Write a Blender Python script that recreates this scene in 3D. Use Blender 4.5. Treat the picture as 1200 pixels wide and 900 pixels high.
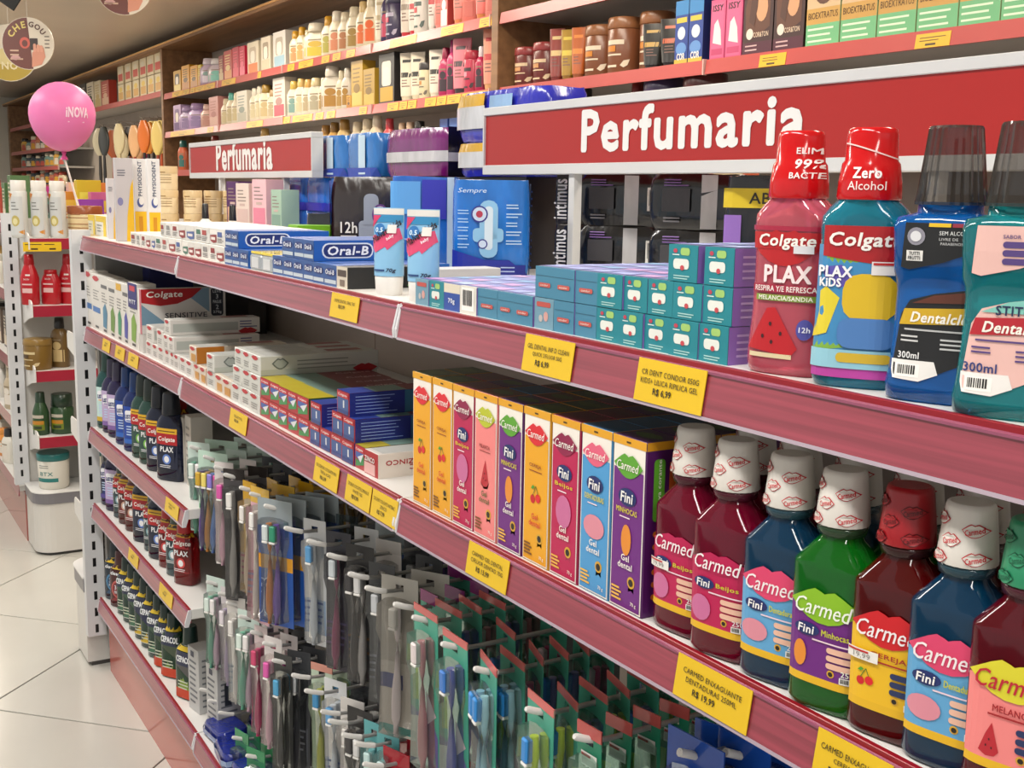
import bpy, math, random
from math import sin, cos, pi, radians
from mathutils import Vector, Matrix

random.seed(7)
for o in list(bpy.data.objects):
    bpy.data.objects.remove(o)
scene = bpy.context.scene
COL = scene.collection

# ------------------------------------------------------------------ camera
# X runs along the shelves towards the photographer, Y goes into the shelves, Z is up; metres.
CF, CYAW, CPITCH, CROLL = 1375.6, -1.0325, -0.1616, 0.0171
CPOS = Vector((3.383, -0.6422, 1.3977))
_fw = Vector((sin(CYAW) * cos(CPITCH), cos(CYAW) * cos(CPITCH), sin(CPITCH)))
_r0 = Vector((cos(CYAW), -sin(CYAW), 0))
_u0 = _r0.cross(_fw)
CR = cos(CROLL) * _r0 + sin(CROLL) * _u0
CU = -sin(CROLL) * _r0 + cos(CROLL) * _u0
CFW = _fw
cam_d = bpy.data.cameras.new('camera')
cam_d.sensor_width = 36.0
cam_d.lens = CF / 1200 * 36
cam_d.clip_start = 0.02
cam = bpy.data.objects.new('camera', cam_d)
m = Matrix((CR, CU, -CFW)).transposed().to_4x4()
m.translation = CPOS
cam.matrix_world = m
COL.objects.link(cam)
scene.camera = cam

# ------------------------------------------------------------------ world, lights, exposure
w = bpy.data.worlds.new('store_air')
scene.world = w
w.use_nodes = True
w.node_tree.nodes['Background'].inputs[0].default_value = (1.0, 0.98, 0.955, 1)
w.node_tree.nodes['Background'].inputs[1].default_value = 0.9


def area(name, loc, sx, sy, power, col):
    d = bpy.data.lights.new(name, 'AREA')
    d.shape = 'RECTANGLE'
    d.size, d.size_y = sx, sy
    d.energy = power
    d.color = col
    o = bpy.data.objects.new(name, d)
    o.location = loc
    COL.objects.link(o)
    return o


WARM, COOL = (1.0, 0.89, 0.74), (1.0, 0.975, 0.945)
LAMPS = [(-0.3, -0.75, COOL, 26), (1.3, -0.75, COOL, 26), (2.9, -0.75, COOL, 26), (4.6, -0.75, COOL, 22), (-2.2, -0.75, COOL, 26), (-5.2, -0.75, WARM, 30),
         (-9.4, 0.1, WARM, 90), (-6.2, 0.1, WARM, 80), (-3.0, 1.02, WARM, 27), (-1.2, 1.02, WARM, 22), (0.6, 1.02, WARM, 21), (2.4, 1.02, WARM, 20)]
CEIL_Z = 2.52
for lx, ly, lc, lp in LAMPS:
    area('ceiling_lamp_light', (lx, ly, CEIL_Z - 0.06), 1.15, 0.22, lp, lc)
scene.view_settings.view_transform = 'Standard'
scene.view_settings.look = 'None'
scene.view_settings.gamma = 1.0
scene.view_settings.use_curve_mapping = False
scene.view_settings.exposure = -0.34


# ------------------------------------------------------------------ pixel helpers (1200x900 frame -> a point on a known plane)
def xat(u, y, z):
    k = (u - 600) / CF
    a = CR - k * CFW
    return CPOS.x - ((y - CPOS.y) * a.y + (z - CPOS.z) * a.z) / a.x


def zat(v, x, y):
    k = (450 - v) / CF
    a = CU - k * CFW
    return CPOS.z - ((x - CPOS.x) * a.x + (y - CPOS.y) * a.y) / a.z


def _ray(u, v):
    return CFW + CR * ((u - 600) / CF) - CU * ((v - 450) / CF)


def onz(u, v, z):
    d = _ray(u, v)
    return CPOS + d * ((z - CPOS.z) / d.z)


def ony(u, v, y):
    d = _ray(u, v)
    return CPOS + d * ((y - CPOS.y) / d.y)


def onx(u, v, x):
    d = _ray(u, v)
    return CPOS + d * ((x - CPOS.x) / d.x)


def yat(u, x, z):
    k = (u - 600) / CF
    a = CR - k * CFW
    return CPOS.y - ((x - CPOS.x) * a.x + (z - CPOS.z) * a.z) / a.y


# ------------------------------------------------------------------ materials
def lin(h):
    h = h.lstrip('#')
    c = [int(h[i:i + 2], 16) / 255 for i in (0, 2, 4)]
    return tuple(x / 12.92 if x <= .04045 else ((x + .055) / 1.055) ** 2.4 for x in c) + (1,)


_M = {}


def M(col, kind='paper'):
    key = (col, kind)
    if key in _M:
        return _M[key]
    mt = bpy.data.materials.new(kind + '_' + col.strip('#'))
    mt.use_nodes = True
    nt = mt.node_tree
    b = nt.nodes['Principled BSDF']
    c = lin(col)
    b.inputs['Base Color'].default_value = c
    N, L = nt.nodes.new, nt.links.new

    def noise(scale, vec=(1, 1, 1), detail=3):
        tc = N('ShaderNodeTexCoord')
        mp = N('ShaderNodeMapping')
        mp.inputs['Scale'].default_value = vec
        n = N('ShaderNodeTexNoise')
        n.inputs['Scale'].default_value = scale
        n.inputs['Detail'].default_value = detail
        L(tc.outputs['Object'], mp.inputs[0])
        L(mp.outputs[0], n.inputs['Vector'])
        return n

    def vary(n, lo, hi, a=.3, bb=.7):
        r = N('ShaderNodeMapRange')
        r.inputs[1].default_value, r.inputs[2].default_value = a, bb
        r.inputs[3].default_value, r.inputs[4].default_value = lo, hi
        mx = N('ShaderNodeMix')
        mx.data_type = 'RGBA'
        mx.blend_type = 'MULTIPLY'
        mx.inputs[0].default_value = 1
        mx.inputs[6].default_value = c
        L(n.outputs['Fac'], r.inputs[0])
        L(r.outputs[0], mx.inputs[7])
        L(mx.outputs[2], b.inputs['Base Color'])

    def bump(n, st, dist=.002):
        bp = N('ShaderNodeBump')
        bp.inputs['Strength'].default_value = st
        bp.inputs['Distance'].default_value = dist
        L(n.outputs['Fac'], bp.inputs['Height'])
        L(bp.outputs[0], b.inputs['Normal'])

    b.inputs['Roughness'].default_value = {'paper': .42, 'plastic': .28, 'gloss': .12, 'metal': .35, 'print': .4}.get(kind, .4)
    if kind == 'paper':
        b.inputs['Coat Weight'].default_value = .15
        b.inputs['Coat Roughness'].default_value = .25
    elif kind == 'liquid':
        b.inputs['Roughness'].default_value = .06
        b.inputs['Transmission Weight'].default_value = .55
        b.inputs['IOR'].default_value = 1.36
        b.inputs['Coat Weight'].default_value = .25
        b.inputs['Coat Roughness'].default_value = .05
    elif kind == 'clear':
        nt.nodes.remove(b)
        tr = N('ShaderNodeBsdfTransparent')
        tr.inputs[0].default_value = c
        gl = N('ShaderNodeBsdfGlossy')
        gl.inputs['Roughness'].default_value = .07
        df = N('ShaderNodeBsdfDiffuse')
        df.inputs[0].default_value = c
        lw = N('ShaderNodeLayerWeight')
        lw.inputs[0].default_value = .28
        mp = N('ShaderNodeMapRange')
        mp.inputs[3].default_value, mp.inputs[4].default_value = .03, .75
        m1, m2 = N('ShaderNodeMixShader'), N('ShaderNodeMixShader')
        m1.inputs[0].default_value = .03
        L(tr.outputs[0], m1.inputs[1]); L(df.outputs[0], m1.inputs[2])
        L(lw.outputs['Fresnel'], mp.inputs[0]); L(mp.outputs[0], m2.inputs[0])
        L(m1.outputs[0], m2.inputs[1]); L(gl.outputs[0], m2.inputs[2])
        L(m2.outputs[0], nt.nodes['Material Output'].inputs['Surface'])
    elif kind == 'film':
        b.inputs['Roughness'].default_value = .2
        b.inputs['Coat Weight'].default_value = .5
        b.inputs['Coat Roughness'].default_value = .08
        n = noise(26, (1, 1, .35))
        bump(n, .8, .006)
        vary(n, .8, 1.15)
    elif kind == 'rail':
        b.inputs['Roughness'].default_value = .3
        b.inputs['Coat Weight'].default_value = .7
        b.inputs['Coat Roughness'].default_value = .18
        n = noise(4, (.8, 12, 50))
        vary(n, .8, 1.25)
    elif kind == 'enamel':
        b.inputs['Roughness'].default_value = .3
        n = noise(5)
        vary(n, .95, 1.03)
    elif kind == 'tile':
        b.inputs['Roughness'].default_value = .16
        b.inputs['Specular IOR Level'].default_value = .35
        n = noise(2.2, (1, 1, 1), 5)
        vary(n, .93, 1.03)
    elif kind == 'wood':
        b.inputs['Roughness'].default_value = .45
        n = noise(3, (.6, 8, 8), 6)
        vary(n, .72, 1.2)
    elif kind == 'ceiling':
        b.inputs['Roughness'].default_value = .3
        n = noise(1.1, (1, .5, 1), 2)
        vary(n, .93, 1.05)
    elif kind == 'balloon':
        b.inputs['Roughness'].default_value = .42
        b.inputs['Subsurface Weight'].default_value = .2
        b.inputs['Specular IOR Level'].default_value = .3
        vary(noise(3), .96, 1.04)
    elif kind in ('metal',):
        b.inputs['Metallic'].default_value = .6
        vary(noise(14), .93, 1.05)
    elif kind == 'glow':
        b.inputs['Emission Color'].default_value = c
        b.inputs['Emission Strength'].default_value = 6
    _M[key] = mt
    return mt


# ------------------------------------------------------------------ text outlines
_T = {}


def text_geo(s, bold=0.0, shear=0.0):
    key = (s, bold, shear)
    if key in _T:
        return _T[key]
    cu = bpy.data.curves.new('lettering', 'FONT')
    cu.body = s
    cu.size = 1
    cu.shear = shear
    cu.space_character = 1 + bold * 2.0
    cu.resolution_u = 2
    cu.dimensions = '2D'
    cu.fill_mode = 'FRONT'
    ob = bpy.data.objects.new('lettering', cu)
    me = ob.to_mesh()
    vs = [(v.co.x, v.co.y) for v in me.vertices]
    fs = [tuple(p.vertices) for p in me.polygons]
    ob.to_mesh_clear()
    bpy.data.objects.remove(ob)
    bpy.data.curves.remove(cu)
    if not vs:
        vs, fs = [(0, 0), (1, 0), (1, 1)], [(0, 1, 2)]
    x0, x1 = min(v[0] for v in vs), max(v[0] for v in vs)
    y0, y1 = min(v[1] for v in vs), max(v[1] for v in vs)
    g = ([((x - x0) / (x1 - x0), (y - y0) / (y1 - y0)) for x, y in vs], fs, (x1 - x0) / (y1 - y0))
    _T[key] = g
    return g


# ------------------------------------------------------------------ mesh builder
class MB:
    def __init__(s):
        s.v, s.f, s.mi, s.mats, s.sm = [], [], [], [], []

    def _m(s, mat):
        if isinstance(mat, str):
            mat = M(mat)
        if mat not in s.mats:
            s.mats.append(mat)
        return s.mats.index(mat)

    def add(s, vs, fs, mat, smooth=False):
        o = len(s.v)
        s.v += [tuple(v) for v in vs]
        i = s._m(mat)
        for f in fs:
            s.f.append(tuple(o + k for k in f))
            s.mi.append(i)
            s.sm.append(smooth)
        return s

    def box(s, x0, x1, y0, y1, z0, z1, mat, c=0.0):
        if c <= 0:
            vs = [(x, y, z) for z in (z0, z1) for y in (y0, y1) for x in (x0, x1)]
            return s.add(vs, [(0, 2, 3, 1), (4, 5, 7, 6), (0, 1, 5, 4), (2, 6, 7, 3), (0, 4, 6, 2), (1, 3, 7, 5)], mat)
        # chamfered: three rings top/bottom
        def ring(d, z):
            return [(x0 + d + c * 0, y0 + c, z), (x0 + c, y0 + d, z), (x1 - c, y0 + d, z), (x1 - d, y0 + c, z), (x1 - d, y1 - c, z), (x1 - c, y1 - d, z), (x0 + c, y1 - d, z), (x0 + d, y1 - c, z)]
        def inset(z):
            return [(x0 + c, y0 + c, z)] * 2 + [(x1 - c, y0 + c, z)] * 2 + [(x1 - c, y1 - c, z)] * 2 + [(x0 + c, y1 - c, z)] * 2
        a, b = ring(0, z0 + c), ring(0, z1 - c)
        vs = a + b + [(x0 + c, y0 + c, z0), (x1 - c, y0 + c, z0), (x1 - c, y1 - c, z0), (x0 + c, y1 - c, z0), (x0 + c, y0 + c, z1), (x1 - c, y0 + c, z1), (x1 - c, y1 - c, z1), (x0 + c, y1 - c, z1)]
        fs = [(i, (i + 1) % 8, 8 + (i + 1) % 8, 8 + i) for i in range(8)]
        for base, cap, flip in ((0, 16, 1), (8, 20, 0)):
            for k, (p, q, r, t) in enumerate(((1, 2, 0, 1), (3, 4, 1, 2), (5, 6, 2, 3), (7, 0, 3, 0))):
                f = (base + p, base + q, cap + t, cap + r)
                fs.append(f[::-1] if flip else f)
            for p, q, r in ((0, 1, 0), (2, 3, 1), (4, 5, 2), (6, 7, 3)):
                f = (base + p, base + q, cap + r)
                fs.append(f[::-1] if flip else f)
            f = (cap, cap + 1, cap + 2, cap + 3)
            fs.append(f[::-1] if flip else f)
        return s.add(vs, fs, mat)

    def loft(s, rings, mat, smooth=True, cap0=True, cap1=True):
        n = len(rings[0])
        vs = [p for r in rings for p in r]
        fs = []
        for k in range(len(rings) - 1):
            for i in range(n):
                j = (i + 1) % n
                fs.append((k * n + i, k * n + j, (k + 1) * n + j, (k + 1) * n + i))
        s.add(vs, fs, mat, smooth)
        if cap0:
            s.add(rings[0][::-1], [tuple(range(n))], mat)
        if cap1:
            s.add(rings[-1], [tuple(range(n))], mat)
        return s

    def tube(s, pts, r, mat, n=8, smooth=True, flat=1.0):
        pts = [Vector(p) for p in pts]
        rings = []
        for i, p in enumerate(pts):
            d = (pts[min(i + 1, len(pts) - 1)] - pts[max(i - 1, 0)]).normalized()
            a = d.cross(Vector((0, 0, 1)))
            if a.length < .01:
                a = Vector((1, 0, 0))
            a.normalize()
            b = a.cross(d)
            rr = r[i] if isinstance(r, (list, tuple)) else r
            rings.append([tuple(p + a * (rr * cos(t)) + b * (rr * flat * sin(t))) for t in [2 * pi * k / n for k in range(n)]])
        return s.loft(rings[::-1] if False else rings, mat, smooth)

    def mesh(s, name):
        me = bpy.data.meshes.new(name)
        me.from_pydata(s.v, [], s.f)
        for mt in s.mats:
            me.materials.append(mt)
        me.polygons.foreach_set('material_index', s.mi)
        me.polygons.foreach_set('use_smooth', s.sm)
        me.update()
        return me


def sup(hx, hy, n, z, N=24, ox=0, oy=0):
    out = []
    for k in range(N):
        t = 2 * pi * k / N
        c, q = cos(t), sin(t)
        out.append((ox + hx * math.copysign(abs(c) ** (2 / n), c), oy + hy * math.copysign(abs(q) ** (2 / n), q), z))
    return out


# printing on surfaces: surf(s, t, off) -> point
EPS = .00035


class Print:
    def __init__(s, mb, surf, nx=1):
        s.mb, s.surf, s.nx = mb, surf, nx

    def poly(s, pts, col, lay=1):
        if s.nx <= 1:
            s.mb.add([s.surf(a, b, EPS * lay) for a, b in pts], [tuple(range(len(pts)))], col)
            return
        # curved surface: cut into narrow upright strips so the print follows the bulge
        x0, x1 = min(p[0] for p in pts), max(p[0] for p in pts)
        n = max(1, int(s.nx * (x1 - x0) / .06 + .5))
        z0, z1 = min(p[1] for p in pts), max(p[1] for p in pts)
        mz = 1 if z1 - z0 < .02 else int((z1 - z0) / .014)

        def clip(poly, ax, lim, keep):
            out = []
            for p, q in zip(poly, poly[1:] + poly[:1]):
                ip, iq = (p[ax] - lim) * keep >= 0, (q[ax] - lim) * keep >= 0
                if ip:
                    out.append(p)
                if ip != iq:
                    t = (lim - p[ax]) / (q[ax] - p[ax])
                    out.append((p[0] + t * (q[0] - p[0]), p[1] + t * (q[1] - p[1])))
            return out
        for i in range(n):
            a = clip(list(pts), 0, x0 + (x1 - x0) * i / n, 1)
            if len(a) > 2:
                a = clip(a, 0, x0 + (x1 - x0) * (i + 1) / n, -1)
            if len(a) < 3:
                continue
            for j in range(mz):
                b = clip(a, 1, z0 + (z1 - z0) * j / mz, 1) if mz > 1 else a
                if len(b) > 2 and mz > 1:
                    b = clip(b, 1, z0 + (z1 - z0) * (j + 1) / mz, -1)
                if len(b) > 2:
                    s.mb.add([s.surf(p, q, EPS * lay) for p, q in b], [tuple(range(len(b)))], col)

    def rect(s, x0, x1, z0, z1, col, lay=1):
        n = s.nx
        vs, fs = [], []
        for i in range(n + 1):
            x = x0 + (x1 - x0) * i / n
            vs += [s.surf(x, z0, EPS * lay), s.surf(x, z1, EPS * lay)]
        for i in range(n):
            fs.append((2 * i, 2 * i + 2, 2 * i + 3, 2 * i + 1))
        s.mb.add(vs, fs, col)

    def ell(s, cx, cz, rx, rz, col, lay=2, n=16):
        s.fan([(cx + rx * cos(2 * pi * k / n), cz + rz * sin(2 * pi * k / n)) for k in range(n)], (cx, cz), col, lay)

    def fan(s, pts, c, col, lay=2):
        s.poly(list(pts), col, lay)

    def rrect(s, x0, x1, z0, z1, r, col, lay=2):
        pts = []
        for cx, cz, a0 in ((x1 - r, z1 - r, 0), (x0 + r, z1 - r, 90), (x0 + r, z0 + r, 180), (x1 - r, z0 + r, 270)):
            for k in range(4):
                a = radians(a0 + 30 * k)
                pts.append((cx + r * cos(a), cz + r * sin(a)))
        s.fan(pts, ((x0 + x1) / 2, (z0 + z1) / 2), col, lay)

    def lips(s, cx, cz, w, h, col, lay=2):
        up = [(-1, .1), (-.75, .45), (-.5, .78), (-.28, 1), (-.1, .88), (0, .78), (.1, .88), (.28, 1), (.5, .78), (.75, .45), (1, .1)]
        dn = [(.75, -.35), (.45, -.75), (.15, -.95), (-.15, -.95), (-.45, -.75), (-.75, -.35)]
        s.fan([(cx + a * w / 2, cz + b * h / 2) for a, b in up[::-1] + dn[::-1]], (cx, cz), col, lay)

    def text(s, t, x, z, h, col, lay=3, bold=.02, shear=0, w=None, center=False, rot=0, aspect=None):
        g, fs, asp = text_geo(t, bold, shear)
        W = w if w else asp * h * (aspect or 1)
        x0, z0 = (x - W / 2, z - h / 2) if center else (x, z)
        cr, sr = cos(rot), sin(rot)
        vs = []
        for a, b in g:
            dx, dz = (a * W, b * h)
            if center:
                dx -= W / 2; dz -= h / 2
                px, pz = x + dx * cr - dz * sr, z + dx * sr + dz * cr
            else:
                px, pz = x + dx * cr - dz * sr, z + dx * sr + dz * cr
            vs.append((px, pz))
        b = bold * .75 * h
        for i, (ox, oz) in enumerate([(b * 1.2 * cos(pi * q / 6), b * 1.2 * sin(pi * q / 6)) for q in range(12)] if bold >= .05 else ((-b, -b), (b, -b), (-b, b), (b, b)) if bold >= .02 else ((-b, 0), (b, 0)) if bold > .005 else ((0, 0),)):
            s.mb.add([s.surf(p + ox, q + oz, EPS * (lay + .1 * i)) for p, q in vs], fs, col)

    def lines(s, x0, x1, z1, n, gap, th, col, lay=2, seed=0):
        rn = random.Random(seed)
        for k in range(n):
            e = x1 - (x1 - x0) * rn.random() * .35
            s.rect(x0, e, z1 - k * gap - th, z1 - k * gap, col, lay)

    def bars(s, x0, x1, z0, z1, lay=2, seed=1):
        s.rect(x0, x1, z0, z1, '#f2f0ea', lay)
        rn = random.Random(seed)
        W = x1 - x0
        x = x0 + W * .1
        while x < x1 - W * .12:
            b = W * rn.choice((.03, .05, .07))
            s.rect(x, x + b, z0 + (z1 - z0) * .22, z1 - (z1 - z0) * .1, '#1c1c1c', lay + 1)
            x += b + W * rn.choice((.03, .045))


def s_front(y=0):
    return lambda a, b, o: (a, y - o, b)


def s_right(x):
    return lambda a, b, o: (x + o, a, b)


def s_top(z):
    return lambda a, b, o: (a, b, z + o)


# ------------------------------------------------------------------ things and parts
def tag(o, label, cat, group=None):
    o['label'] = label
    o['category'] = cat
    if group:
        o['group'] = group
    return o


def thing(name, label, cat, loc=(0, 0, 0), rz=0.0, group=None, rx=0.0, ry=0.0):
    o = bpy.data.objects.new(name, None)
    o.empty_display_size = .05
    o.location = loc
    o.rotation_euler = (rx, ry, rz)
    COL.objects.link(o)
    return tag(o, label, cat, group)


def part(name, mesh, parent, loc=None, label=None):
    if isinstance(mesh, MB):
        mesh = mesh.mesh(name)
    o = bpy.data.objects.new(name, mesh)
    o.parent = parent
    if loc:
        o.location = loc
    COL.objects.link(o)
    if label:
        o['label'] = label
    return o


def put(tpl, name, label, cat, loc, rz=0.0, group=None, rx=0.0, ry=0.0):
    """tpl: list of (part name, mesh, [sub-parts])"""
    t = thing(name, label, cat, loc, rz, group, rx, ry)
    for pn, me, subs in tpl:
        p = part(pn, me, t)
        for sn, sme in subs:
            part(sn, sme, p)
    return t


def struct(name, mb, mat=None):
    o = bpy.data.objects.new(name, mb.mesh(name))
    o['kind'] = 'structure'
    COL.objects.link(o)
    return o


ORD = ['first', 'second', 'third', 'fourth', 'fifth', 'sixth', 'seventh', 'eighth', 'ninth', 'tenth', 'eleventh', 'twelfth', 'thirteenth', 'fourteenth', 'fifteenth',
       'sixteenth', 'seventeenth', 'eighteenth', 'nineteenth', 'twentieth'] + ['%d%s' % (k, {1: 'st', 2: 'nd', 3: 'rd'}.get(k % 10, 'th')) for k in range(21, 60)]

ZA, ZB, ZC, ZD, ZE = 1.2604, 1.0112, .7279, .5072, .2273
L1, L2, A2, A3 = .983, 1.083, -.0164, .0062


def fy(x):
    if x < L1:
        return 0.0
    if x < L1 + L2:
        return (x - L1) * A2
    return L2 * A2 + (x - L1 - L2) * A3

# ================================================================== the room
GROUT, TILE = M('#4c4842', 'paper'), M('#c6c4bc', 'tile')
fl = MB().box(-14, 6, -4, 2.2, -.05, -.003, GROUT)
floor = struct('floor', fl)
STEP = .865
tb = MB()
hd = STEP / math.sqrt(2) / 2 - .0026
tb.box(-hd, hd, -hd, hd, -.012, 0, TILE, .0012)
tile_me = tb.mesh('tile')
for i in range(-16, 8):
    for j in range(-12, 10):
        a, b = .419 + STEP * (i + .5), -.225 + STEP * (j + .5)
        x, y = (a + b) / 2, (b - a) / 2
        if -8.2 < x < 4.6 and -2.6 < y < 1.8 and not (.62 < y < 1.0 and x > -1):
            o = part('tile', tile_me, floor, (x, y, 0))
            o.rotation_euler.z = pi / 4
struct('ceiling', MB().box(-14, 6, -4, 2.2, CEIL_Z, CEIL_Z + .05, M('#d9cdbb', 'ceiling')))
struct('wall_rear', MB().box(-14, 6, 2.06, 2.16, 0, CEIL_Z, M('#c9beb0', 'enamel')))
struct('wall_far', MB().box(-14.1, -13.7, -4, 2.2, 0, CEIL_Z, M('#d9d4c8', 'enamel')))
for k, (lx, ly, lc, lp) in enumerate(LAMPS):
    o = thing('ceiling_lamp', '%s recessed strip lamp counted along the ceiling, %s aisle' % (ORD[k % 6], 'front' if k < 6 else 'rear'), 'lamp', (lx, ly, CEIL_Z), 0, 'ceiling strip lamps')
    part('frame', MB().box(-.62, .62, -.15, .15, -.012, 0, M('#e8e6e0', 'enamel')), o)
    part('diffuser', MB().box(-.58, .58, -.12, .12, -.018, -.012, M('#fff4e0', 'glow')), o)

# ================================================================== main gondola
WHITE, RED, RAILM = M('#dcdad6', 'enamel'), M('#8c1020', 'enamel'), M('#8f3745', 'rail')
LIP, GREY, PANEL = M('#a99aa6', 'gloss'), M('#8e8c88', 'enamel'), M('#c8b8ac', 'enamel')
SLOT_SHADE = M('#161618', 'enamel')
MODS = [(0.0, 0.0, L1, 0.0), (L1, 0.0, L2, A2), (L1 + L2 * cos(A2), L2 * sin(A2), 1.12, A3)]


def upright(parent, x, yc, z0, z1, first, pitch=.05, w=.052, d=.03, slot=(.0095, .026)):
    mb = MB()
    wt = M('#d3d4d6', 'enamel')
    sy, sz = slot
    # slotted face towards +X with real holes, channel behind
    y0, y1 = yc - w / 2, yc + w / 2
    mb.box(x - .002, x, y0, yc - sy / 2, z0, z1, wt)
    mb.box(x - .002, x, yc + sy / 2, y1, z0, z1, wt)
    zz, top = first, z1
    edges = []
    while zz - sz / 2 > z0:
        edges.append((zz + sz / 2, top))
        top = zz - sz / 2
        zz -= pitch
    edges.append((z0, top))
    for a, b in edges:
        if b > a:
            mb.box(x - .002, x, yc - sy / 2, yc + sy / 2, a, b, wt)
    mb.box(x - d, x - .002, y0, y0 + .002, z0, z1, wt)
    mb.box(x - d, x - .002, y1 - .002, y1, z0, z1, wt)
    mb.box(x - d - .002, x - d, y0, y1, z0, z1, wt)
    mb.box(x - .012, x - .010, y0 + .003, y1 - .003, z0, z1, SLOT_SHADE)  # near-black sheet inside the white channel: shade behind the slots, put in as colour
    mb.box(x - d, x, y0, y1, z1, z1 + .004, wt)
    return part('upright', mb, parent)


gf = thing('gondola_frame', 'white slotted steel frame carrying the long toothpaste gondola', 'gondola')
upright(gf, -.032, .002, .10, 1.272, 1.2225)
for k, (mx, my, ml, ma) in enumerate(MODS):
    p = part('back_panel', MB().box(0, ml, .43, .44, .0, ZA - .03, PANEL), gf, (mx, my, 0))
    p.rotation_euler.z = ma
    p = part('kick_panel', MB().box(.001, ml - .001, .028, .04, .0, ZE - .045, M('#c06a60', 'gloss')), gf, (mx, my, 0))
    p.rotation_euler.z = ma
part('end_panel', MB().box(-.030, -.004, .032, .86, .06, 1.255, M('#8b8985', 'enamel')), gf)
part('post', MB().box(3.1, 3.14, .44, .5, 0, 1.2, WHITE), gf)


def shelf_unit(lvl, mod, z, depth, word, yoff=0.0):
    mx, my, ml, ma = MODS[mod]
    t = thing('shelf', 'white metal shelf with dusty red price rail, %s level, %s bay' % (word, ('far', 'middle', 'near')[mod]), 'shelf', (mx, my + yoff, z), ma, 'shelves of the toothpaste gondola')
    part('board', MB().box(.002, ml - .002, .004, depth, -.022, 0, WHITE, .001), t)
    e = part('front_edge', MB().box(.003, ml - .003, -.001, .0045, -.03, .001, RED, .0005), t)
    rh = .043 if mod else .038
    prof = [(-.0015, -.0045), (-.0022, -.0048), (-.0085, -rh), (-.0075, -rh - .0012), (-.0055, -rh), (-.0005, -.006)]
    x0, x1 = .006, ml - .006
    mb = MB().loft([[(x, a, b) for a, b in prof] for x in (x1, x0)], RAILM, False)
    r = part('price_rail', mb, t)
    mb = MB().loft([[(x, a, b) for a, b in ((-.009, -rh + .0018), (-.0095, -rh - .0012), (-.0065, -rh - .002), (-.006, -rh + .001))] for x in (x1, x0)], LIP, False)
    part('rail_lip', mb, r)
    mb = MB().loft([[(x, a, b) for a, b in ((-.001, -.0035), (-.004, -.0045), (-.004, -.0065), (-.001, -.007))] for x in (x1, x0)], M('#8f4a63', 'gloss'), False)
    part('rail_groove', mb, r)
    for x in (0.0012, ml - .0062):
        mb = MB().loft([[(xx, a, b) for a, b in ((.004, .0005), (-.002, -.002), (-.0095, -rh * .75), (-.009, -rh), (-.002, -rh), (.004, -.02))] for xx in (x + .005, x)], M('#cfcfd2', 'plastic'), False)
        part('rail_end', mb, t)
    if lvl in 'BCD':
        for x in (.004, ml - .010):
            mb = MB().loft([[(xx, a, b) for a, b in ((.02, -.022), (depth, -.022), (depth, -.075), (depth - .03, -.075))] for xx in (x + .005, x)], WHITE, False)
            part('bracket', mb, t)
    return t


for mod in range(3):
    shelf_unit('A', mod, ZA, .86, 'top')
    shelf_unit('B', mod, ZB, .425, 'second')
    shelf_unit('E', mod, ZE, .425, 'bottom', .007)
shelf_unit('C', 0, ZC, .425, 'third')
shelf_unit('D', 0, ZD, .425, 'fourth')


# ---- end caps
def end_cap(x_back, shelves, label, side_label, y0, y1, depth, base_top, items_rail=True):
    t = thing('end_cap_frame', label, 'gondola', (0, 0, 0))
    xf = x_back + depth
    if depth < 0:
        lo, hi = xf, x_back
    else:
        lo, hi = x_back, xf
    mb = MB()
    # plinth with a rounded front corner
    def plinth(z0, z1, mat, grow=0.0):
        pts = []
        r = .07
        s = 1 if depth > 0 else -1
        xe = xf + s * grow
        cx = xe - s * r
        pts.append((x_back, y0 - grow))
        for k in range(7):
            a = radians(90 - 15 * k)
            pts.append((cx + s * r * cos(a), y0 - grow + r - r * sin(a)))
        for k in range(7):
            a = radians(15 * k)
            pts.append((cx + s * r * cos(a), y1 + grow - r + r * sin(a)))
        pts.append((x_back, y1 + grow))
        rings = [[(px, py, z) for px, py in pts] for z in (z0, z1)]
        if s < 0:
            rings = [r_[::-1] for r_ in rings]
        mb = MB().loft(rings, mat, False)
        return mb
    part('plinth', plinth(.012, base_top - .045, M('#d5d2cc', 'enamel')), t)
    part('plinth_foot', plinth(0, .012, M('#3c3a38', 'enamel'), -.01), t)
    part('plinth_band', plinth(base_top - .045, base_top - .004, M('#77757a', 'enamel'), .004), t)
    part('plinth_top', plinth(base_top - .004, base_top, M('#e2e1de', 'enamel'), .006), t)
    return t


# far gondola (collinear, beyond the cross aisle) with the end cap that faces the camera
FX = -1.42
FAR_SH = [(1.203, 'top'), (.955, 'second'), (.712, 'third'), (.460, 'fourth')]
FBASE = .248
fe = end_cap(FX, None, 'white end cap frame of the farther gondola with grey banded plinth', '', .02, .86, .21, FBASE)
upright(fe, FX, .008, .24, 1.285, 1.236)
part('back_panel', MB().box(FX - .04, FX - .012, .035, .85, .2, 1.27, M('#c3c0ba', 'enamel')), fe)
for z, wd in FAR_SH:
    t = thing('shelf', 'end cap shelf with red front edge, %s level of the farther gondola' % wd, 'shelf', (0, 0, z), 0, 'end cap shelves')
    part('board', MB().box(FX, FX + .2, .045, .85, -.02, 0, WHITE, .001), t)
    part('front_edge', MB().box(FX + .2, FX + .208, .045, .85, -.04, 0, M('#9c2236', 'enamel'), .0008), t)
    mb = MB().loft([[(a, yy, b) for a, b in ((FX, -.085), (FX + .12, -.055), (FX + .212, -.04), (FX + .212, .01), (FX + .19, .02), (FX, .02))] for yy in (.045, .040)], WHITE, False)
    part('side_bracket', mb, t)
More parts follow.
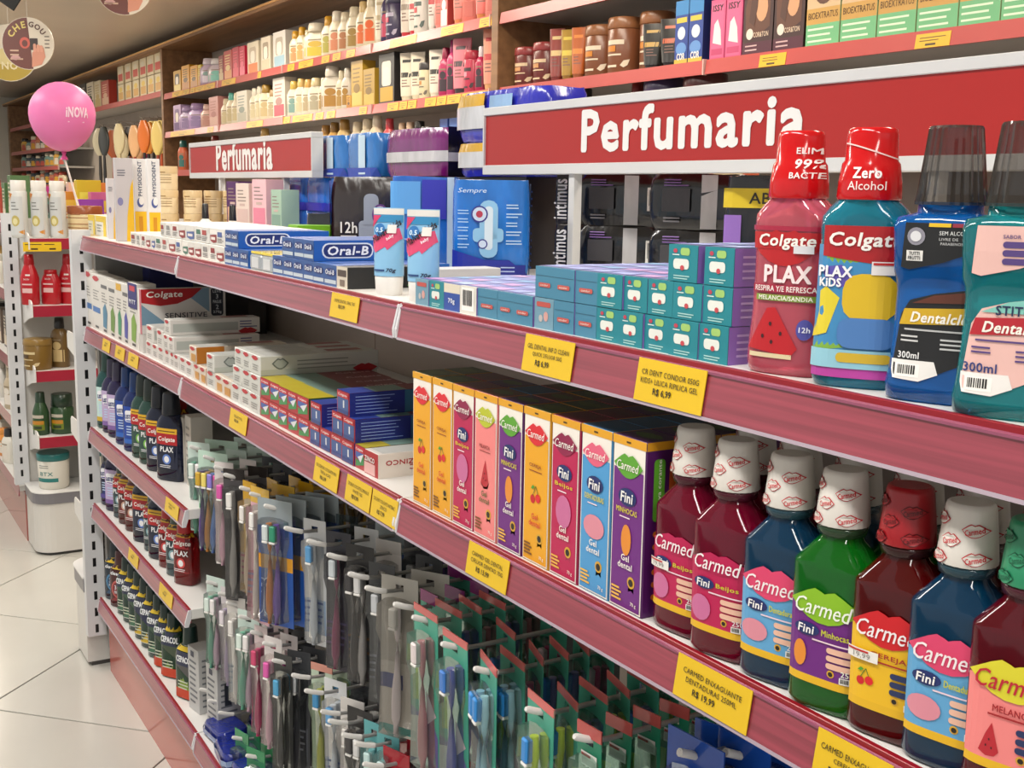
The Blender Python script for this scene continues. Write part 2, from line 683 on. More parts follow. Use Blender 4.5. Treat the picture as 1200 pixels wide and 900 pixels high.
# its long side runs on away from the camera
for z, wd in ((ZA - .01, 'top'), (ZB - .02, 'second'), (ZC, 'third'), (ZD - .02, 'fourth'), (ZE, 'bottom')):
    t = thing('shelf', 'receding shelf with pinkish price rail at the left edge, %s level' % wd, 'shelf', (0, 0, z), 0, 'shelves of the farther gondola')
    part('board', MB().box(FX - 5, FX - .03, 0, .46, -.02, 0, WHITE, .001), t)
    part('price_rail', MB().loft([[(x, a, b) for a, b in ((0, 0), (-.006, -.04), (0, -.04))] for x in (FX - .03, FX - 5)], RAILM, False), t)
part('kick_panel', MB().box(FX - 5, FX - .04, .02, .035, 0, ZE - .03, M('#b06c64', 'gloss')), fe)
part('run_panel', MB().box(FX - 5, FX - .04, .46, .48, 0, 1.25, PANEL), fe)

# the main gondola's own end cap, seen edge-on, opening away from the camera
me_ = end_cap(-.062, None, 'white end cap plinth at the far end of the toothpaste gondola', '', -.022, .86, -.2, .272)
for z, wd in ((.953, 'upper'), (.696, 'middle'), (.447, 'lower')):
    t = thing('shelf', 'narrow white shelf on the toothpaste gondola end, %s one' % wd, 'shelf', (0, 0, z), 0, 'shelves behind the end upright')
    part('board', MB().box(-.26, -.062, .0, .85, -.018, 0, WHITE, .001), t)
    part('side_bracket', MB().loft([[(a, yy, b) for a, b in ((-.062, .02), (-.25, .02), (-.262, .01), (-.262, -.03), (-.16, -.045), (-.062, -.085))] for yy in (-.006, -.002)], WHITE, False), t)

# ================================================================== hanging signs over the gondola
SY = .42
SRED, SWH = M('#a81f1c', 'plastic'), M('#cfcfce', 'enamel')


def sign(x0, x1, z0, z1, tu0, tu1, vbase, vtop, posts, label):
    t = thing('aisle_sign', label, 'sign', (x0, SY, z0), 0, 'red aisle signs')
    W, H = x1 - x0, z1 - z0
    part('panel', MB().box(.004, W - .004, 0, .022, .004, H - .004, SRED), t)
    fr = MB()
    fr.box(0, W, -.004, .026, H - .014, H, SWH, .001)
    fr.box(0, W, -.004, .026, 0, .017, SWH, .001)
    fr.box(0, .004, -.004, .026, .017, H - .014, SWH)
    fr.box(W - .004, W, -.004, .026, .017, H - .014, SWH)
    part('frame', fr, t)
    a, b = xat(tu0, SY, 1.49) - x0, xat(tu1, SY, 1.49) - x0
    zb = zat(vbase, x0 + a, SY) - z0
    zt = zat(vtop, x0 + a + (b - a) * .3, SY) - z0
    mb = MB()
    Print(mb, s_front(0)).text('Perfumaria', a, zb, zt - zb, M('#e6e4e0'), 2, .055, 0, b - a)
    part('lettering', mb, t, None, 'white word Perfumaria')
    for px in posts:
        part('post', MB().box(px - x0 - .008, px - x0 + .008, .003, .019, ZA - z0, .002, SWH, .001), t)
    return t


sx = xat(568, SY, 1.49)
sign(sx, sx + 1.12, zat(205, sx, SY), zat(127, sx, SY), 683, 943, 177, 125, (xat(666, SY, 1.33), sx + 1.0), 'large red sign reading Perfumaria above black pad packs, nearest the camera')
sx = xat(223, SY, 1.49)
sign(sx, xat(367, SY, 1.49), zat(209, sx, SY), zat(168, sx, SY), 254, 319, 199, 166, (xat(257, SY, 1.3), xat(331, SY, 1.3)), 'smaller red sign reading Perfumaria above cream boxes, farther along the gondola')

# ================================================================== rear wall cabinets
WY = 1.68
WOOD = M('#8a6544', 'wood')
RAILW = M('#b54a46', 'enamel')
x579 = xat(581, WY, 2.0)
ZW2 = zat(17, x579, WY)
ZW1 = zat(104, x579, WY)
ZW0 = ZW1 - (ZW2 - ZW1)
ZTOP = 2.425
DIV = [xat(12, WY, 1.9), xat(192, WY, 1.9), xat(581, WY, 1.9)]
DIVW = [.12, .05, .05]
wc = thing('wall_cabinet', 'brown wood grain wall cabinet carrying the rear perfume shelves', 'cabinet', (0, 0, 0))
for dx, dw in zip(DIV, DIVW):
    part('divider', MB().box(dx - dw * .4, dx + dw * .6, WY - .01, 2.05, 0, ZTOP - .03, WOOD, .002), wc)
part('divider', MB().box(3.4, 3.45, WY - .01, 2.05, 0, ZTOP - .03, WOOD, .002), wc)
part('canopy', MB().box(-13.6, 3.5, WY - .03, 2.055, ZTOP - .03, ZTOP, WOOD, .003), wc)
part('canopy_lip', MB().box(-13.6, 3.5, WY - .036, WY - .03, ZTOP - .012, ZTOP, M('#d9a869', 'wood')), wc)
part('back_board', MB().box(-13.6, 3.5, 2.045, 2.058, 0, ZTOP - .03, M('#b9aea2', 'enamel')), wc)
JU = [192, 257, 333, 437, 578]
JX = [xat(u, WY, 1.9) for u in JU]
JX[0] = DIV[1] + .04
JX[-1] = DIV[2] - .03


def wall_shelf(x0, x1, z, label, perf=False):
    t = thing('shelf', label, 'shelf', (x0, WY, z), 0, 'rear wall shelves')
    W = x1 - x0
    part('board', MB().box(.004, W - .004, .004, .36, -.02, 0, M('#b7b3ae', 'enamel'), .001), t)
    part('price_rail', MB().loft([[(x, a, b) for a, b in ((.004, .002), (-.002, .002), (-.008, -.04), (.004, -.04))] for x in (W - .003, .003)], RAILW, False), t)
    part('rail_end', MB().box(W - .006, W - .001, -.011, .004, -.042, .004, M('#d8b0a8', 'plastic')), t)
    return t


for k in range(4):
    for z, wd in ((ZW2, 'upper'), (ZW1, 'middle'), (ZW0, 'lower')):
        wall_shelf(JX[k], JX[k + 1], z, 'rear wall shelf with red rail, %s tier, %s bay from the bag rack' % (wd, ORD[k]))
RX = [DIV[2] + .035, xat(829, WY, 1.85), xat(829, WY, 1.85) + 1.24, 3.38]
for k in range(3):
    for z, wd in ((ZW2, 'upper'), (ZW1, 'middle'), (ZW0, 'lower')):
        wall_shelf(RX[k], RX[k + 1], z, 'rear wall shelf with coral rail above the large sign, %s tier, %s bay' % (wd, ORD[k]))
FXL, FXR = DIV[0] + .1, DIV[1] - .03
ZF2 = zat(107, FXR - .05, WY)
wall_shelf(FXL, FXR, ZF2, 'far rear shelf with red rail above the hanging brushes')
for z, wd in ((ZF2 - .30, 'upper'), (ZF2 - .50, 'middle'), (ZF2 - .70, 'lower')):
    wall_shelf(FXL, (FXL + FXR) / 2 - .5, z, 'far rear shelf behind the pink balloon, %s of three' % wd)

# ================================================================== product builders
def carton(w, d, h, col, front=None, side=None, top=None, kind='paper', c=.0008, flap=True, top_col=None):
    mb = MB().box(0, w, 0, d, 0, h, M(col, kind), c)
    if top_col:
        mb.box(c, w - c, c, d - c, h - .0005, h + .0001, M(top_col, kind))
    subs = []
    pm = MB()
    if front:
        front(Print(pm, s_front()), w, h)
    if side:
        side(Print(pm, s_right(w)), d, h)
    if top:
        top(Print(pm, s_top(h)), w, d)
    if pm.f:
        subs.append(('print', pm.mesh('print')))
    return [('box_body', mb.mesh('box_body'), subs)]


def mk_surf(prof):
    def at(z):
        z = max(prof[0][0], min(prof[-1][0], z))
        for a, b in zip(prof, prof[1:]):
            if a[0] <= z <= b[0]:
                t = (z - a[0]) / max(1e-9, b[0] - a[0])
                return [a[i] + (b[i] - a[i]) * t for i in (1, 2, 3)]
        return prof[-1][1:]

    def surf(x, z, o):
        hx, hy, n = at(z)
        q = max(0.0, 1 - min(1, abs(x) / hx) ** n) ** (1 / n)
        return (max(-hx, min(hx, x)) * (1 + o / hx), -hy * q - o * (.3 + .7 * (q > .05)), z)
    return surf


def bottle(prof, mat, cap, cap_mat, neck=None, neck_mat=None, label=None, N=24, cap_print=None, capN=24, flute=0, nx=14, liquid_z=None):
    """prof: (z, half width, half depth, exponent); cap/neck: (z, radius)"""
    out = []
    body = MB().loft([sup(hx, hy, n, z, N) for z, hx, hy, n in prof], mat)
    subs = []
    if label:
        pm = MB()
        label(Print(pm, mk_surf(prof), nx))
        subs.append(('label', pm.mesh('label')))
    out.append(('bottle_body', body.mesh('bottle_body'), subs))
    if neck:
        out.append(('neck', MB().loft([sup(r, r, 2, z, capN) for z, r in neck], neck_mat or mat).mesh('neck'), []))
    if cap:
        rings = []
        for z, r in cap:
            ring = sup(r, r, 2, z, capN * (2 if flute else 1))
            if flute:
                ring = [(x * (1 - flute * (i % 2)), y * (1 - flute * (i % 2)), zz) for i, (x, y, zz) in enumerate(ring)]
            rings.append(ring)
        cm = MB().loft(rings, cap_mat, flute < .04)
        cs = []
        if cap_print:
            pm = MB()
            cap_print(Print(pm, mk_surf([(z, r, r, 2) for z, r in cap]), 6))
            cs.append(('cap_printing', pm.mesh('cap_printing')))
        out.append(('cap', cm.mesh('cap'), cs))
    return out


# ---- Carmed gel boxes
GW, GD, GH = .0525, .043, .166
FLAV = {
    'cherry': ('#e8a416', '#d8202c', '#e6451c', 'CEREJA'),
    'kiss': ('#b8114e', '#8c1044', '#ff9fc0', 'Beijos'),
    'melon': ('#ee8583', '#b9c02a', '#c22040', 'MELANCIA'),
    'worm': ('#6b1f7c', '#5aa02c', '#f4a83a', 'MINHOCAS'),
    'denture': ('#4a98cf', '#e0607e', '#e0607e', 'DENTADURAS'),
}


def seal(P, x, z, r, lay=3):
    P.ell(x, z, r, r, '#d8a634', lay, 12)
    P.ell(x, z, r * .62, r * .62, '#22190f', lay + 1, 10)
    P.poly([(x - r * .7, z - r * .6), (x + r * .7, z - r * .6), (x + r * .75, z - r * 1.7), (x, z - r * 1.3), (x - r * .75, z - r * 1.7)], '#22190f', lay - 1)


def cherries(P, x, z, s, lay=3):
    P.ell(x - .55 * s, z - .2 * s, .5 * s, .5 * s, '#c8141e', lay, 14)
    P.ell(x + .55 * s, z + .05 * s, .5 * s, .5 * s, '#d81e24', lay + 1, 14)
    P.poly([(x - .55 * s, z + .2 * s), (x - .45 * s, z + .2 * s), (x + .15 * s, z + 1.3 * s), (x + .05 * s, z + 1.35 * s)], '#3c6a1c', lay + 1)
    P.poly([(x + .5 * s, z + .4 * s), (x + .6 * s, z + .4 * s), (x + .18 * s, z + 1.35 * s), (x + .08 * s, z + 1.35 * s)], '#3c6a1c', lay + 1)
    P.fan([(x - .9 * s, z + 1.0 * s), (x - .5 * s, z + .9 * s), (x - .1 * s, z + 1.25 * s), (x - .5 * s, z + 1.4 * s)], (x - .5 * s, z + 1.15 * s), '#4a9a2a', lay + 1)


def melon(P, x, z, s, lay=3):
    P.fan([(x - .75 * s, z - .9 * s), (x - .2 * s, z - 1.2 * s), (x + .4 * s, z - 1.1 * s), (x + .7 * s, z - .7 * s), (x + .35 * s, z + .5 * s), (x + .1 * s, z + 1.4 * s), (x - .3 * s, z + .5 * s)], (x, z), '#b8202e', lay)
    P.fan([(x - .85 * s, z - .95 * s), (x - .2 * s, z - 1.4 * s), (x + .5 * s, z - 1.3 * s), (x + .8 * s, z - .7 * s), (x + .4 * s, z - 1.0 * s), (x - .2 * s, z - 1.12 * s)], (x, z - 1.2 * s), '#e9d9a8', lay - 1)
    for a, b in ((-.2, -.4), (.2, -.5), (0, .1)):
        P.ell(x + a * s, z + b * s, .06 * s, .1 * s, '#3a0f14', lay + 1, 6)


def gel_front(fl):
    base, lip, acc, name = FLAV[fl]

    def f(P, w, h):
        P.rect(.0015, w - .0015, .0015, h - .0015, '#efe9df', 1)
        P.rect(0, w, h - .008, h, '#e0a11c', 2)
        P.rect(w * .42, w * .55, h - .0052, h - .0035, '#4a3208', 3)
        P.rect(.003, w - .003, .003, h - .030, base, 2)
        P.lips(w / 2, h - .027, w * .86, .023, lip, 4)
        P.text('Carmed', w / 2, h - .0265, .0085, '#f6efe8', 6, .015, .25, w * .66, True)
        if fl in ('kiss', 'worm', 'denture'):
            P.ell(w / 2, h - .056, w * .27, .0085, '#1c2a66', 4)
            P.text('Fini', w / 2, h - .056, .0095, '#f4f2f0', 6, .04, .1, w * .36, True)
            P.text(name, w / 2, h - .069, .0052, '#d8c92e', 5, .03, 0, w * .62, True)
            P.lines(w * .28, w * .72, h - .075, 1, .002, .0012, '#f0dce4', 4)
        else:
            P.text(name, w / 2, h - .060, .0042, '#8a2418', 5, .02, 0, w * .46, True)
            P.rect(w * .26, w * .74, h - .066, h - .0652, '#8a2418', 4)
        if fl == 'cherry':
            cherries(P, w / 2, h - .094, .0095)
        if fl == 'melon':
            melon(P, w / 2, h - .092, .012)
        if fl == 'kiss':
            P.ell(w / 2, h - .096, w * .27, .017, '#c76a98', 4)
        if fl == 'denture':
            P.ell(w / 2, h - .098, w * .34, .012, '#d98a9a', 4)
        if fl == 'worm':
            P.ell(w / 2, h - .097, w * .15, .015, '#e08a2c', 4)
        tc = '#f4eee6' if fl != 'melon' else '#5a6a2c'
        if fl == 'cherry':
            tc = '#d8482a'
        P.text('Gel', w / 2, .052, .006, tc, 5, .03, 0, None, True)
        P.text('dental', w / 2, .0445, .006, tc, 5, .03, 0, None, True)
        seal(P, w * .68, .030, .0058)
        for k in range(4):
            P.rect(w * .1, w * (.34 + .06 * (k % 2)), .0195 - k * .0036, .0215 - k * .0036, '#7a4a10' if fl in ('cherry', 'melon') else '#e8b44a', 4)
        P.text('70 g', w * .70, .0075, .0045, '#f0e6da', 5, .02)
    return f


def gel_side(fl):
    def f(P, d, h):
        P.rect(0, d, h - .008, h, '#d09218', 1)
        P.rrect(d * .2, d * .5, h * .55, h - .016, .004, '#5aa02c' if fl == 'worm' else '#e8d23a', 2)
        P.text('Trava corante', d * .35, h * .75, .004, '#f0f0e0', 3, 0, 0, h * .3, True, pi / 2)
        P.rect(d * .62, d * .9, .01, h - .02, '#b8541c', 2)
        for k in range(6):
            P.ell(d * .3, h * .48 - k * .012, .0035, .003, '#d06a20', 2, 8)
    return f


def gel_top(fl):
    def f(P, w, d):
        P.lips(w / 2, d / 2, w * .8, d * .45, {'cherry': '#46581a', 'kiss': '#52101e', 'melon': '#4c5c1e', 'worm': '#3f5a1c', 'denture': '#26506c'}[fl], 1)
    return f


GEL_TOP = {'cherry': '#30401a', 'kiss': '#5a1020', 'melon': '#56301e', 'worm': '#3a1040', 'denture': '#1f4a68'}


def gel_tpl(fl, full=True):
    body = {'cherry': '#c88c14', 'kiss': '#98103f', 'melon': '#d27070', 'worm': '#4c1258', 'denture': '#3c80b0'}[fl]
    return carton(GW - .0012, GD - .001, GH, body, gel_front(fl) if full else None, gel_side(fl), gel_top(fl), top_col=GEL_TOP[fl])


# ---- Carmed mouthwash bottle
CB = [(0, .027, .017, 3.2), (.002, .0305, .020, 3.4), (.006, .0325, .0215, 3.6), (.03, .0315, .021, 3.6), (.06, .0325, .0215, 3.6), (.112, .0325, .0215, 3.8), (.1145, .0323, .0213, 3.6), (.1165, .0308, .0205, 3.4), (.130, .0195, .0172, 2.4), (.133, .0168, .0162, 2.1), (.137, .0150, .0150, 2)]
CNECK = [(.1365, .0150), (.138, .0180), (.143, .0190), (.1445, .0186), (.146, .0160)]
CCAP = [(.1455, .0198), (.147, .0202), (.16, .0192), (.183, .0166), (.1862, .0158), (.1872, .0140)]
CMW = {
    'magenta': ('#84042e', '#b8114e', '#b8114e', '#f0e8ea', 'Beijos'),
    'blue': ('#0c4468', '#5ea2d0', '#d8406a', '#f0e8ea', 'Dentaduras'),
    'green': ('#0c7a1c', '#6b1f7c', '#86b81e', '#f0f4e8', 'Minhocas'),
    'cherry': ('#640a0c', '#e8b81c', '#c8141e', '#f0e8ea', 'CEREJA'),
    'melon': ('#6e081c', '#ee8583', '#d8cf2e', '#b81430', 'MELANCIA'),
}


def carmed_label(kind, sticker=False):
    liq, base, lip, tc, name = CMW[kind]

    def f(P):
        x0, x1, z0, z1 = -.0275, .0295, .028, .083
        P.rect(x0, x1, z0, z1, base, 2)
        P.rect(x0, x1, z0 - .006, z0, '#e0b01c', 2)
        P.lips(.002, z1 + .001, x1 - x0, .027, lip, 4) if kind != 'magenta' else P.lips(.002, z1, x1 - x0, .018, base, 3)
        P.text('Carmed', .0015, z1, .0125, tc, 6, .012, .3, .045, True)
        if kind in ('cherry', 'melon'):
            P.text(name, .004, z1 - .0185, .0045, '#a01820', 5, .03, 0, .026, True)
            P.rect(-.012, .024, z1 - .024, z1 - .0228, '#a01820', 4)
        else:
            P.ell(-.011, z1 - .0185, .0105, .0052, '#1c2a66', 4)
            P.text('Fini', -.011, z1 - .0185, .0062, '#f4f2f0', 6, .04, .1, .013, True)
            P.text(name, .012, z1 - .0185, .0048, '#c9c82e', 5, .03, 0, .021, True)
            P.rect(-.006, .026, z1 - .0262, z1 - .025, '#ead0da', 4)
        if kind == 'cherry':
            cherries(P, -.013, .043, .0065)
        if kind == 'melon':
            melon(P, -.010, .041, .009)
        if kind == 'magenta':
            P.ell(-.014, .042, .0105, .0115, '#c76a98', 4)
        if kind == 'blue':
            P.ell(-.012, .043, .0125, .009, '#d98a9a', 4)
        if kind == 'green':
            P.ell(-.016, .044, .0055, .0105, '#e08a2c', 4)
        for k in range(3):
            P.rrect(.006, .028, .050 - k * .006, .0545 - k * .006, .002, {'cherry': '#22305c', 'melon': '#22305c'}.get(kind, '#e7b8a0'), 4)
        seal(P, .010, .034, .003)
        P.text('250ml', .018, .0345, .0042, tc, 5, .02)
        P.bars(.017, .025, .0285, .0335, 4)
        if sticker:
            P.rect(-.027, -.003, .058, .066, '#e9e6e0', 7)
            P.rect(-.026, -.010, .0638, .0652, '#c02020', 8)
            P.text('19,99', -.015, .061, .0042, '#8f8a86', 8, 0, 0, .013, True)
    return f


def carmed_cap(col):
    ink = '#c8202c' if col != '#9c1820' else '#5c0a10'
    if col == '#2c8a62':
        ink = '#14583c'

    def f(P):
        for cx, cz in ((-.004, .163), (.010, .171), (-.013, .176), (.012, .152), (-.012, .150)):
            w, h = .0145, .0095
            P.lips(cx, cz, w, h, ink, 1)
            P.lips(cx, cz, w * .90, h * .86, col, 2)
            P.text('Carmed', cx, cz, .0040, ink, 3, .02, .3, w * .72, True, .3)
    return f


def carmed_tpl(kind, cap='#ddd8d0', sticker=False):
    return bottle(CB, M(CMW[kind][0], 'liquid'), CCAP, M(cap, 'plastic'), CNECK, M({'magenta': '#6a2438', 'blue': '#3a6070', 'green': '#3c5a3c', 'cherry': '#4a2424', 'melon': '#6a2c3c'}[kind], 'liquid'), carmed_label(kind, sticker), cap_print=carmed_cap(cap), flute=.025)


# ---- big mouthwash bottles of the top shelf
PX = [(0, .029, .019, 2.8), (.002, .032, .0215, 2.8), (.007, .0335, .0225, 2.8), (.02, .0335, .0225, 2.8), (.05, .031, .021, 2.8), (.09, .0305, .021, 2.8), (.115, .0325, .0215, 2.7), (.124, .032, .0212, 2.5), (.131, .027, .0200, 2.3), (.137, .0205, .0190, 2.1)]
PXCAP = [(.1365, .0225), (.138, .0232), (.150, .0224), (.162, .0206), (.1645, .0188), (.183, .0178), (.1865, .0172), (.1875, .0155)]


def plax_melon(P):
    P.rect(-.030, .030, .112, .1155, '#a31c3c', 2)
    P.lips(.002, .0985, .056, .028, '#b4141c', 2)
    P.rect(-.026, .030, .098, .1108, '#b4141c', 3)
    P.text('Colgate', .003, .1035, .0115, '#f4efe8', 5, .03, .15, .044, True)
    P.text('PLAX', .005, .079, .0125, '#f2dfe0', 4, .05, 0, .036, True)
    P.text('RESPIRA Y/E REFRESCA', .003, .0675, .0042, '#f4e4e0', 5, .03, 0, .048, True)
    P.rect(-.024, .030, .0645, .0705, '#a31c3c', 4)
    P.rect(-.020, .028, .058, .0628, '#7f9a3a', 4)
    P.text('MELANCIA/SANDIA', .004, .0604, .0034, '#f4f0e0', 5, .03, 0, .042, True)
    P.fan([(-.026, .020), (.012, .016), (.017, .022), (-.003, .053), (-.010, .052)], (-.006, .03), '#b4101c', 3)
    P.rect(-.024, .013, .0135, .017, '#d8c8a0', 3)
    for a, b in ((-.012, .03), (-.004, .026), (.003, .033), (-.006, .04)):
        P.ell(a, b, .0013, .0017, '#3a0f14', 4, 8)
    P.ell(.021, .037, .006, .008, '#4a4a9c', 3)
    P.text('12h', .021, .037, .004, '#f0f0ff', 4, .03, 0, None, True)
    P.rect(.010, .024, .095, .101, '#d8d8dc', 7)


def plax_kids(P):
    P.rect(-.031, .031, .014, .104, '#3c86b8', 2)
    P.fan([(-.031, .085), (-.022, .098), (-.005, .101), (.01, .095), (.0, .06), (-.008, .03), (-.031, .026)], (-.015, .06), '#7aa83c', 3)
    P.fan([(-.031, .078), (-.024, .088), (-.012, .09), (-.004, .082), (-.012, .05), (-.031, .044)], (-.02, .066), '#5a4ea8', 4)
    P.fan([(-.031, .066), (-.022, .074), (-.012, .066), (-.02, .04), (-.031, .036)], (-.022, .054), '#d9c62e', 5)
    P.fan([(-.031, .020), (-.01, .026), (.01, .022), (.031, .016), (.031, .008), (-.031, .008)], (0, .016), '#b03c98', 3)
    P.rect(-.026, .031, .096, .118, '#a8121a', 4)
    P.poly([(-.026, .096), (.031, .096), (.031, .089), (.004, .092)], '#a8121a', 4)
    P.text('Colgate', .003, .107, .0125, '#f4efe8', 6, .03, .15, .048, True)
    P.text('PLAX', -.016, .085, .0075, '#f4f2f4', 6, .05, 0, .023, True)
    P.text('KiDS', -.019, .077, .006, '#f4f2f4', 6, .05, 0, .015, True)
    # plain yellow and blue panel where the cartoon is left out
    P.rrect(-.010, .026, .050, .084, .012, '#d8b41e', 6)
    P.rrect(-.012, .026, .030, .052, .008, '#4878b4', 7)
    P.rrect(-.012, .024, .0195, .0265, .003, '#c9a92a', 6)
    P.rect(-.031, .031, .015, .0285, '#8cc0d0', 5)
    P.rect(.008, .028, .0835, .093, '#e6e2e0', 8)
    P.rect(.009, .022, .0905, .0922, '#c02828', 9)


def cap_zero(P):
    P.text('Zero', .001, .1555, .0075, '#f6f0ee', 2, .04, 0, .019, True)
    P.text('Alcohol', .001, .1465, .0062, '#f6e0dc', 2, .0, 0, .026, True)
    n = 14
    for k in range(n):
        a, b = -.016 + .035 * k / n, -.016 + .035 * (k + 1) / n
        za, zb = .176 - .9 * (a + .016) ** 1.2 * .7, .176 - .9 * (b + .016) ** 1.2 * .7
        P.poly([(a, za), (b, zb), (b, zb + .001), (a, za + .001)], '#f0d0cc', 2)


def cap_bact(P):
    P.text('ELIMINA', .006, .170, .0045, '#f6f0ee', 2, .03)
    P.text('99%', .006, .159, .007, '#f6f0ee', 2, .03)
    P.text('BACTERIAS', .003, .1515, .0045, '#f6f0ee', 2, .03)


DC = [(0, .028, .018, 3.4), (.002, .033, .021, 3.6), (.012, .034, .0225, 3.6), (.022, .0325, .0205, 3.4), (.045, .031, .020, 3.2), (.075, .0305, .0195, 3.2), (.082, .0315, .0185, 3.2), (.088, .0335, .0205, 3.2), (.12, .035, .0222, 3.6), (.1255, .0335, .021, 3.2), (.1275, .026, .018, 2.6), (.1285, .0215, .0175, 2.2), (.136, .0212, .0175, 2.1)]
DCCAP = [(.134, .0235), (.136, .0236), (.141, .0226), (.170, .0192), (.1845, .0176), (.1862, .0165)]


def dental_label(style):
    dark = style == 'dark'

    def f(P):
        a, b = ('#17181a', '#c9a21c') if dark else ('#e4b8b0', '#b01e2c')
        P.fan([(-.024, .092), (-.018, .0905), (.004, .096), (.030, .106), (.030, .122), (-.022, .122)], (.003, .108), a, 2)
        if dark:
            P.rect(-.006, .008, .1195, .122, '#d8b01c', 3)
            P.rect(.009, .022, .1195, .122, '#8c2436', 3)
            P.ell(-.014, .113, .006, .006, '#8e8c98', 3)
            P.ell(-.014, .113, .0036, .0036, '#dcdce0', 4)
            P.text('SEM ALCOOL', .011, .1155, .0026, '#e0e0e0', 3, .02, 0, .020, True)
            P.text('LIVRE DE', .007, .1115, .0018, '#c8c8c8', 3, .02, 0, .012, True)
            P.text('PARABENOS', .009, .1085, .0018, '#c8c8c8', 3, .02, 0, .014, True)
            P.rect(-.020, -.009, .0965, .1035, '#e4e2de', 3)
            P.text('TUTTI', -.0145, .1015, .0022, '#222222', 4, .04, 0, .007, True)
            P.text('FRUTTI', -.0145, .0985, .0022, '#222222', 4, .04, 0, .008, True)
        else:
            for k in range(3):
                P.rrect(-.006, .022, .1085 - k * .0052, .1125 - k * .0052, .0018, '#54407c', 3)
            P.text('SABOR', -.001, .1155, .0022, '#54407c', 3, .03, 0, None, True)
        pts = [(-.026, .022), (-.024, .016), (-.006, .015), (.012, .024), (.030, .033), (.030, .080), (.0, .075), (-.016, .070), (-.022, .060)]
        P.fan(pts, (.003, .048), a, 2)
        P.fan([(-.026, .029), (-.026, .022), (-.024, .016), (-.006, .015), (.006, .0205), (.003, .029)], (-.01, .022), '#e6e3df', 3)
        P.bars(-.022, -.006, .0175, .0265, 4)
        P.text('300ml', -.014, .0325, .0058 if not dark else .0045, '#2a3a78' if not dark else '#e8e8e8', 4, .03, 0, .020 if not dark else .014, True)
        P.poly([(-.022, .053), (.030, .056), (.030, .067), (-.019, .064)], b, 4)
        P.text('Dentalclean', .008, .0588, .0068, '#f4efe4', 5, .04, .25, .044, True)
        P.rect(-.018, .028, .0495, .0507, '#b8b8b8' if dark else '#54407c', 4)
        P.lines(-.020, -.004, .046, 2, .003, .0012, '#c8c8c8' if dark else '#54407c', 4)
        P.lines(.006, .028, .045, 3, .003, .0012, '#c8c8c8' if dark else '#54407c', 4, 2)
        if not dark:
            P.fan([(-.016, .068), (.03, .068), (.03, .08), (.0, .075)], (.012, .073), '#7cc0b4', 4)
            P.text('STITCH', .006, .0695, .006, '#1c2a50', 5, .03, 0, .026, True)
        else:
            P.fan([(-.014, .068), (.03, .070), (.03, .0785), (.0, .074)], (.012, .073), '#5c2c1c', 4)
    return f


# ---- shelf C, D, E mouthwashes
def flask(bodycol, lab, h=.185, hx=.034, hy=.02, cap='#16203c', capkind='plastic', neckcol=None, kind='liquid', cap_r=.017):
    s = h / .185
    prof = [(0, hx * .85, hy * .85, 3.2), (.004 * s, hx, hy, 3.4), (.05 * s, hx * .97, hy, 3.4), (.105 * s, hx, hy, 3.2), (.122 * s, hx * .93, hy * .95, 2.8), (.135 * s, hx * .66, hy * .9, 2.4), (.142 * s, .0155, .0155, 2)]
    capp = [(.14 * s, cap_r), (.143 * s, cap_r * 1.03), (.18 * s, cap_r * .9), (.185 * s, cap_r * .82)]
    return bottle(prof, M(bodycol, kind), capp, M(cap, capkind), None, None, lab, N=16, capN=14, nx=6, flute=.03)


def lab_list(col, band, tcol='#1c2c6c'):
    def f(P):
        P.rect(-.028, .028, .022, .118, col, 1)
        P.rrect(-.022, .024, .078, .108, .006, '#e9e9ee', 2)
        P.text('LISTERINE', .001, .092, .010, tcol, 3, .05, 0, .042, True)
        P.rect(-.018, .020, .080, .083, band, 3)
        P.lines(-.018, .022, .068, 4, .007, .003, '#b8cce8', 2, 3)
        P.rect(-.028, .028, .022, .034, band, 2)
    return f


def lab_plax(col, low, txt='#e6e6e8'):
    def f(P):
        P.rect(-.029, .029, .030, .126, col, 1)
        P.rect(-.029, .029, .112, .124, '#d4a41a', 2)
        P.rect(-.024, .024, .1165, .1185, '#5a3c08', 3)
        P.rect(-.029, .029, .086, .112, '#a8141c', 2)
        P.text('Colgate', .001, .098, .013, '#f0eae4', 3, .03, .12, .046, True)
        P.text('PLAX', .001, .0755, .0115, txt, 3, .05, 0, .036, True)
        P.ell(0, .052, .012, .012, low, 2)
        P.ell(0, .052, .007, .008, txt, 3, 12)
        P.lines(-.020, .020, .038, 2, .004, .0015, txt, 2, 5)
    return f


def lab_close(col, tint):
    def f(P):
        P.rect(-.031, .031, .020, .130, col, 1)
        P.rect(-.031, .031, .112, .128, '#d8b422', 2)
        P.text('closeup', 0, .099, .012, '#eef0f2', 3, .05, 0, .050, True)
        P.ell(0, .055, .024, .026, tint, 2)
        P.ell(0, .055, .019, .021, col, 3)
        P.text('360', 0, .060, .012, '#dfe6ee', 4, .03, 0, .022, True)
        P.text('FRESH', 0, .046, .008, '#dfe6ee', 4, .03, 0, .024, True)
    return f


def lab_cep(col, low='#35503c', base=None):
    def f(P):
        P.rect(-.030, .030, .014, .132, '#dfe0d8', 1)
        P.rect(-.028, .028, .016, .130, col, 2)
        P.rect(-.028, .028, .118, .130, '#d8b81e', 3)
        P.rect(-.028, .028, .082, .116, '#1c2444', 3)
        P.text('CEPACOL', 0, .098, .014, '#eceef0', 4, .05, 0, .050, True)
        P.fan([(-.028, .082), (.028, .082), (.028, .05), (-.004, .066)], (.006, .074), low, 3)
        P.lines(-.022, .012, .045, 3, .008, .003, '#c8d0b8', 3, 4)
        if base:
            P.rect(-.030, .030, .004, .026, base, 4)
    return f


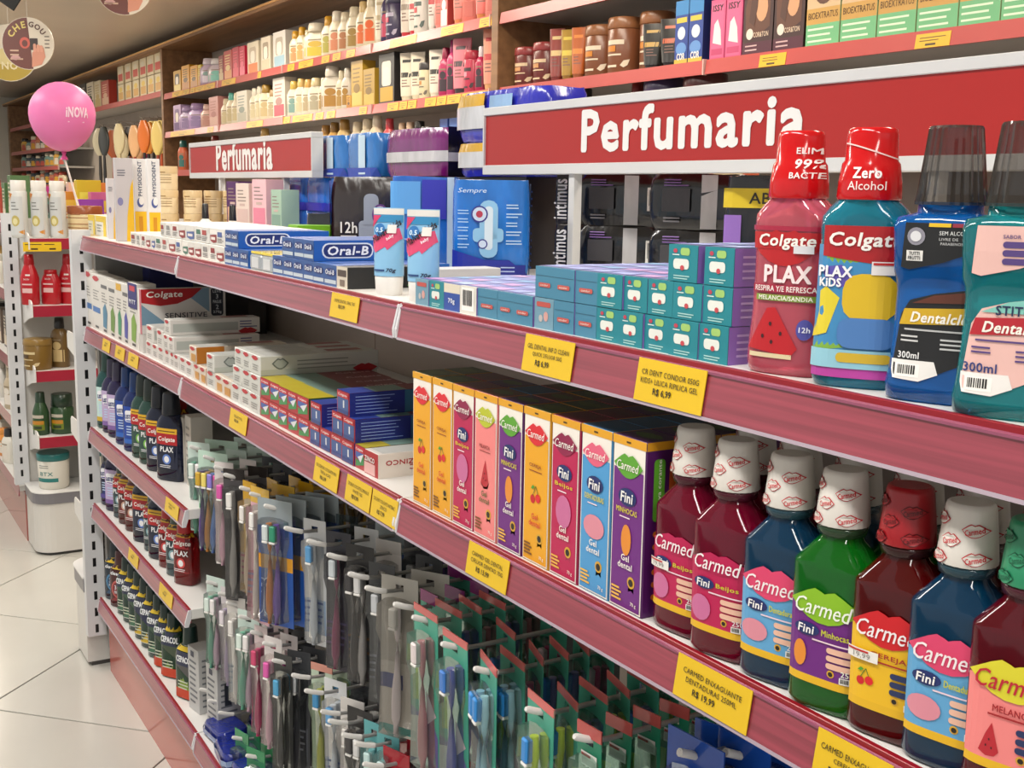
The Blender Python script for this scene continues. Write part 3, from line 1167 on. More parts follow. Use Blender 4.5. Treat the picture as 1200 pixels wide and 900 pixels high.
# ---- toothbrush blister pack hanging from a hook (origin at the hook)
def card_mesh(mb, w, top, bot, mat, hole=.007, th=.0009, header=None, hm=None):
    xs = [-w / 2, -hole, hole, w / 2]
    zs = [bot, -.006, .004, top]
    for i in range(3):
        for j in range(3):
            if i == 1 and j == 1:
                continue
            mb.box(xs[i], xs[i + 1], -th / 2, th / 2, zs[j], zs[j + 1], mat)
    if header:
        mb.box(-w / 2, w / 2, -th, th, top - header, top + .001, hm)


def brush_parts(hcol, grip, bcol, h, x=0.0, y=-.006, top=-.03, curve=.003, white='#e4e2de'):
    hm, gm, bm = MB(), MB(), MB()
    n = 9
    pts, rad = [], []
    for k in range(n):
        t = k / (n - 1)
        pts.append((x + curve * sin(t * 5), y, top - t * h))
        rad.append([.0055, .0062, .0034, .0032, .0045, .0068, .0074, .0068, .0045][k])
    hm.tube(pts, rad, M(hcol, 'plastic'), 8)
    gm.tube([(p[0] + .0004, p[1] - .0012, p[2]) for p in pts[4:8]], [.002, .0048, .0052, .003], M(grip, 'plastic'), 8)
    bm.box(x - .0065, x + .0065, y - .014, y - .004, top - .030, top - .001, M(bcol, 'paper'), .002)
    bm.box(x - .0065, x + .0065, y - .0142, y - .005, top - .034, top - .030, M(white, 'paper'), .001)
    return hm, gm, bm


def blister(card, handles, w=.05, H=.21, header=None, hh=.012, clear='#e2ece8', deep=.016, art=None, paper=True, sticker=False):
    """handles: list of (handle colour, grip colour, bristle colour)"""
    out = []
    mb = MB()
    top, bot = .016, .016 - H
    card_mesh(mb, w, top, bot, M(card, 'paper' if paper else 'clear'), header=hh if header else None, hm=M(header, 'gloss') if header else None)
    subs = []
    pm = MB()
    if art:
        art(Print(pm, s_front(-.0006)), w, top, bot)
    if sticker:
        P = Print(pm, s_front(-.0008))
        P.rect(-w * .3, w * .35, -.03, -.014, '#e6e2de', 2)
        P.rect(-w * .28, w * .1, -.019, -.016, '#b82c2c', 3)
        P.rect(-w * .26, w * .3, -.028, -.021, '#c2bcb8', 3)
    if pm.f:
        subs.append(('print', pm.mesh('print')))
    out.append(('backing_card', mb.mesh('backing_card'), subs))
    n = len(handles)
    for k, (a, b, c) in enumerate(handles):
        x = (k - (n - 1) / 2) * min(.017, w / (n + .6))
        hm, gm, bm = brush_parts(a, b, c, H * .80, x, -.0075, -.026, .0015 + .001 * k)
        out.append(('handle', hm.mesh('handle'), [('grip', gm.mesh('grip'))]))
        out.append(('bristles', bm.mesh('bristles'), []))
    sh = MB()
    r = []
    for z, q in ((-.016, .4), (-.020, .95), (-.06, 1), (-.08, .8), (-.14, .8), (bot + .012, .9), (bot + .006, .4)):
        r.append([(-w * .42 * q, -.0012, z), (-w * .34 * q, -deep * q - .003, z), (w * .34 * q, -deep * q - .003, z), (w * .42 * q, -.0012, z)])
    cl = [int(clear[i:i + 2], 16) for i in (1, 3, 5)]
    sh.loft(r[::-1], M('#%02x%02x%02x' % tuple(int(c * .4 + 250 * .6) for c in cl), 'clear'), False)
    out.append(('blister', sh.mesh('blister'), []))
    return out


# ---- soft pad packs
def soft_pack(w, d, h, col, bands=(), puff=.35, art=None, side=None, n=10, seed=0, left=None):
    rn = random.Random(seed)
    prof = []
    K = 9
    for k in range(K):
        t = k / (K - 1)
        s = 1 - puff * .22 * (2 * abs(t - .5)) ** 5
        prof.append((t * h, w / 2 * s, d / 2 * s, 5.5))
    mb = MB()
    rings = []
    for z, hx, hy, e in prof:
        rings.append([(x * (1 + .012 * rn.uniform(-1, 1)), y * (1 + .02 * rn.uniform(-1, 1)), zz + .0015 * rn.uniform(-1, 1)) for x, y, zz in sup(hx, hy, e, z, 28)])
    mb.loft(rings, M(col, 'film'))
    subs = []
    pm = MB()
    sf0 = mk_surf(prof)
    sf = lambda x, z, o: sf0(x, z, o + d * .045)
    P = Print(pm, sf, 8)
    Q = Print(pm, (lambda a, b, o: (w / 2 * 1.016 + o, a, b)), 1)
    for z0, z1, c in bands:
        P.rect(-w / 2 * .96, w / 2 * .96, z0, z1, M(c, 'film'), 1)
        Q.rect(-d / 2 * .82, d / 2 * .82, z0, z1, M(c, 'film'), 1)
    if art:
        art(P, w, h)
    if side:
        side(Q, d, h)
    if left:
        left(Print(pm, (lambda a, b, o: (-w / 2 * 1.016 - o, a, b)), 1), d, h)
    if pm.f:
        subs.append(('print', pm.mesh('print')))
    return [('wrapper', mb.mesh('wrapper'), subs)]

# ================================================================== top shelf, front row
def XA(u, dy=.012, z=ZA + .0003):
    x = xat(u, dy, z)
    for _ in range(3):
        x = xat(u, fy(x) + dy, z)
    return x


def row(us, z, dy, make, name, lab, cat, group, h, d=.17, zz=ZA, jit=.0025, gap=.0006):
    """a row of carton ends whose left/right limits were read off the photo at the shelf edge"""
    for k in range(len(us) - 1):
        if us[k] is None or us[k + 1] is None:
            continue
        xa, xb = XA(us[k], dy, zz + .0003), XA(us[k + 1], dy, zz + .0003)
        w_ = xb - xa - gap
        tpl = make(k, w_, d, h)
        jy = random.uniform(0, jit)
        put(tpl, name, lab(k), cat, (xa, fy(xa) + dy + jy, z), 0, group)


def end_small(seed):
    rn = random.Random(seed)
    c = rn.choice(['#8e2a2a', '#8e2a2a', '#a8433c', '#41705c', '#4a5f96', '#8a8784'])

    def f(P, w, h):
        P.rect(w * .08, w * .92, h * .62, h * .9, rn.choice(['#e6e2da', '#d8d4cc']), 1)
        if rn.random() < .5:
            P.fan([(w * .1, h * .55), (w * .9, h * .62), (w * .9, h * .15), (w * .5, h * .08), (w * .15, h * .2)], (w * .5, h * .35), c, 2)
            P.rect(w * .25, w * .75, h * .28, h * .45, '#e8dcd4', 3)
        else:
            P.rect(w * .15, w * .7, h * .5, h * .8, c, 2)
            P.lines(w * .12, w * .9, h * .4, 3, h * .1, h * .04, '#6f6a66', 2, seed)
    return f


def mk_small(col='#dcd8d0'):
    def f(k, w, d, h):
        return carton(w, d, h, col, end_small(k * 7 + int(h * 1e4)), lambda P, dd, hh: P.lines(dd * .1, dd * .9, hh * .8, 2, hh * .35, hh * .18, '#9a4a48', 1, k), lambda P, ww, dd: P.rect(ww * .1, ww * .9, dd * .1, dd * .8, '#e9e6e0', 1))
    return f


HS = .0305
us = [153, 160, 165, 171, 177, 182, 190, 197, 206, 213.5, 220.5, 228, 236.5, 245, 253, 263.2]
row(us, ZA, .012, mk_small(), 'toothpaste_carton', lambda k: 'small white toothpaste carton, %s from the left in the lower row at the shelf edge' % ORD[k], 'carton', 'small white cartons left of the blue ones', HS)
us = [188.5, 194, 201, 209, 218, 228.5, 236.5, 245, 254, 263.2]
row(us, ZA + HS + .0006, .016, mk_small('#d6d3cd'), 'toothpaste_carton', lambda k: 'small white toothpaste carton, %s from the left in the upper row beside blue cartons' % ORD[k], 'carton', 'small white cartons left of the blue ones', HS)


def ob_front(P, w, h):
    P.rect(0, w, 0, h, '#27508c', 1)
    P.rect(w * .06, w * .94, h * .12, h * .3, '#b9c4cc', 2)
    P.ell(w / 2, h * .66, w * .44, h * .2, '#1b2f70', 2)
    P.text('Oral-B', w / 2, h * .66, h * .22, '#e6eaf2', 4, .04, .12, w * .66, True)


def ob_side(P, d, h):
    P.rect(0, d, 0, h, '#1559ae', 1)
    P.rrect(d * .07, d * .07 + h * 2.75, h * .12, h * .88, h * .34, '#dfe6f0', 2)
    P.rrect(d * .07 + h * .08, d * .07 + h * 2.67, h * .19, h * .81, h * .29, '#1b2f70', 3)
    P.text('Oral-B', d * .07 + h * 1.375, h * .5, h * .42, '#f2f4f8', 5, .05, .15, h * 2.15, True)


def mk_ob(k, w, d, h):
    return carton(w, d, h, '#1d56a4', ob_front, ob_side, lambda P, ww, dd: P.rect(ww * .1, ww * .9, dd * .1, dd * .9, '#3a63b0', 1))


row([263.6, 272.5, 281, 290.5], ZA, .012, mk_ob, 'toothpaste_carton', lambda k: 'blue toothpaste carton, %s in the lower row right of the small white ones' % ORD[k], 'carton', 'blue toothpaste cartons', HS, .15)
row([263.6, 271.5, 279.5], ZA + HS + .0006, .014, mk_ob, 'toothpaste_carton', lambda k: 'blue toothpaste carton in the left upper stack, %s from the white ones' % ORD[k], 'carton', 'blue toothpaste cartons', HS, .17)
row([319, 331, 343, 355, 367, 380, 394.5], ZA, .012, mk_ob, 'toothpaste_carton', lambda k: 'blue toothpaste carton, %s in the lower row left of the black carton' % ORD[k], 'carton', 'blue toothpaste cartons', HS, .18)
row([331, 344, 355.5, 367], ZA + HS + .0006, .014, mk_ob, 'toothpaste_carton', lambda k: 'blue toothpaste carton in the right upper stack, %s from the left' % ORD[k], 'carton', 'blue toothpaste cartons', HS, .18)
# clear packs with a yellow lid between the two blue stacks
for k, (ua, ub) in enumerate(((291.5, 304), (304.5, 318))):
    xa, xb = XA(ua), XA(ub)
    t = thing('floss_pack', 'clear floss box with yellow top between blue cartons, %s one' % ('left', 'right')[k], 'floss', (xa, fy(xa) + .014, ZA), 0, 'clear floss boxes')
    W_ = xb - xa - .001
    part('case', MB().box(0, W_, 0, .05, 0, .026, M('#9aa0a4', 'gloss'), .003), t)
    part('lid', MB().box(.001, W_ - .001, .002, .12, .0265, .031, M('#d8bf2a', 'gloss'), .001), t)
    pm = MB()
    Print(pm, s_front()).rect(W_ * .2, W_ * .8, .004, .022, '#c9cccc', 1)
    part('print', pm, t)
# black carton with the leaf


def bl_side(P, d, h):
    P.lines(d * .35, d * .62, h * .78, 3, h * .13, h * .05, '#8c8c8c', 2, 2)
    P.fan([(d * .70, h * .1), (d * .78, h * .45), (d * .95, h * .5), (d * .98, h * .15), (d * .85, h * .02)], (d * .85, h * .25), '#4f9a2c', 2)


xa, xb = XA(395), XA(407)
put(carton(xb - xa, .13, HS, '#1b1b1c', lambda P, w, h: (P.rect(0, w, 0, h, '#cfc6b4', 1), P.rect(w * .1, w * .9, h * .55, h * .85, '#4a3c34', 2), P.rect(w * .3, w * .75, h * .1, h * .4, '#7a6a5c', 2)), bl_side), 'toothpaste_carton', 'black toothpaste carton with green leaf beside the kids tubes', 'carton', (xa, fy(xa) + .012, ZA))
put(carton(.045, .12, HS, '#b8b8bc', lambda P, w, h: P.rect(0, w, h * .3, h, '#d8dde2', 1), lambda P, d, h: P.rect(0, d, 0, h * .5, '#1c1c1e', 1)), 'toothpaste_carton', 'white and black carton behind the gap between the two tubes', 'carton', (xa + .06, fy(xa) + .10, ZA))
put(carton(.06, .15, .026, '#6fae22', None, lambda P, d, h: P.rect(0, d, 0, h * .4, '#4f9a2c', 1)), 'toothpaste_carton', 'bright green flat carton behind the blue cartons', 'carton', (xat(358, .30, ZA + .03), .26, ZA + .0005 + .034))
put(carton(.09, .15, .034, '#5a6a80'), 'toothpaste_carton', 'grey blue carton under the bright green flat one', 'carton', (xat(352, .30, ZA + .03), .255, ZA))
put(carton(.05, .15, .022, '#17181a', lambda P, w, h: P.text('nos', w * .5, h * .45, h * .45, '#e8e8e8', 2, .05, 0, w * .7, True)), 'toothpaste_carton', 'low black carton between second tube and blue pad pack', 'carton', (xat(503, .05, ZA + .01), .06, ZA))


# kids tubes standing on their caps
def tube_tpl(W=.047, H=.115):
    cap = MB().loft([sup(W * .36, W * .31, 2, 0, 24), sup(W * .39, W * .33, 2, .002, 24), sup(W * .42, W * .35, 2, .024, 24), sup(W * .40, W * .33, 2, .0255, 24)], M('#e0ddd8', 'plastic'))
    prof = [(.0255, W * .44, W * .36, 2), (.05, W * .455, W * .32, 2), (.08, W * .475, W * .2, 2), (H - .009, W * .49, .0022, 2), (H, W * .49, .0012, 3)]
    body = MB().loft([sup(hx, hy, n, z, 24) for z, hx, hy, n in prof], M('#86b9dc', 'gloss'))
    pm = MB()
    P = Print(pm, mk_surf(prof), 10)
    P.rect(-W * .48, W * .48, H - .009, H - .001, '#dcdad4', 1)
    P.rect(-W * .46, W * .46, H - .019, H - .0095, '#2a7fae', 2)
    P.fan([(-W * .45, H - .010), (-W * .2, H - .010), (-W * .46, H - .026)], (-W * .38, H - .014), '#c83a64', 3)
    P.fan([(-W * .45, .062), (-W * .3, .056), (W * .02, .064), (W * .10, .060), (W * .42, .074), (W * .46, H - .040), (W * .38, H - .026), (W * .2, H - .028), (-W * .45, .078)], (0, .076), '#d4466e', 2)
    P.ell(-W * .2, H - .029, W * .17, .0085, '#2a6fae', 4)
    P.text('0.5', -W * .2, H - .029, .006, '#d8ecf8', 5, .04, 0, W * .22, True)
    P.text('Malvatrikids', 0, .0845, .0085, '#1c1418', 5, .03, .2, W * .95, True, .62)
    P.text('baby', W * .15, .0765, .005, '#f6e8ee', 5, .03, .2, None, True, .62)
    P.rect(W * .05, W * .30, H - .033, H - .022, '#e6dcd6', 6)
    P.rect(-W * .3, W * .05, .032, .0345, '#2a4a7c', 3)
    P.text('70g', W * .22, .033, .006, '#1c2c4c', 4, .04, .2, W * .24, True)
    return [('cap', cap.mesh('cap'), []), ('tube_body', body.mesh('tube_body'), [('print', pm.mesh('print'))])]


TT = tube_tpl()
for k, (u, dy, lab) in enumerate(((456, .034, 'pink and blue kids toothpaste tube standing on white cap, beside the black carton'), (496, .036, 'pink and blue kids toothpaste tube standing behind the lowest teal cartons'))):
    x = XA(u, dy)
    put(TT, 'toothpaste_tube', lab, 'tube', (x, fy(x) + dy, ZA), .62, 'kids toothpaste tubes')


# kids cartons
def kid_front(style):
    def f(P, w, h):
        if style == 'blue':
            P.rect(0, w, 0, h, '#3f7f9c', 1)
            P.rect(w * .04, w * .96, h * .7, h * .715, '#2c6178', 2)
            P.rrect(w * .2, w * .8, h * .34, h * .48, h * .06, '#c0554c', 3)
            P.text('condor', w / 2, h * .41, h * .07, '#f0dcd4', 4, .03, 0, w * .4, True)
        elif style == 'teal':
            P.rect(0, w, 0, h, '#12808c', 1)
            P.ell(w * .24, h * .83, w * .07, h * .06, '#b83c50', 2)
            P.rrect(w * .42, w * .74, h * .72, h * .92, h * .08, '#9cc46c', 2)
            P.rect(w * .14, w * .38, h * .71, h * .74, '#d0e4e0', 2)
            P.rrect(w * .18, w * .72, h * .34, h * .62, h * .1, '#dfe4dc', 2)
            P.ell(w * .5, h * .38, w * .07, h * .07, '#c0444c', 3)
            P.lines(w * .2, w * .8, h * .17, 2, h * .07, h * .03, '#a8d4d0', 2, 3)
        elif style == 'light':
            P.rect(0, w, 0, h, '#6a94a8', 1)
            P.rrect(w * .12, w * .86, h * .72, h * .88, h * .06, '#b84c44', 2)
            P.ell(w * .62, h * .42, w * .12, h * .16, '#cf9c94', 2)
            P.ell(w * .35, h * .34, w * .1, h * .12, '#b9b4b0', 2)
        elif style == 'navy':
            P.rect(0, w, 0, h * .66, '#22489a', 1)
            P.rect(0, w, h * .66, h, '#d8d0bc', 1)
            P.text('70g', w / 2, h * .35, h * .22, '#dfe4f0', 3, .04, 0, w * .4, True)
        else:
            P.rect(0, w, 0, h, '#d8d6cc', 1)
            P.bars(w * .12, w * .88, h * .12, h * .95, 2)
    return f


def kid_side(P, d, h):
    P.rect(0, d, 0, h, '#8262ae', 1)
    P.lines(d * .05, d * .6, h * .8, 4, h * .18, h * .06, '#b8a0d4', 2, 3)


def kid_top(P, w, d):
    rn = random.Random(int(w * 1e5))
    P.rect(w * .03, w * .97, d * .02, d * .98, '#6a74b8', 1)
    for k in range(4):
        a = rn.random() * .7
        P.rect(w * .1, w * .9, d * (.05 + .24 * k), d * (.16 + .24 * k), rn.choice(['#8c9cd8', '#b48ac4', '#6a9ccc', '#9cb4e0']), 2)


KB = {}


def mk_kid(styles):
    def f(k, w, d, h):
        s = styles[k]
        col = {'blue': '#427f9c', 'teal': '#13808c', 'light': '#6a94a8', 'navy': '#22489a', 'code': '#cfccc4'}[s]
        return carton(w, d, h, col, kid_front(s), kid_side, kid_top)
    return f


HK = .0315
st = ['light', 'teal', 'navy', 'code', 'blue', 'blue', 'blue']
NM = {'light': 'pale blue', 'teal': 'teal', 'navy': 'navy and cream', 'code': 'barcode-end', 'blue': 'plain blue'}
row([486.7, 502, 519.5, 538.5, 558, 581.5, 601, 624], ZA, .012, mk_kid(st), 'kids_carton', lambda k: '%s kids toothpaste carton, %s from the tubes in the single low row' % (NM[st[k]], ORD[k]), 'carton', 'kids toothpaste cartons', HK, .17)
st1 = ['light', 'blue', 'blue', 'teal', 'teal', 'teal', 'teal', 'teal']
row([625, 647.5, 671.5, 697, 725, 752.3, 783.2, 817.5, 852], ZA, .012, mk_kid(st1), 'kids_carton', lambda k: '%s kids toothpaste carton, bottom row of the tall stack, %s from its left' % (NM[st1[k]], ORD[k]), 'carton', 'kids toothpaste cartons', HK, .17)
st2 = ['blue', 'blue', 'blue', 'teal', 'teal', 'teal', 'teal', 'teal']
row([625, 648, 672, 698.5, 728, 755.5, 785, 819, 853.5], ZA + HK + .0006, .013, mk_kid(st2), 'kids_carton', lambda k: '%s kids toothpaste carton, second row of the tall stack, %s from its left' % (NM[st2[k]], ORD[k]), 'carton', 'kids toothpaste cartons', HK, .17)
row([779, 813], ZA + 2 * HK + .0012, .014, mk_kid(['teal']), 'kids_carton', lambda k: 'teal kids toothpaste carton on top of the stack, left one', 'carton', 'kids toothpaste cartons', HK, .17)
row([819.5, 854], ZA + 2 * HK + .0012, .014, mk_kid(['teal']), 'kids_carton', lambda k: 'teal kids toothpaste carton on top of the stack, beside the pink bottle', 'carton', 'kids toothpaste cartons', HK, .17)

# ---- mouthwash bottles at the right
RCAP = M('#c01218', 'gloss')
x = XA(897, .03)
put(bottle(PX, M('#dc6676', 'liquid'), PXCAP, RCAP, None, None, plax_melon, cap_print=cap_bact), 'mouthwash_bottle', 'pink watermelon mouthwash bottle with red cap beside teal cartons', 'bottle', (2.703, fy(2.7) + .034, ZA), .30, 'mouthwashes on the top shelf')
put(bottle(PX, M('#1d86a0', 'liquid'), PXCAP, RCAP, None, None, plax_kids, cap_print=cap_zero), 'mouthwash_bottle', 'blue kids mouthwash bottle with red cap reading Zero Alcohol', 'bottle', (2.772, fy(2.77) + .036, ZA), .58, 'mouthwashes on the top shelf')
CLR = M('#b4b0ac', 'clear')
put(bottle(DC, M('#0f62b4', 'liquid'), DCCAP, CLR, None, None, dental_label('dark'), flute=.05), 'mouthwash_bottle', 'deep blue mouthwash bottle with black and yellow label and clear cup cap', 'bottle', (2.844, fy(2.84) + .036, ZA), .38, 'mouthwashes on the top shelf')
put(bottle(DC, M('#1c8c94', 'liquid'), DCCAP, CLR, None, None, dental_label('pale'), flute=.05), 'mouthwash_bottle', 'teal mouthwash bottle with peach label at the right end of the top shelf', 'bottle', (2.905, fy(2.9) + .030, ZA), .42, 'mouthwashes on the top shelf')
put(bottle(DC, M('#0f62b4', 'liquid'), DCCAP, CLR, None, None, dental_label('pale'), flute=.05), 'mouthwash_bottle', 'blue mouthwash bottle half hidden behind the teal one', 'bottle', (2.935, fy(2.9) + .105, ZA), .5, 'mouthwashes on the top shelf')


# ---- pad packs and other goods standing behind on the top shelf
def art_pad(P, w, h):
    P.text('Sempre', -w * .42, h * .86, h * .06, '#cfe4f6', 2, .0, .2, w * .34)
    P.rrect(-w * .16, w * .06, h * .22, h * .80, w * .1, '#8cc0e4', 2)
    P.rrect(-w * .24, w * .13, h * .38, h * .52, w * .05, '#8cc0e4', 2)
    P.rrect(-w * .10, w * .0, h * .3, h * .74, w * .045, '#d4e4f0', 3)
    P.ell(-w * .16, h * .66, w * .10, h * .085, '#2c2c8a', 4)
    P.ell(-w * .16, h * .66, w * .082, h * .07, '#c8d8ee', 5)
    P.ell(-w * .16, h * .66, w * .04, h * .035, '#b0324c', 6)
    P.ell(-w * .12, h * .36, w * .06, h * .05, '#2c2c8a', 4)
    P.ell(-w * .12, h * .36, w * .045, h * .038, '#c8d8ee', 5)
    for k in range(5):
        P.lines(w * .16, w * .36, h * (.76 - .09 * k), 2, h * .03, h * .012, '#b8d8f2', 2, k)
        P.lines(-w * .42, -w * .27, h * (.7 - .085 * k), 2, h * .03, h * .01, '#a8ccec', 2, k + 9)
    P.fan([(-w * .48, 0), (w * .48, 0), (w * .48, h * .02), (w * .2, h * .2), (-w * .1, h * .2), (-w * .48, h * .3)], (0, h * .08), '#1c2c9c', 2)
    P.rect(w * .05, w * .4, h * .03, h * .15, '#1c2690', 3)
    P.lines(w * .1, w * .35, h * .13, 3, h * .04, h * .012, '#b8c8f2', 4, 2)


def side_pad(Q, d, h):
    Q.rect(-d * .1, d * .12, h * .03, h * .97, '#c6ccd6', 2)
    Q.lines(-d * .38, -d * .16, h * .9, 12, h * .07, h * .02, '#2a5aa8', 2, 4)


def place_back(tpl, name, label, cat, u, y, z, group=None, rz=0.0):
    x = xat(u, y, z)
    return put(tpl, name, label, cat, (x, y, z), rz, group)


GP = 'pad packs behind the toothpaste'


def pack_at(tpl_args, label, L, rz, z=ZA, group=GP, name='pad_pack', **kw):
    """L: near-left bottom corner of the broad face"""
    w_, d_, h_ = tpl_args[:3]
    c, q = cos(rz), sin(rz)
    x, y = L[0] + c * w_ / 2 - q * d_ / 2, L[1] + q * w_ / 2 + c * d_ / 2
    return put(soft_pack(*tpl_args, **kw), name, label, 'pad pack', (x, y, z), rz, group)


# broad faces turned along the gondola towards the camera
pack_at((.123, .085, .156, '#1f74cc', (), .2, art_pad, side_pad), 'large bright blue sanitary pad pack standing behind the kids cartons', (1.728, .234), 1.12, seed=2)


def art_b2(P, w, h):
    P.rect(-w * .06, w * .26, h * .55, h * .97, '#2a2cae', 1)
    P.rect(w * .27, w * .36, 0, h, '#b8d0e8', 2)
    P.rect(-w * .47, -w * .08, h * .6, h * .95, '#5aa0e0', 2)


pack_at((.125, .09, .162, '#2468c4', (), .2, art_b2, None), 'blue pad pack with white stripe behind the two kids tubes', (xat(458, .24, ZA + .1), .24), 1.12, seed=3)


def art_12h(P, w, h):
    P.text('12h', -w * .34, h * .33, h * .13, '#dcdad8', 2, .02, 0, w * .2)
    P.rect(-w * .34, -w * .15, h * .27, h * .3, '#b8b4b4', 2)
    P.rrect(-w * .06, w * .12, h * .04, h * .80, w * .07, '#8c94a4', 2)
    P.rrect(-w * .12, w * .18, h * .12, h * .48, w * .05, '#8c94a4', 2)
    P.ell(w * .14, h * .55, w * .1, h * .13, '#5a2c78', 3)
    P.ell(w * .14, h * .55, w * .08, h * .105, '#c8b8cc', 4)
    P.ell(w * .10, h * .2, w * .06, h * .09, '#5a2c78', 3)
    P.ell(w * .10, h * .2, w * .045, h * .07, '#b4a8bc', 4)
    P.lines(w * .28, w * .46, h * .8, 5, h * .14, h * .02, '#8c8488', 2, 3)


def left_12h(Q, d, h):
    Q.rect(-d * .42, -d * .1, h * .05, h * .95, M('#8c2478', 'film'), 1)
    Q.rect(-d * .1, d * .42, h * .05, h * .95, M('#6c6460', 'film'), 1)
    Q.rect(d * .0, d * .12, h * .2, h * .6, M('#8a5a9c', 'film'), 2)


pack_at((.15, .11, .163, '#2a2222', (), .35, art_12h, None), 'dark brown pad pack marked 12h with magenta side', (xat(387, .24, ZA + .1), .24), 1.12, seed=4, left=left_12h)
pack_at((.07, .06, .085, '#20242c', (), .3, None, None), 'small dark pack left of the magenta sided pack', (xat(358, .30, ZA + .04), .30), .9, seed=6)


def band3(P, w, h):
    P.rect(-w * .49, w * .49, h * .30, h * .52, M('#c6c4c8', 'film'), 2)


def band3s(Q, d, h):
    Q.rect(-d * .44, d * .44, 0, h, M('#151316', 'film'), 1)
    Q.rect(-d * .44, d * .44, h * .30, h * .48, M('#c6c4c8', 'film'), 2)


xp = xat(447, .465, ZA + .2)
pack_at((xat(521, .465, ZA + .2) - xp, .11, .098, '#74156a', (), .3, band3, band3s), 'purple pad pack with white band behind the dark 12h pack', (xp, .465), 0, ZA + .168, seed=7)
put(carton(.60, .28, .166, '#2c2a2c'), 'display_box', 'dark display carton carrying the purple pad pack', 'carton', (.95, .475, ZA))


def art_wb(P, w, h):
    P.rect(-w * .48, -w * .10, h * .70, h * .97, M('#d0a01c', 'film'), 2)
    P.rect(-w * .49, -w * .09, h * .26, h * .72, M('#cfd0d2', 'film'), 2)
    P.rect(-w * .07, w * .3, h * .1, h * .6, M('#2c86d4', 'film'), 2)
    P.rect(-w * .04, w * .2, h * .66, h * .9, M('#8fb4dc', 'film'), 2)


xw = xat(531, .455, ZA + .2)
pack_at((.32, .11, .064, '#2a2fb0', (), .3, art_wb, None), 'blue white and yellow pad pack, lower of two left of the large sign', (xw, .458), 0, ZA + .1665, seed=9)
pack_at((.33, .11, .09, '#2a2fb0', (), .3, art_wb, None), 'blue white and yellow pad pack, upper of two left of the large sign', (xw - .003, .456), 0, ZA + .2315, seed=8)


def art_lb(P, w, h):
    P.rect(w * .0, w * .2, h * .05, h * .95, '#b9cfe0', 2)
    P.rect(-w * .46, w * .46, 0, h * .2, '#2444a8', 1)


for k, (ua, ub) in enumerate(((367, 402), (403.5, 440))):
    xa, xb = xat(ua, .46, ZA + .2), xat(ub, .46, ZA + .2)
    pack_at((xb - xa, .10, .098, '#2a70b8', (), .3, art_lb, None), 'light blue pad pack right of the smaller sign, %s one' % ('left', 'right')[k], (xa, .46), 0, ZA + .168, seed=11 + k)
xa = xat(333, .46, ZA + .1)
for k in range(4):
    for r_ in range(2):
        pack_at((.145, .10, .082, '#2468c4', (), .3, lambda P, w, h: P.rect(-w * .46, w * .46, 0, h * .25, '#2a2fb0', 1), None), 'small blue pad pack under the light blue ones, %s row, %s from the left' % (('lower', 'upper')[r_], ORD[k]), (xa + .15 * k, .46), 0, ZA + .0835 * r_, seed=21 + k)


# black packs below the large sign
def art_blk(P, w, h):
    P.rect(w * .05, w * .2, h * .02, h * .98, M('#b9b7b8', 'film'), 2)
    P.bars(w * .30, w * .46, h * .3, h * .75, 3, 3)
    P.rrect(-w * .32, -w * .05, h * .32, h * .74, w * .01, '#3c3a3e', 2)
    P.lines(-w * .3, -w * .06, h * .9, 3, h * .05, h * .02, '#7c5a9c', 3, 2)
    P.lines(-w * .3, -w * .08, h * .22, 2, h * .06, h * .03, '#6a686c', 3, 6)


def side_blk(Q, d, h):
    Q.rect(-d * .4, d * .4, h * .1, h * .9, '#241c28', 1)


for r_ in range(2):
    for k, ua in enumerate((674, 757)):
        xa = xat(ua, .47, ZA + .1)
        pack_at((.155, .08, .084, '#121114', (), .5, art_blk, side_blk), 'black pad pack with grey strip under the large sign, %s row, %s one' % (('lower', 'upper')[r_], ('left', 'right')[k]), (xa, .47), .62, ZA + .086 * r_, 'black pad packs under the large sign', seed=30 + k + 5 * r_)


def art_sp(P, w, h):
    P.text('intimus', -w * .1, h * .5, w * .4, '#d8d6da', 7, .02, 0, h * .8, True, pi / 2)
    P.rect(w * .18, w * .45, h * .5, h * .95, '#7a58a8', 2)


for r_ in range(2):
    pack_at((.05, .08, .084, '#17131c', (), .3, art_sp, None), 'narrow black and violet pad pack beside the sign post, %s one' % ('lower', 'upper')[r_], (xat(647, .47, ZA + .1), .47), .5, ZA + .086 * r_, 'black pad packs under the large sign', seed=44 + r_)


def art_yb(P, w, h):
    P.rect(-w * .48, w * .48, h * .74, h * .90, '#d0b41c', 2)
    P.rect(-w * .46, -w * .24, h * .1, h * .68, '#8a64b4', 2)
    P.text('ABAS', w * .1, h * .82, h * .09, '#2a2410', 3, .02, 0, w * .5, True)


pack_at((.10, .08, .165, '#141216', (), .2, art_yb, None), 'black pad pack with yellow band behind the pink bottle', (xat(848, .44, ZA + .1), .44), .75, ZA, 'black pad packs under the large sign', seed=51)
for k in range(4):
    put(carton(.07, .05, .048, ('#b0442c', '#c87a2c', '#9c3a30', '#c8603c')[k], lambda P, w, h: (P.rect(w * .1, w * .9, h * .4, h * .7, '#e0c89c', 1), P.rect(w * .1, w * .6, h * .15, h * .3, '#e8d8c0', 1)), top_col='#7a2c20'), 'soap_carton', 'small orange red carton in the pile behind the black packs, %s from the bottom' % ORD[k], 'carton', (xat(829, .70, ZA + .1), .70, ZA + .05 * k), .4, 'orange cartons behind the black packs')


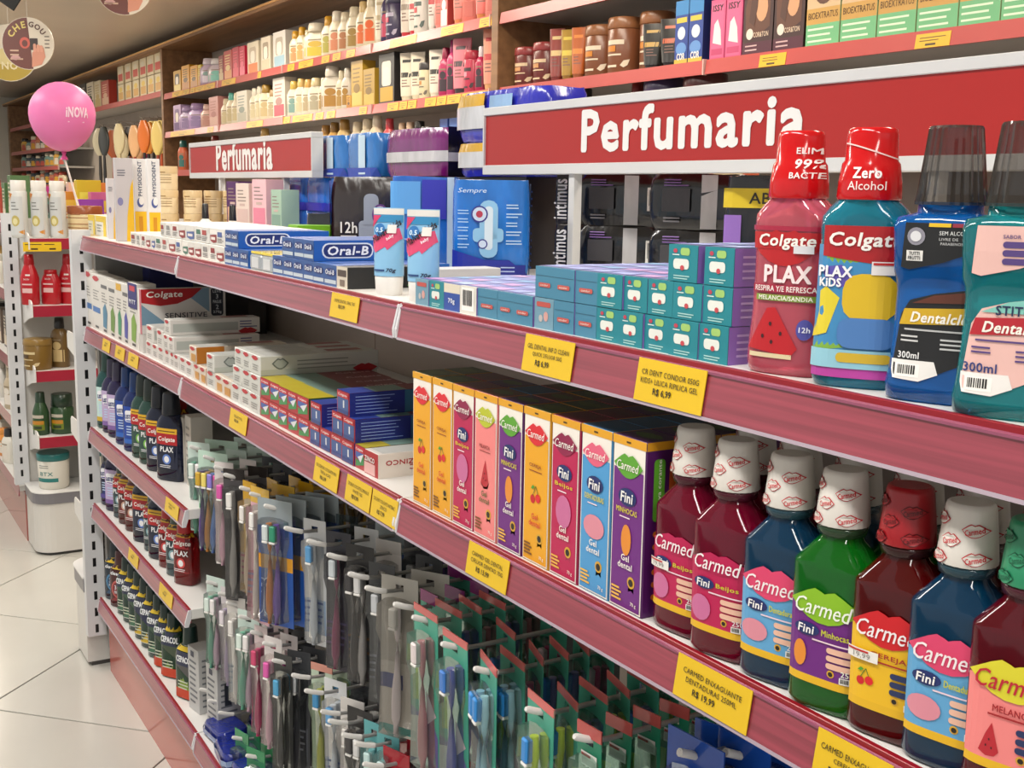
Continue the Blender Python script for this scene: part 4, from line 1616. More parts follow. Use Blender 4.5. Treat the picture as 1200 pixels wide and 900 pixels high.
# ---- left end of the top shelf: tall cartons and cream pots
def tall_front(kind):
    def f(P, w, h):
        if kind == 'text':
            P.rect(w * .05, w * .95, h * .02, h * .36, '#e6b414', 1)
            P.rect(w * .35, w * .65, h * .06, h * .3, '#c8880c', 2)
            P.text('PHYSIODENT', w / 2, h * .76, w * .3, '#2c3c5c', 2, .02, 0, h * .42, True, pi / 2)
            P.ell(w / 2, h * .47, w * .26, h * .06, '#4a5a94', 2)
            P.ell(w * .58, h * .49, w * .2, h * .05, '#e6e4e0', 3)
        else:
            P.fan([(w * .55, 0), (w, 0), (w, h * .75), (w * .85, h * .66), (w * .62, h * .3)], (w * .8, h * .3), '#d8aa12', 1)
            P.lines(w * .12, w * .6, h * .86, 3, h * .03, h * .012, '#6a6a74', 2, 4)
            P.ell(w * .25, h * .48, w * .16, h * .05, '#7a78a0', 2)
    return f


def tall_side(kind):
    f = tall_front(kind)
    return lambda P, d, h: f(P, d, h)


for k, (ua, ub, vt, dy, kind, col, wd) in enumerate(((126, 136, 209, .03, 'swoosh', '#c9c5c6', 'slim grey and yellow'), (135.5, 156.5, 185, .02, 'swoosh', '#b9b3b4', 'wide grey and yellow'), (156.5, 172, 186, .07, 'text', '#dcdad8', 'left white and yellow'), (173, 188.5, 186, .085, 'text', '#dcdad8', 'right white and yellow'))):
    xa = XA(ua, dy)
    dd = yat(ub, xa + .02, ZA + .1) - dy - fy(xa)
    put(carton(.02, max(.018, dd), zat(vt, xa, fy(xa) + dy) - ZA, col, None, tall_side(kind)), 'toothbrush_carton', '%s tall carton at the far left of the top shelf' % wd, 'carton', (xa, fy(xa) + dy, ZA), 0, 'tall cartons on the top shelf')
for k, (ua, ub, c) in enumerate(((104, 112, '#d8cfae'), (113, 125, '#dcd8ca'))):
    dy = .05
    xa, xb = XA(ua, dy), XA(ub, dy)
    put(carton(xb - xa - .003, .05, .055, c, lambda P, w, h: (P.rect(0, w, h * .7, h, '#d8b82c', 1), P.rect(w * .75, w, 0, h * .8, '#e0c020', 2), P.lines(w * .1, w * .6, h * .55, 3, h * .14, h * .05, '#8a8a84', 2, 1))), 'medicine_carton', 'little white and yellow carton at the end upright, %s one' % ('left', 'right')[k], 'carton', (xa, dy, ZA), 0)


def pot_tpl(r, h, lid='#d9c79c', body='#e0cfa8', stripes=True, lidh=.02, stripe='#8c6a3c'):
    b = MB().loft([sup(r * .93, r * .93, 2, 0, 20), sup(r * .97, r * .97, 2, .004, 20), sup(r, r, 2, h - lidh - .004, 20), sup(r * .98, r * .98, 2, h - lidh, 20)], M(body, 'plastic'))
    l = MB().loft([sup(r * 1.02, r * 1.02, 2, h - lidh, 20), sup(r * 1.03, r * 1.03, 2, h - .003, 20), sup(r * .99, r * .99, 2, h, 20)], M(lid, 'plastic'))
    subs = []
    if stripes:
        pm = MB()
        P = Print(pm, mk_surf([(0, r, r, 2), (h, r, r, 2)]), 8)
        for z in ([.3, .42, .5, .62] if stripes is True else stripes):
            P.rect(-r * .8, r * .8, h * z, h * z + h * .022, stripe, 2)
        P.rect(-r * .4, r * .3, h * .72, h * .76, stripe, 2)
        subs = [('label', pm.mesh('label'))]
    return [('jar_body', b.mesh('jar_body'), subs), ('lid', l.mesh('lid'), [])]


PT = pot_tpl(.0255, .064, '#d2b98c', '#e2cda4')
for c_, u in enumerate((198, 226, 250, 272)):
    x = .06 + .03 * (c_ % 2)
    y = yat(u, x, ZA + .1)
    for k in range(3 if c_ == 0 else 2):
        put(PT, 'cream_pot', 'cream pot with brown lines, %s from bottom, %s column left of the sign' % (ORD[k], ORD[c_]), 'pot', (x, y, ZA + .0645 * k), .7, 'stacked cream pots')
# bottles and cartons under the smaller sign
SB = [(0, .016, .012, 2.6), (.003, .018, .014, 2.6), (.05, .018, .014, 2.6), (.058, .009, .009, 2), (.062, .007, .007, 2)]
for k, (u, v_, col, cap, y) in enumerate(((241, 232, '#d9dcd4', '#1c1c1e', .22), (273, 225, '#dcd6cc', '#1c1a1c', .23))):
    x = xat(u, y, ZA + .04)
    put(bottle(SB, M(col, 'plastic'), [(.060, .009), (.095, .0075), (.097, .006)], M(cap, 'plastic'), label=lambda P: (P.rect(-.012, .012, .01, .045, '#c4c8c0', 1), P.rect(-.006, .006, .012, .024, '#6a6a68', 2)), N=12, capN=10, nx=3), 'serum_bottle', 'small white dropper bottle with black cap, %s' % ('before the cream pots', 'before the violet carton')[k], 'bottle', (x, y, ZA), .6)
GOODS = [(266, 277, .36, .155, '#4a1458', '#d0a088', 'violet tall carton behind the small dropper bottle'), (277, 295, .35, .15, '#d9c8be', '#cbb0aa', 'pale rose and white tall carton under the sign'),
         (296, 309, .34, .16, '#e0b4ba', '#d87c94', 'pink tall carton with yellow tip under the sign'), (310, 318, .40, .15, '#d9566e', '#f0b8c0', 'narrow coral carton under the sign'), (318, 327, .34, .135, '#9cb8a4', '#78988a', 'sage green carton beside the far sign post')]
for ua, ub, y, h, c1, c2, lab in GOODS:
    xa, xb = xat(ua, y, ZA + .05), xat(ub, y, ZA + .05)
    put(carton(min(xb - xa - .004, .075), .05, h, c1, lambda P, w, hh, c2=c2: (P.rect(w * .08, w * .92, hh * .1, hh * .55, c2, 1), P.lines(w * .15, w * .8, hh * .88, 4, hh * .06, hh * .02, '#8a7a74', 1, 2), P.rect(w * .3, w * .7, hh * .6, hh * .64, '#c2a8a0', 2))), 'cosmetic_carton', lab, 'carton', (xa, y, ZA), .15, 'cosmetic cartons under the smaller sign')


# ================================================================== second shelf
def XB(u, dy=.012):
    return XA(u, dy, ZB + .0003)


def white_tall(k):
    cs = ['#3c6fae', '#3c6fae', '#4a7f9c', '#6a8c3c', '#3c8c64', '#4a4aa0', '#7aa03c'][k]

    def f(P, w, h):
        if k < 2:
            P.lips(w * .5, h * .93, w * .8, h * .1, '#b8202c', 2)
        elif k in (4,):
            P.rect(w * .1, w * .9, h * .86, h * .97, '#d8a832', 2)
        else:
            P.rect(w * .12, w * .88, h * .8, h * .86, '#6c6c6c', 2)
        P.lines(w * .15, w * .85, h * .72, 4, h * .05, h * .02, '#8f8d88', 1, k)
        P.fan([(w * .25, h * .12), (w * .7, h * .1), (w * .85, h * .38), (w * .6, h * .55), (w * .3, h * .45)], (w * .5, h * .3), cs, 2) if k > 1 else P.rect(w * .08, w * .92, h * .32, h * .42, cs, 2)
        P.rect(w * .3, w * .7, h * .04, h * .08, '#4c4a48', 2)
        if k == 6:
            P.rect(0, w, h * .62, h, '#2c2a70', 3)
            P.rect(w * .2, w * .8, h * .88, h * .96, '#c03848', 4)
            P.text('MITT', w * .5, h * .72, h * .06, '#e8e8ee', 5, .04, 0, w * .7, True)
    return f


bu = [101, 109.5, 119.5, 128.5, 137.5, 145, 152.5, 163]
for k in range(7):
    xa, xb = XB(bu[k]), XB(bu[k + 1])
    put(carton(xb - xa - .001, .045, (.155, .15, .15, .148, .15, .15, .158)[k], '#d8d4cc', white_tall(k), None), 'toothpaste_carton', 'upright white carton on the second shelf, %s from the end upright' % ORD[k], 'carton', (xa, fy(xa) + .012, ZB), 0, 'upright white cartons on the second shelf')
xa = xat(172, .17, ZB + .1)
put(carton(.16, .12, .165, '#23266a', lambda P, w, h: P.rect(w * .08, w * .92, h * .82, h * .95, '#2c3180', 1)), 'toothpaste_carton', 'navy carton standing behind the upright white cartons', 'carton', (xa - .08, .16, ZB), 0)
put(carton(.20, .05, .16, '#3a3634', lambda P, w, h: P.lines(w * .1, w * .9, h * .9, 2, h * .08, h * .03, '#6c6a66', 1, 2)), 'toothpaste_carton', 'dark carton in the shadow above the large white carton', 'carton', (xa + .15, .35, ZB), 0)


# big white carton lying with its broad side towards the camera
def sens_side(P, d, h):
    P.fan([(0, h), (d * .72, h), (d * .60, h * .80), (d * .42, h * .66), (d * .22, h * .62), (0, h * .70)], (d * .3, h * .85), '#a8141c', 1)
    P.text('Colgate', d * .27, h * .86, h * .17, '#f4efe8', 3, .03, .12, d * .42, True)
    P.poly([(0, h * .66), (0, h * .2), (d * .3, h * .2)], '#6f8fa4', 1)
    P.poly([(d * .58, h * .78), (d * .72, h), (d * .80, h), (d * .80, h * .45)], '#7a96aa', 1)
    P.text('SENSITIVE', d * .52, h * .40, h * .11, '#40404a', 3, .02, 0, d * .5, True)
    P.rrect(d * .82, d * .97, h * .36, h * .99, h * .06, '#1f2430', 1)
    for k, s_ in enumerate(('LEVE', '3', 'PAGUE', '2', '270g')):
        P.text(s_, d * .895, h * (.92 - .12 * k), h * (.07 if len(s_) > 1 else .1), '#c8ccd0', 2, .02, 0, None if len(s_) == 1 else d * .1, True)


xs_ = XB(163.5)
xe_ = XB(167.5)
put(carton(xe_ - xs_, .20, zat(339, xe_, .012) - ZB - .0445, '#cfcbc6', lambda P, w, h: (P.rect(w * .5, w, 0, h, '#c26a78', 1), P.rect(0, w * .5, 0, h, '#e0dcd6', 1)), sens_side), 'toothpaste_carton', 'large white carton lettered SENSITIVE standing on edge', 'carton', (xs_, .012, ZB + .044), 0)
put(carton(xe_ - xs_, .19, .0435, '#c8c4be'), 'toothpaste_carton', 'white carton underneath the large SENSITIVE carton', 'carton', (xs_, .013, ZB), 0)


# rows of white and red carton ends
def colg_front(style):
    def f(P, w, h):
        if style == 'white':
            P.lips(w * .45, h * .84, w * .7, h * .24, '#b4202a', 2)
            P.lines(w * .2, w * .85, h * .5, 3, h * .12, h * .04, '#8a8884', 2, 3)
        elif style == 'gold':
            P.lips(w * .45, h * .84, w * .7, h * .24, '#b4202a', 2)
            P.rect(w * .3, w * .9, h * .1, h * .55, '#c08a3c', 2)
        elif style == 'triple':
            P.rect(0, w, 0, h, '#a8222a', 1)
            P.poly([(w * .08, h * .95), (w * .92, h * .95), (w * .92, h * .72), (w * .08, h * .72)], '#c02a30', 2)
            P.text('Colgate', w / 2, h * .84, h * .13, '#f4ece8', 4, .03, .1, w * .7, True)
            P.poly([(w * .08, h * .72), (w * .92, h * .72), (w * .45, h * .34), (w * .08, h * .5)], '#3a5aa0', 2)
            P.poly([(w * .3, h * .5), (w * .92, h * .72), (w * .6, h * .3)], '#d9dcdc', 3)
            P.poly([(w * .08, h * .08), (w * .92, h * .25), (w * .92, h * .62), (w * .3, h * .36), (w * .08, h * .4)], '#3c8a4c', 2)
        elif style == 'blue':
            P.rect(0, w, 0, h, '#a8222a', 1)
            P.rect(w * .06, w * .94, h * .04, h * .96, '#39558c', 2)
            P.rect(w * .06, w * .94, h * .72, h * .96, '#b8242c', 3)
            P.text('Colgate', w / 2, h * .84, h * .13, '#f4ece8', 4, .03, .1, w * .7, True)
            P.rect(w * .52, w * .62, h * .3, h * .62, '#dfe2e6', 3)
            P.rect(w * .06, w * .94, h * .04, h * .2, '#2a3c78', 3)
        elif style == 'zinc':
            P.rect(0, w, 0, h, '#a8161e', 1)
            P.rect(0, w * .8, h * .04, h * .5, '#e0b0ac', 2)
            P.text('ZINCO', w * .42, h * .66, h * .2, '#e8e4e0', 3, .05, 0, w * .7, True)
    return f


def colg_side(style):
    def f(P, d, h):
        if style == 'white':
            P.rect(d * .03, d * .75, h * .2, h * .75, '#a9aca6', 1)
            P.lines(d * .77, d * .97, h * .8, 3, h * .18, h * .07, '#5a5c84', 1, 2)
            P.lips(d * .86, h * .1, d * .22, h * .5, '#a81c24', 2)
        elif style == 'tooth':
            P.rect(0, d, 0, h * .3, '#b4b8ae', 1)
            P.lips(d * .16, h * .58, d * .14, h * .6, '#6a706c', 2)
            P.lips(d * .16, h * .58, d * .11, h * .46, '#a3a8a2', 3)
            P.lines(d * .30, d * .9, h * .72, 3, h * .2, h * .06, '#8c9088', 2, 6)
            P.lips(d * .88, h * .1, d * .22, h * .5, '#a81c24', 2)
        elif style == 'gold':
            P.rect(0, d * .3, 0, h, '#b06a14', 1)
            P.ell(d * .45, h * .5, d * .12, h * .42, '#b8b0a4', 2)
        elif style == 'triple':
            P.rect(0, d, 0, h, '#1c5c3a', 1)
            P.ell(d * .18, h * .45, d * .13, h * .42, '#c9c42a', 2)
        elif style == 'blue':
            P.rect(0, d, 0, h, '#1c2a7c', 1)
            P.lines(d * .05, d * .42, h * .85, 6, h * .14, h * .03, '#8ca4e0', 2, 3)
            P.rect(d * .48, d, 0, h, '#30688c', 2)
            P.ell(d * .76, h * .5, d * .13, h * .42, '#a8983c', 3)
            P.ell(d * .76, h * .52, d * .10, h * .32, '#5a5850', 4)
            P.lips(d * .77, h * .5, d * .15, h * .4, '#b4b2a4', 5)
        elif style == 'zinc':
            P.rect(0, d, 0, h, '#ded6cc', 1)
            P.text('ANTIBAC', d * .52, h * .38, h * .2, '#a8202a', 2, .04, 0, d * .45, True, pi)
            P.text('ZINCO', d * .2, h * .62, h * .2, '#a8202a', 2, .04, 0, d * .26, True, pi)
            P.lips(d * .88, h * .5, d * .24, h * .9, '#a8161e', 2)
    return f


def colg_top(style):
    def f(P, w, d):
        if style in ('triple', 'blue'):
            P.rect(0, w, 0, d * .22, '#b0a020' if style == 'triple' else '#2a3c8c', 1)
            P.rect(0, w, d * .22, d * .5, '#6f8a80', 1)
            P.rect(0, w, d * .5, d, '#7c2430', 1)
            P.text('Colgate', w * .5, d * .80, w * .36, '#d8b8b4', 2, .02, .1, d * .32, True, pi / 2)
        else:
            P.rect(w * .08, w * .92, d * .05, d * .5, '#b9b9b4', 1)
            P.rect(w * .1, w * .6, d * .6, d * .9, '#a4605c', 1)
    return f


STY = {'white': '#d2cec8', 'tooth': '#c9c9c2', 'gold': '#d0c4b4', 'triple': '#a8222a', 'blue': '#a8222a', 'zinc': '#d8d0c8'}
WORDS = {'white': 'white red carton', 'tooth': 'white tooth-emblem carton', 'gold': 'white gold carton', 'triple': 'red green carton', 'blue': 'red and blue carton', 'zinc': 'red and white zinc carton'}


def colg(style, endstyle=None):
    def f(k, w, d, h):
        return carton(w, d, h, STY[style], colg_front(endstyle or ('white' if style == 'tooth' else style)), colg_side(style), colg_top(style))
    return f


HB = .0335


def brow(us, lev, style, where, d=.19, h=HB, dy=.012, endstyle=None):
    row(us, ZB + lev * (HB + .0006), dy, colg(style, endstyle), 'toothpaste_carton', lambda k: ('%s, %s from left %s' % (WORDS[style], ORD[k], where)) if len(us) > 2 else '%s %s' % (WORDS[style], where), 'carton', 'toothpaste cartons stacked on the second shelf', h, d, ZB)


brow([170.8, 177.8, 184.8, 192.3, 198.3, 203.5, 209.5], 0, 'white', 'in the bottom row below the large white carton', .17)
brow([210, 217.8, 226], 0, 'white', 'in the bottom row at the rail joint', .19)
brow([226, 233, 240.5], 0, 'gold', 'in the bottom row right of the rail joint', .19)
brow([241, 250.5], 0, 'tooth', 'in the bottom row under the tooth emblem carton', .20)
brow([250.7, 260, 270.5], 0, 'gold', 'in the bottom row between white stacks', .20)
brow([270.7, 281.5, 292.3, 304], 0, 'tooth', 'in the bottom row below the three-high white stack', .22)
brow([172, 179.8], 1, 'white', 'in the second row at the large white carton', .10, .038)
brow([184.5, 191.8], 1, 'white', 'leaning in the second row', .10, .038)
brow([192.3, 198.3, 204.5], 1, 'white', 'in the second row left of the gold carton', .19)
brow([193, 199.8], 2, 'white', 'in the third row with its long side bare', .20)
brow([222.5, 230.5], 1, 'gold', 'in the second row showing a golden side', .19)
brow([242.5, 251], 1, 'tooth', 'in the second row beside the gold carton', .20)
brow([273, 283, 293.5, 304.5], 1, 'tooth', 'in the second row of the white stack', .22)
brow([275.5, 284.5, 293.5, 304.5], 2, 'tooth', 'on top of the white stack', .22)
brow([304.3, 314.7, 326, 337, 349, 362.5], 0, 'triple', 'in the bottom row of the red green block', .20)
brow([304.7, 315.5, 327, 337.8, 348.5, 361.5], 1, 'triple', 'in the top row of the red green block', .20)
brow([363, 375, 387, 400, 414.3], 0, 'blue', 'in the bottom row of the blue block', .18)
brow([364.8, 376.8], 1, 'blue', 'alone in the second row next to the red green block', .18)
brow([389, 401.8, 415.3], 1, 'blue', 'in the second row of the right blue stack', .18)
brow([394.8, 408.5], 2, 'blue', 'on top of the right blue stack', .18)
brow([414.6, 425.8], 0, 'triple', 'beside the zinc carton in the bottom row', .18)
brow([426, 441.5], 0, 'zinc', 'in the bottom row next to the yellow gel boxes', .16)

# ---- gel boxes
GEL = ['cherry', 'cherry', 'kiss', 'melon', 'worm', 'cherry', 'kiss', 'denture', 'worm']
GNAME = {'cherry': 'yellow cherry', 'kiss': 'magenta', 'melon': 'salmon pink watermelon', 'worm': 'purple', 'denture': 'light blue'}
gx = [2.083 + (2.560 - 2.083) * k / 9 for k in range(10)]
gt = {(f, s_): gel_tpl(f, s_) for f in FLAV for s_ in (True, False)}
rows_ = [2, 2, 2, 3, 3, 4, 4, 5, 5]
back = ['melon', 'cherry', 'kiss', 'worm', 'denture']
for k, f in enumerate(GEL):
    for r_ in range(rows_[k]):
        ff = f if r_ == 0 or k > 6 else back[(k + r_) % 5]
        x_ = gx[k] + random.uniform(-.0004, .0004)
        put(gt[(ff, r_ == 0)], 'gel_box', '%s tooth gel box, %s column from the left, %s' % (GNAME[ff], ORD[k], ('in the front row', 'second from the front', 'third from the front', 'fourth from the front', 'fifth from the front')[r_]), 'box', (x_, fy(x_) + .008 + GD * r_ + random.uniform(0, .001), ZB), 0, 'tooth gel boxes on the second shelf')

# ---- Carmed bottles
CX = [(2.598, .030, 'magenta', '#ddd8d0', True, .10, 'dark red mouthwash bottle with price sticker next to the purple gel box'),
      (2.657, .026, 'magenta', '#ddd8d0', False, .20, 'magenta mouthwash bottle, second from the gel boxes'),
      (2.718, .028, 'blue', '#ddd8d0', False, .22, 'dark blue mouthwash bottle between the magenta and the green one'),
      (2.776, .026, 'green', '#ddd8d0', False, .22, 'green mouthwash bottle with purple label and white cap'),
      (2.833, .030, 'cherry', '#9c1820', True, .22, 'cherry mouthwash bottle with red cap and yellow label'),
      (2.884, .030, 'blue', '#ddd8d0', False, .22, 'dark blue mouthwash bottle right of the red capped one'),
      (2.934, .030, 'melon', '#2c8a62', False, .25, 'red watermelon mouthwash bottle with green cap at the right edge')]
for x_, dy, kd, cp, stk, rz, lab in CX:
    put(carmed_tpl(kd, cp, stk), 'mouthwash_bottle', lab, 'bottle', (x_, fy(x_) + dy, ZB), rz, 'mouthwashes on the second shelf')
bk = {c: carmed_tpl(c) for c in ('magenta', 'green', 'cherry', 'blue', 'melon')}
for k, (x_, dy, kd, lab) in enumerate(((2.615, .085, 'magenta', 'behind the first magenta bottle'), (2.672, .083, 'magenta', 'behind the second magenta bottle'), (2.735, .085, 'blue', 'behind the front blue bottle'), (2.795, .085, 'green', 'behind the green bottle'), (2.85, .088, 'cherry', 'behind the cherry bottle'), (2.905, .088, 'melon', 'behind the right blue bottle'))):
    put(bk[kd], 'mouthwash_bottle', 'white capped mouthwash bottle in the second row, ' + lab, 'bottle', (x_, fy(x_) + dy, ZB), .2, 'mouthwashes on the second shelf')

# ================================================================== third to bottom shelf of the far bay
FT = {
    'teal': flask('#17605c', lab_list('#bcd8d4', '#c8a42c'), .215, .037, cap='#2c5048'),
    'violet': flask('#2c2058', lab_list('#b7a4c8', '#7c5c9c'), .205, .037, cap='#3a3450'),
    'blue': flask('#10307c', lab_list('#16409a', '#2c62b8'), .205, .040, cap='#123a78'),
    'navy': flask('#101c50', lab_list('#1c2c70', '#4a3c8c'), .17, cap='#10182c'),
    'pgreen': flask('#2c5a4c', lab_plax('#2c4a40', '#7ab84c'), .21, .037, cap='#23302a', cap_r=.019),
    'pnavy': flask('#131c3c', lab_plax('#161c34', '#5a7ac0'), .205, .040, cap='#121620', cap_r=.021),
    'pred': flask('#6a2a24', lab_plax('#7c1c1c', '#c8a08c'), .175, .033, cap='#7a4c3c', cap_r=.019),
    'pclear': flask('#3c5c64', lab_plax('#34504c', '#7a9ca4'), .165, .030, cap='#34443c', cap_r=.017),
    'closeblue': flask('#16324a', lab_close('#1c4468', '#4a86b0'), .17, .040, cap='#1a2830', cap_r=.02),
    'closered': flask('#5a1418', lab_close('#7c1c20', '#c05c58'), .165, .040, cap='#4a1416', cap_r=.02),
    'cepgreen': flask('#1d4a3c', lab_cep('#3c6a50'), .165, .034, cap='#16302a'),
    'cepyellow': flask('#1d4a3c', lab_cep('#c8a81e', '#1c2444'), .165, .034, cap='#16302a'),
    'ceporange': flask('#1d4a34', lab_cep('#6f8c2c', '#3c4a34', '#c03c1c'), .16, .034, cap='#16302a'),
    'red': flask('#8c1418', lab_plax('#8c1418', '#c83c3c'), .16, .030, cap='#a81418', cap_r=.02),
}
WN = {'teal': 'teal', 'violet': 'violet labelled', 'blue': 'royal blue', 'navy': 'navy', 'pgreen': 'dark green', 'pnavy': 'black and navy', 'pred': 'dark red', 'pclear': 'smoky green', 'closeblue': 'steel blue', 'closered': 'wine red', 'cepgreen': 'green', 'cepyellow': 'yellow labelled', 'ceporange': 'olive and orange', 'red': 'bright red'}


def bottle_row(us, z, zn, dy, rz=.6, pos='front'):
    last = -1
    for k, (u, kd) in enumerate(us):
        x = max(.04, xat(u, dy, z + .08), last + .068)
        if x > .95:
            break
        last = x
        put(FT[kd], 'mouthwash_bottle', '%s mouthwash bottle, %s from upright, %s row of the %s shelf' % (WN[kd], ORD[k], pos, zn), 'bottle', (x, dy, z), rz, 'mouthwashes on the %s shelf' % zn)


bottle_row([(119.5, 'teal'), (131, 'violet'), (139, 'violet'), (151, 'blue'), (161, 'blue'), (170, 'pgreen'), (179, 'pgreen'), (189, 'pnavy'), (202, 'pnavy')], ZC, 'third', .045)
bottle_row([(140, 'teal'), (152, 'violet'), (163, 'violet'), (174, 'blue'), (185, 'red'), (196, 'pgreen'), (210, 'red')], ZC, 'third', .125, .6, 'second')
bottle_row([(128, 'navy'), (136, 'violet'), (145, 'pclear'), (152, 'pred'), (160, 'pred'), (172, 'pnavy'), (182, 'pclear'), (191, 'pnavy'), (200, 'red'), (209, 'pclear'), (217, 'red')], ZD, 'fourth', .045)
bottle_row([(150, 'navy'), (162, 'pred'), (174, 'pred'), (186, 'red'), (198, 'red'), (212, 'red')], ZD, 'fourth', .125, .6, 'second')
bottle_row([(222, 'red'), (232, 'red')], ZD, 'fourth', .20, .6, 'third')
bottle_row([(119, 'closeblue'), (131, 'closered'), (144, 'cepgreen'), (152, 'cepgreen'), (161, 'cepgreen'), (170, 'cepyellow'), (179, 'cepyellow'), (188, 'cepgreen'), (195, 'ceporange'), (203, 'ceporange')], ZE, 'bottom', .05)
x = xat(219, .04, ZE + .08)
put(flask('#1d4a34', lab_cep('#7f9a34', '#4a4a48', '#c03c1c'), .175, .043, cap='#16302a'), 'mouthwash_bottle', 'large olive labelled mouthwash bottle at the end of the bottom shelf', 'bottle', (x, .05, ZE), .45)
for k, (ua, ub) in enumerate(((208, 216), (217, 230))):
    xa, xb = xat(ua, .06, ZC + .12), xat(ub, .06, ZC + .12)
    put(carton(min(.045, xb - xa), .05, .15 + .012 * k, '#c8c2b8', lambda P, w, h: P.lines(w * .15, w * .85, h * .85, 7, h * .1, h * .035, '#8c8a84', 1, 3)), 'floss_carton', 'greyish white carton at the right end of the third shelf, %s one' % ('left', 'right')[k], 'carton', (min(xa, .87 + .055 * k), .06, ZC), 0)
put(carton(.06, .05, .16, '#c6c0b6', lambda P, w, h: P.lines(w * .15, w * .85, h * .85, 9, h * .09, h * .03, '#8c8a84', 1, 3)), 'floss_carton', 'grey white carton beside the upright on the fourth shelf', 'carton', (.004, .19, ZD), 0)

# goods lying on the bottom shelf of the middle bay
for k, (ua, ub, h) in enumerate(((226, 240, .15), (242, 258, .145))):
    xa = xat(ua, .04, ZE + .07)
    put(carton(.055, .055, h, '#b9b9b8', lambda P, w, h_: (P.lines(w * .15, w * .85, h_ * .8, 8, h_ * .09, h_ * .035, '#5c6068', 1, 3), P.rect(w * .3, w * .6, h_ * .86, h_ * .95, '#2a3048', 2)), lambda P, d, h_: (P.lines(d * .15, d * .85, h_ * .85, 9, h_ * .09, h_ * .03, '#6a6e74', 1, 5), P.rect(d * .3, d * .6, h_ * .4, h_ * .75, '#30343c', 2))), 'floss_carton', 'white carton with small print standing on the bottom shelf, %s of two' % ('left', 'right')[k], 'carton', (xa, fy(xa) + .03 + .01 * k, ZE), .15)
for k, (x_, y_, rz) in enumerate(((1.03, .03, .1), (1.13, .02, -.1), (1.24, .03, .2), (1.05, .12, 0))):
    put(soft_pack(.10, .07, .03, '#1c2a80', ((.006, .018, '#8ea4c8'),), .3, None, None, seed=60 + k), 'wipes_pack', 'dark blue soft pack lying on the bottom shelf, %s from the white cartons' % ORD[k], 'pack', (x_, fy(x_) + y_ + .03, ZE), rz, 'dark blue soft packs')

# ================================================================== hooks with hanging packs
WIRE, TIP = M('#a9a8a6', 'metal'), M('#d8d6d2', 'plastic')


def hook(u, v, length, label, bend=.022):
    p = ony(u, v, .03)
    x, z = p.x, p.z
    y0 = fy(x) + .03
    t = thing('display_hook', label, 'hook', (x, y0, z), 0, 'hooks under the second shelf')
    pts = [(0, length, -.012), (0, .09, -.012), (0, .045, -.012), (0, .03, -.0105), (0, .016, -.006), (0, .004, -.001)]
    part('rod', MB().tube(pts, .0032, WIRE, 8), t)
    part('tip', MB().tube([(0, .032, -.0108), (0, .016, -.006), (0, .003, -.0005), (0, 0, .0008)], [.0042, .0043, .0042, .0028], TIP, 8), t)
    part('fixing', MB().box(-.012, .012, length, length + .006, -.03, .006, WIRE, .001), t)
    return x, y0, z - .012


HL = .36
# horizontal back bars the hooks clip onto
for k, z in enumerate((.812, .545, .275)):
    mb = MB()
    t = thing('rack_bar', 'grey crossbar carrying the hooks, %s of three' % ('upper', 'middle', 'lower')[k], 'bar', (0, 0, z), 0, 'crossbars behind the toothbrushes')
    part('bar', MB().box(.99, 3.15, .392, .412, -.012, .012, WIRE, .001), t)
part('dark_panel', MB().box(.99, 3.15, .414, .424, .24, .985, M('#2b2a2b', 'enamel')), gf)


def art_gum(P, w, top, bot):
    P.rect(-w * .46, -w * .2, bot * .55, bot * .2, '#a8b83c', 1)
    P.fan([(-w * .48, bot + .004), (w * .46, bot + .004), (w * .46, bot * .72), (w * .1, bot * .55), (-w * .48, bot * .65)], (0, bot * .8), '#6a5a9a', 1)
    P.poly([(w * .0, bot * .45), (w * .42, bot * .58), (w * .0, bot * .68)], '#c9b4bc', 2)
    P.rect(-w * .44, -w * .1, bot * .95, bot * .66, '#d0c8c0', 2)


def art_ob(P, w, top, bot):
    P.rect(-w * .5, w * .5, bot + .002, bot * .52, '#1c4fa0', 1)
    P.rect(-w * .5, w * .5, bot * .52, bot * .40, '#d8961e', 1)
    P.rrect(-w * .36, -w * .05, bot * .93, bot * .60, w * .12, '#dfe6f0', 2)
    P.rrect(-w * .34, -w * .07, bot * .92, bot * .61, w * .11, '#1b2f70', 3)
    P.text('Oral-B', -w * .205, bot * .765, w * .16, '#f2f4f8', 4, .04, .1, -bot * .24, True, pi / 2)


def art_lines(c, c2):
    def f(P, w, top, bot):
        P.rect(-w * .42, w * .42, bot * .9, bot * .6, c, 1)
        P.lines(-w * .38, w * .38, bot * .62, 4, .012, .004, c2, 2, 3)
    return f


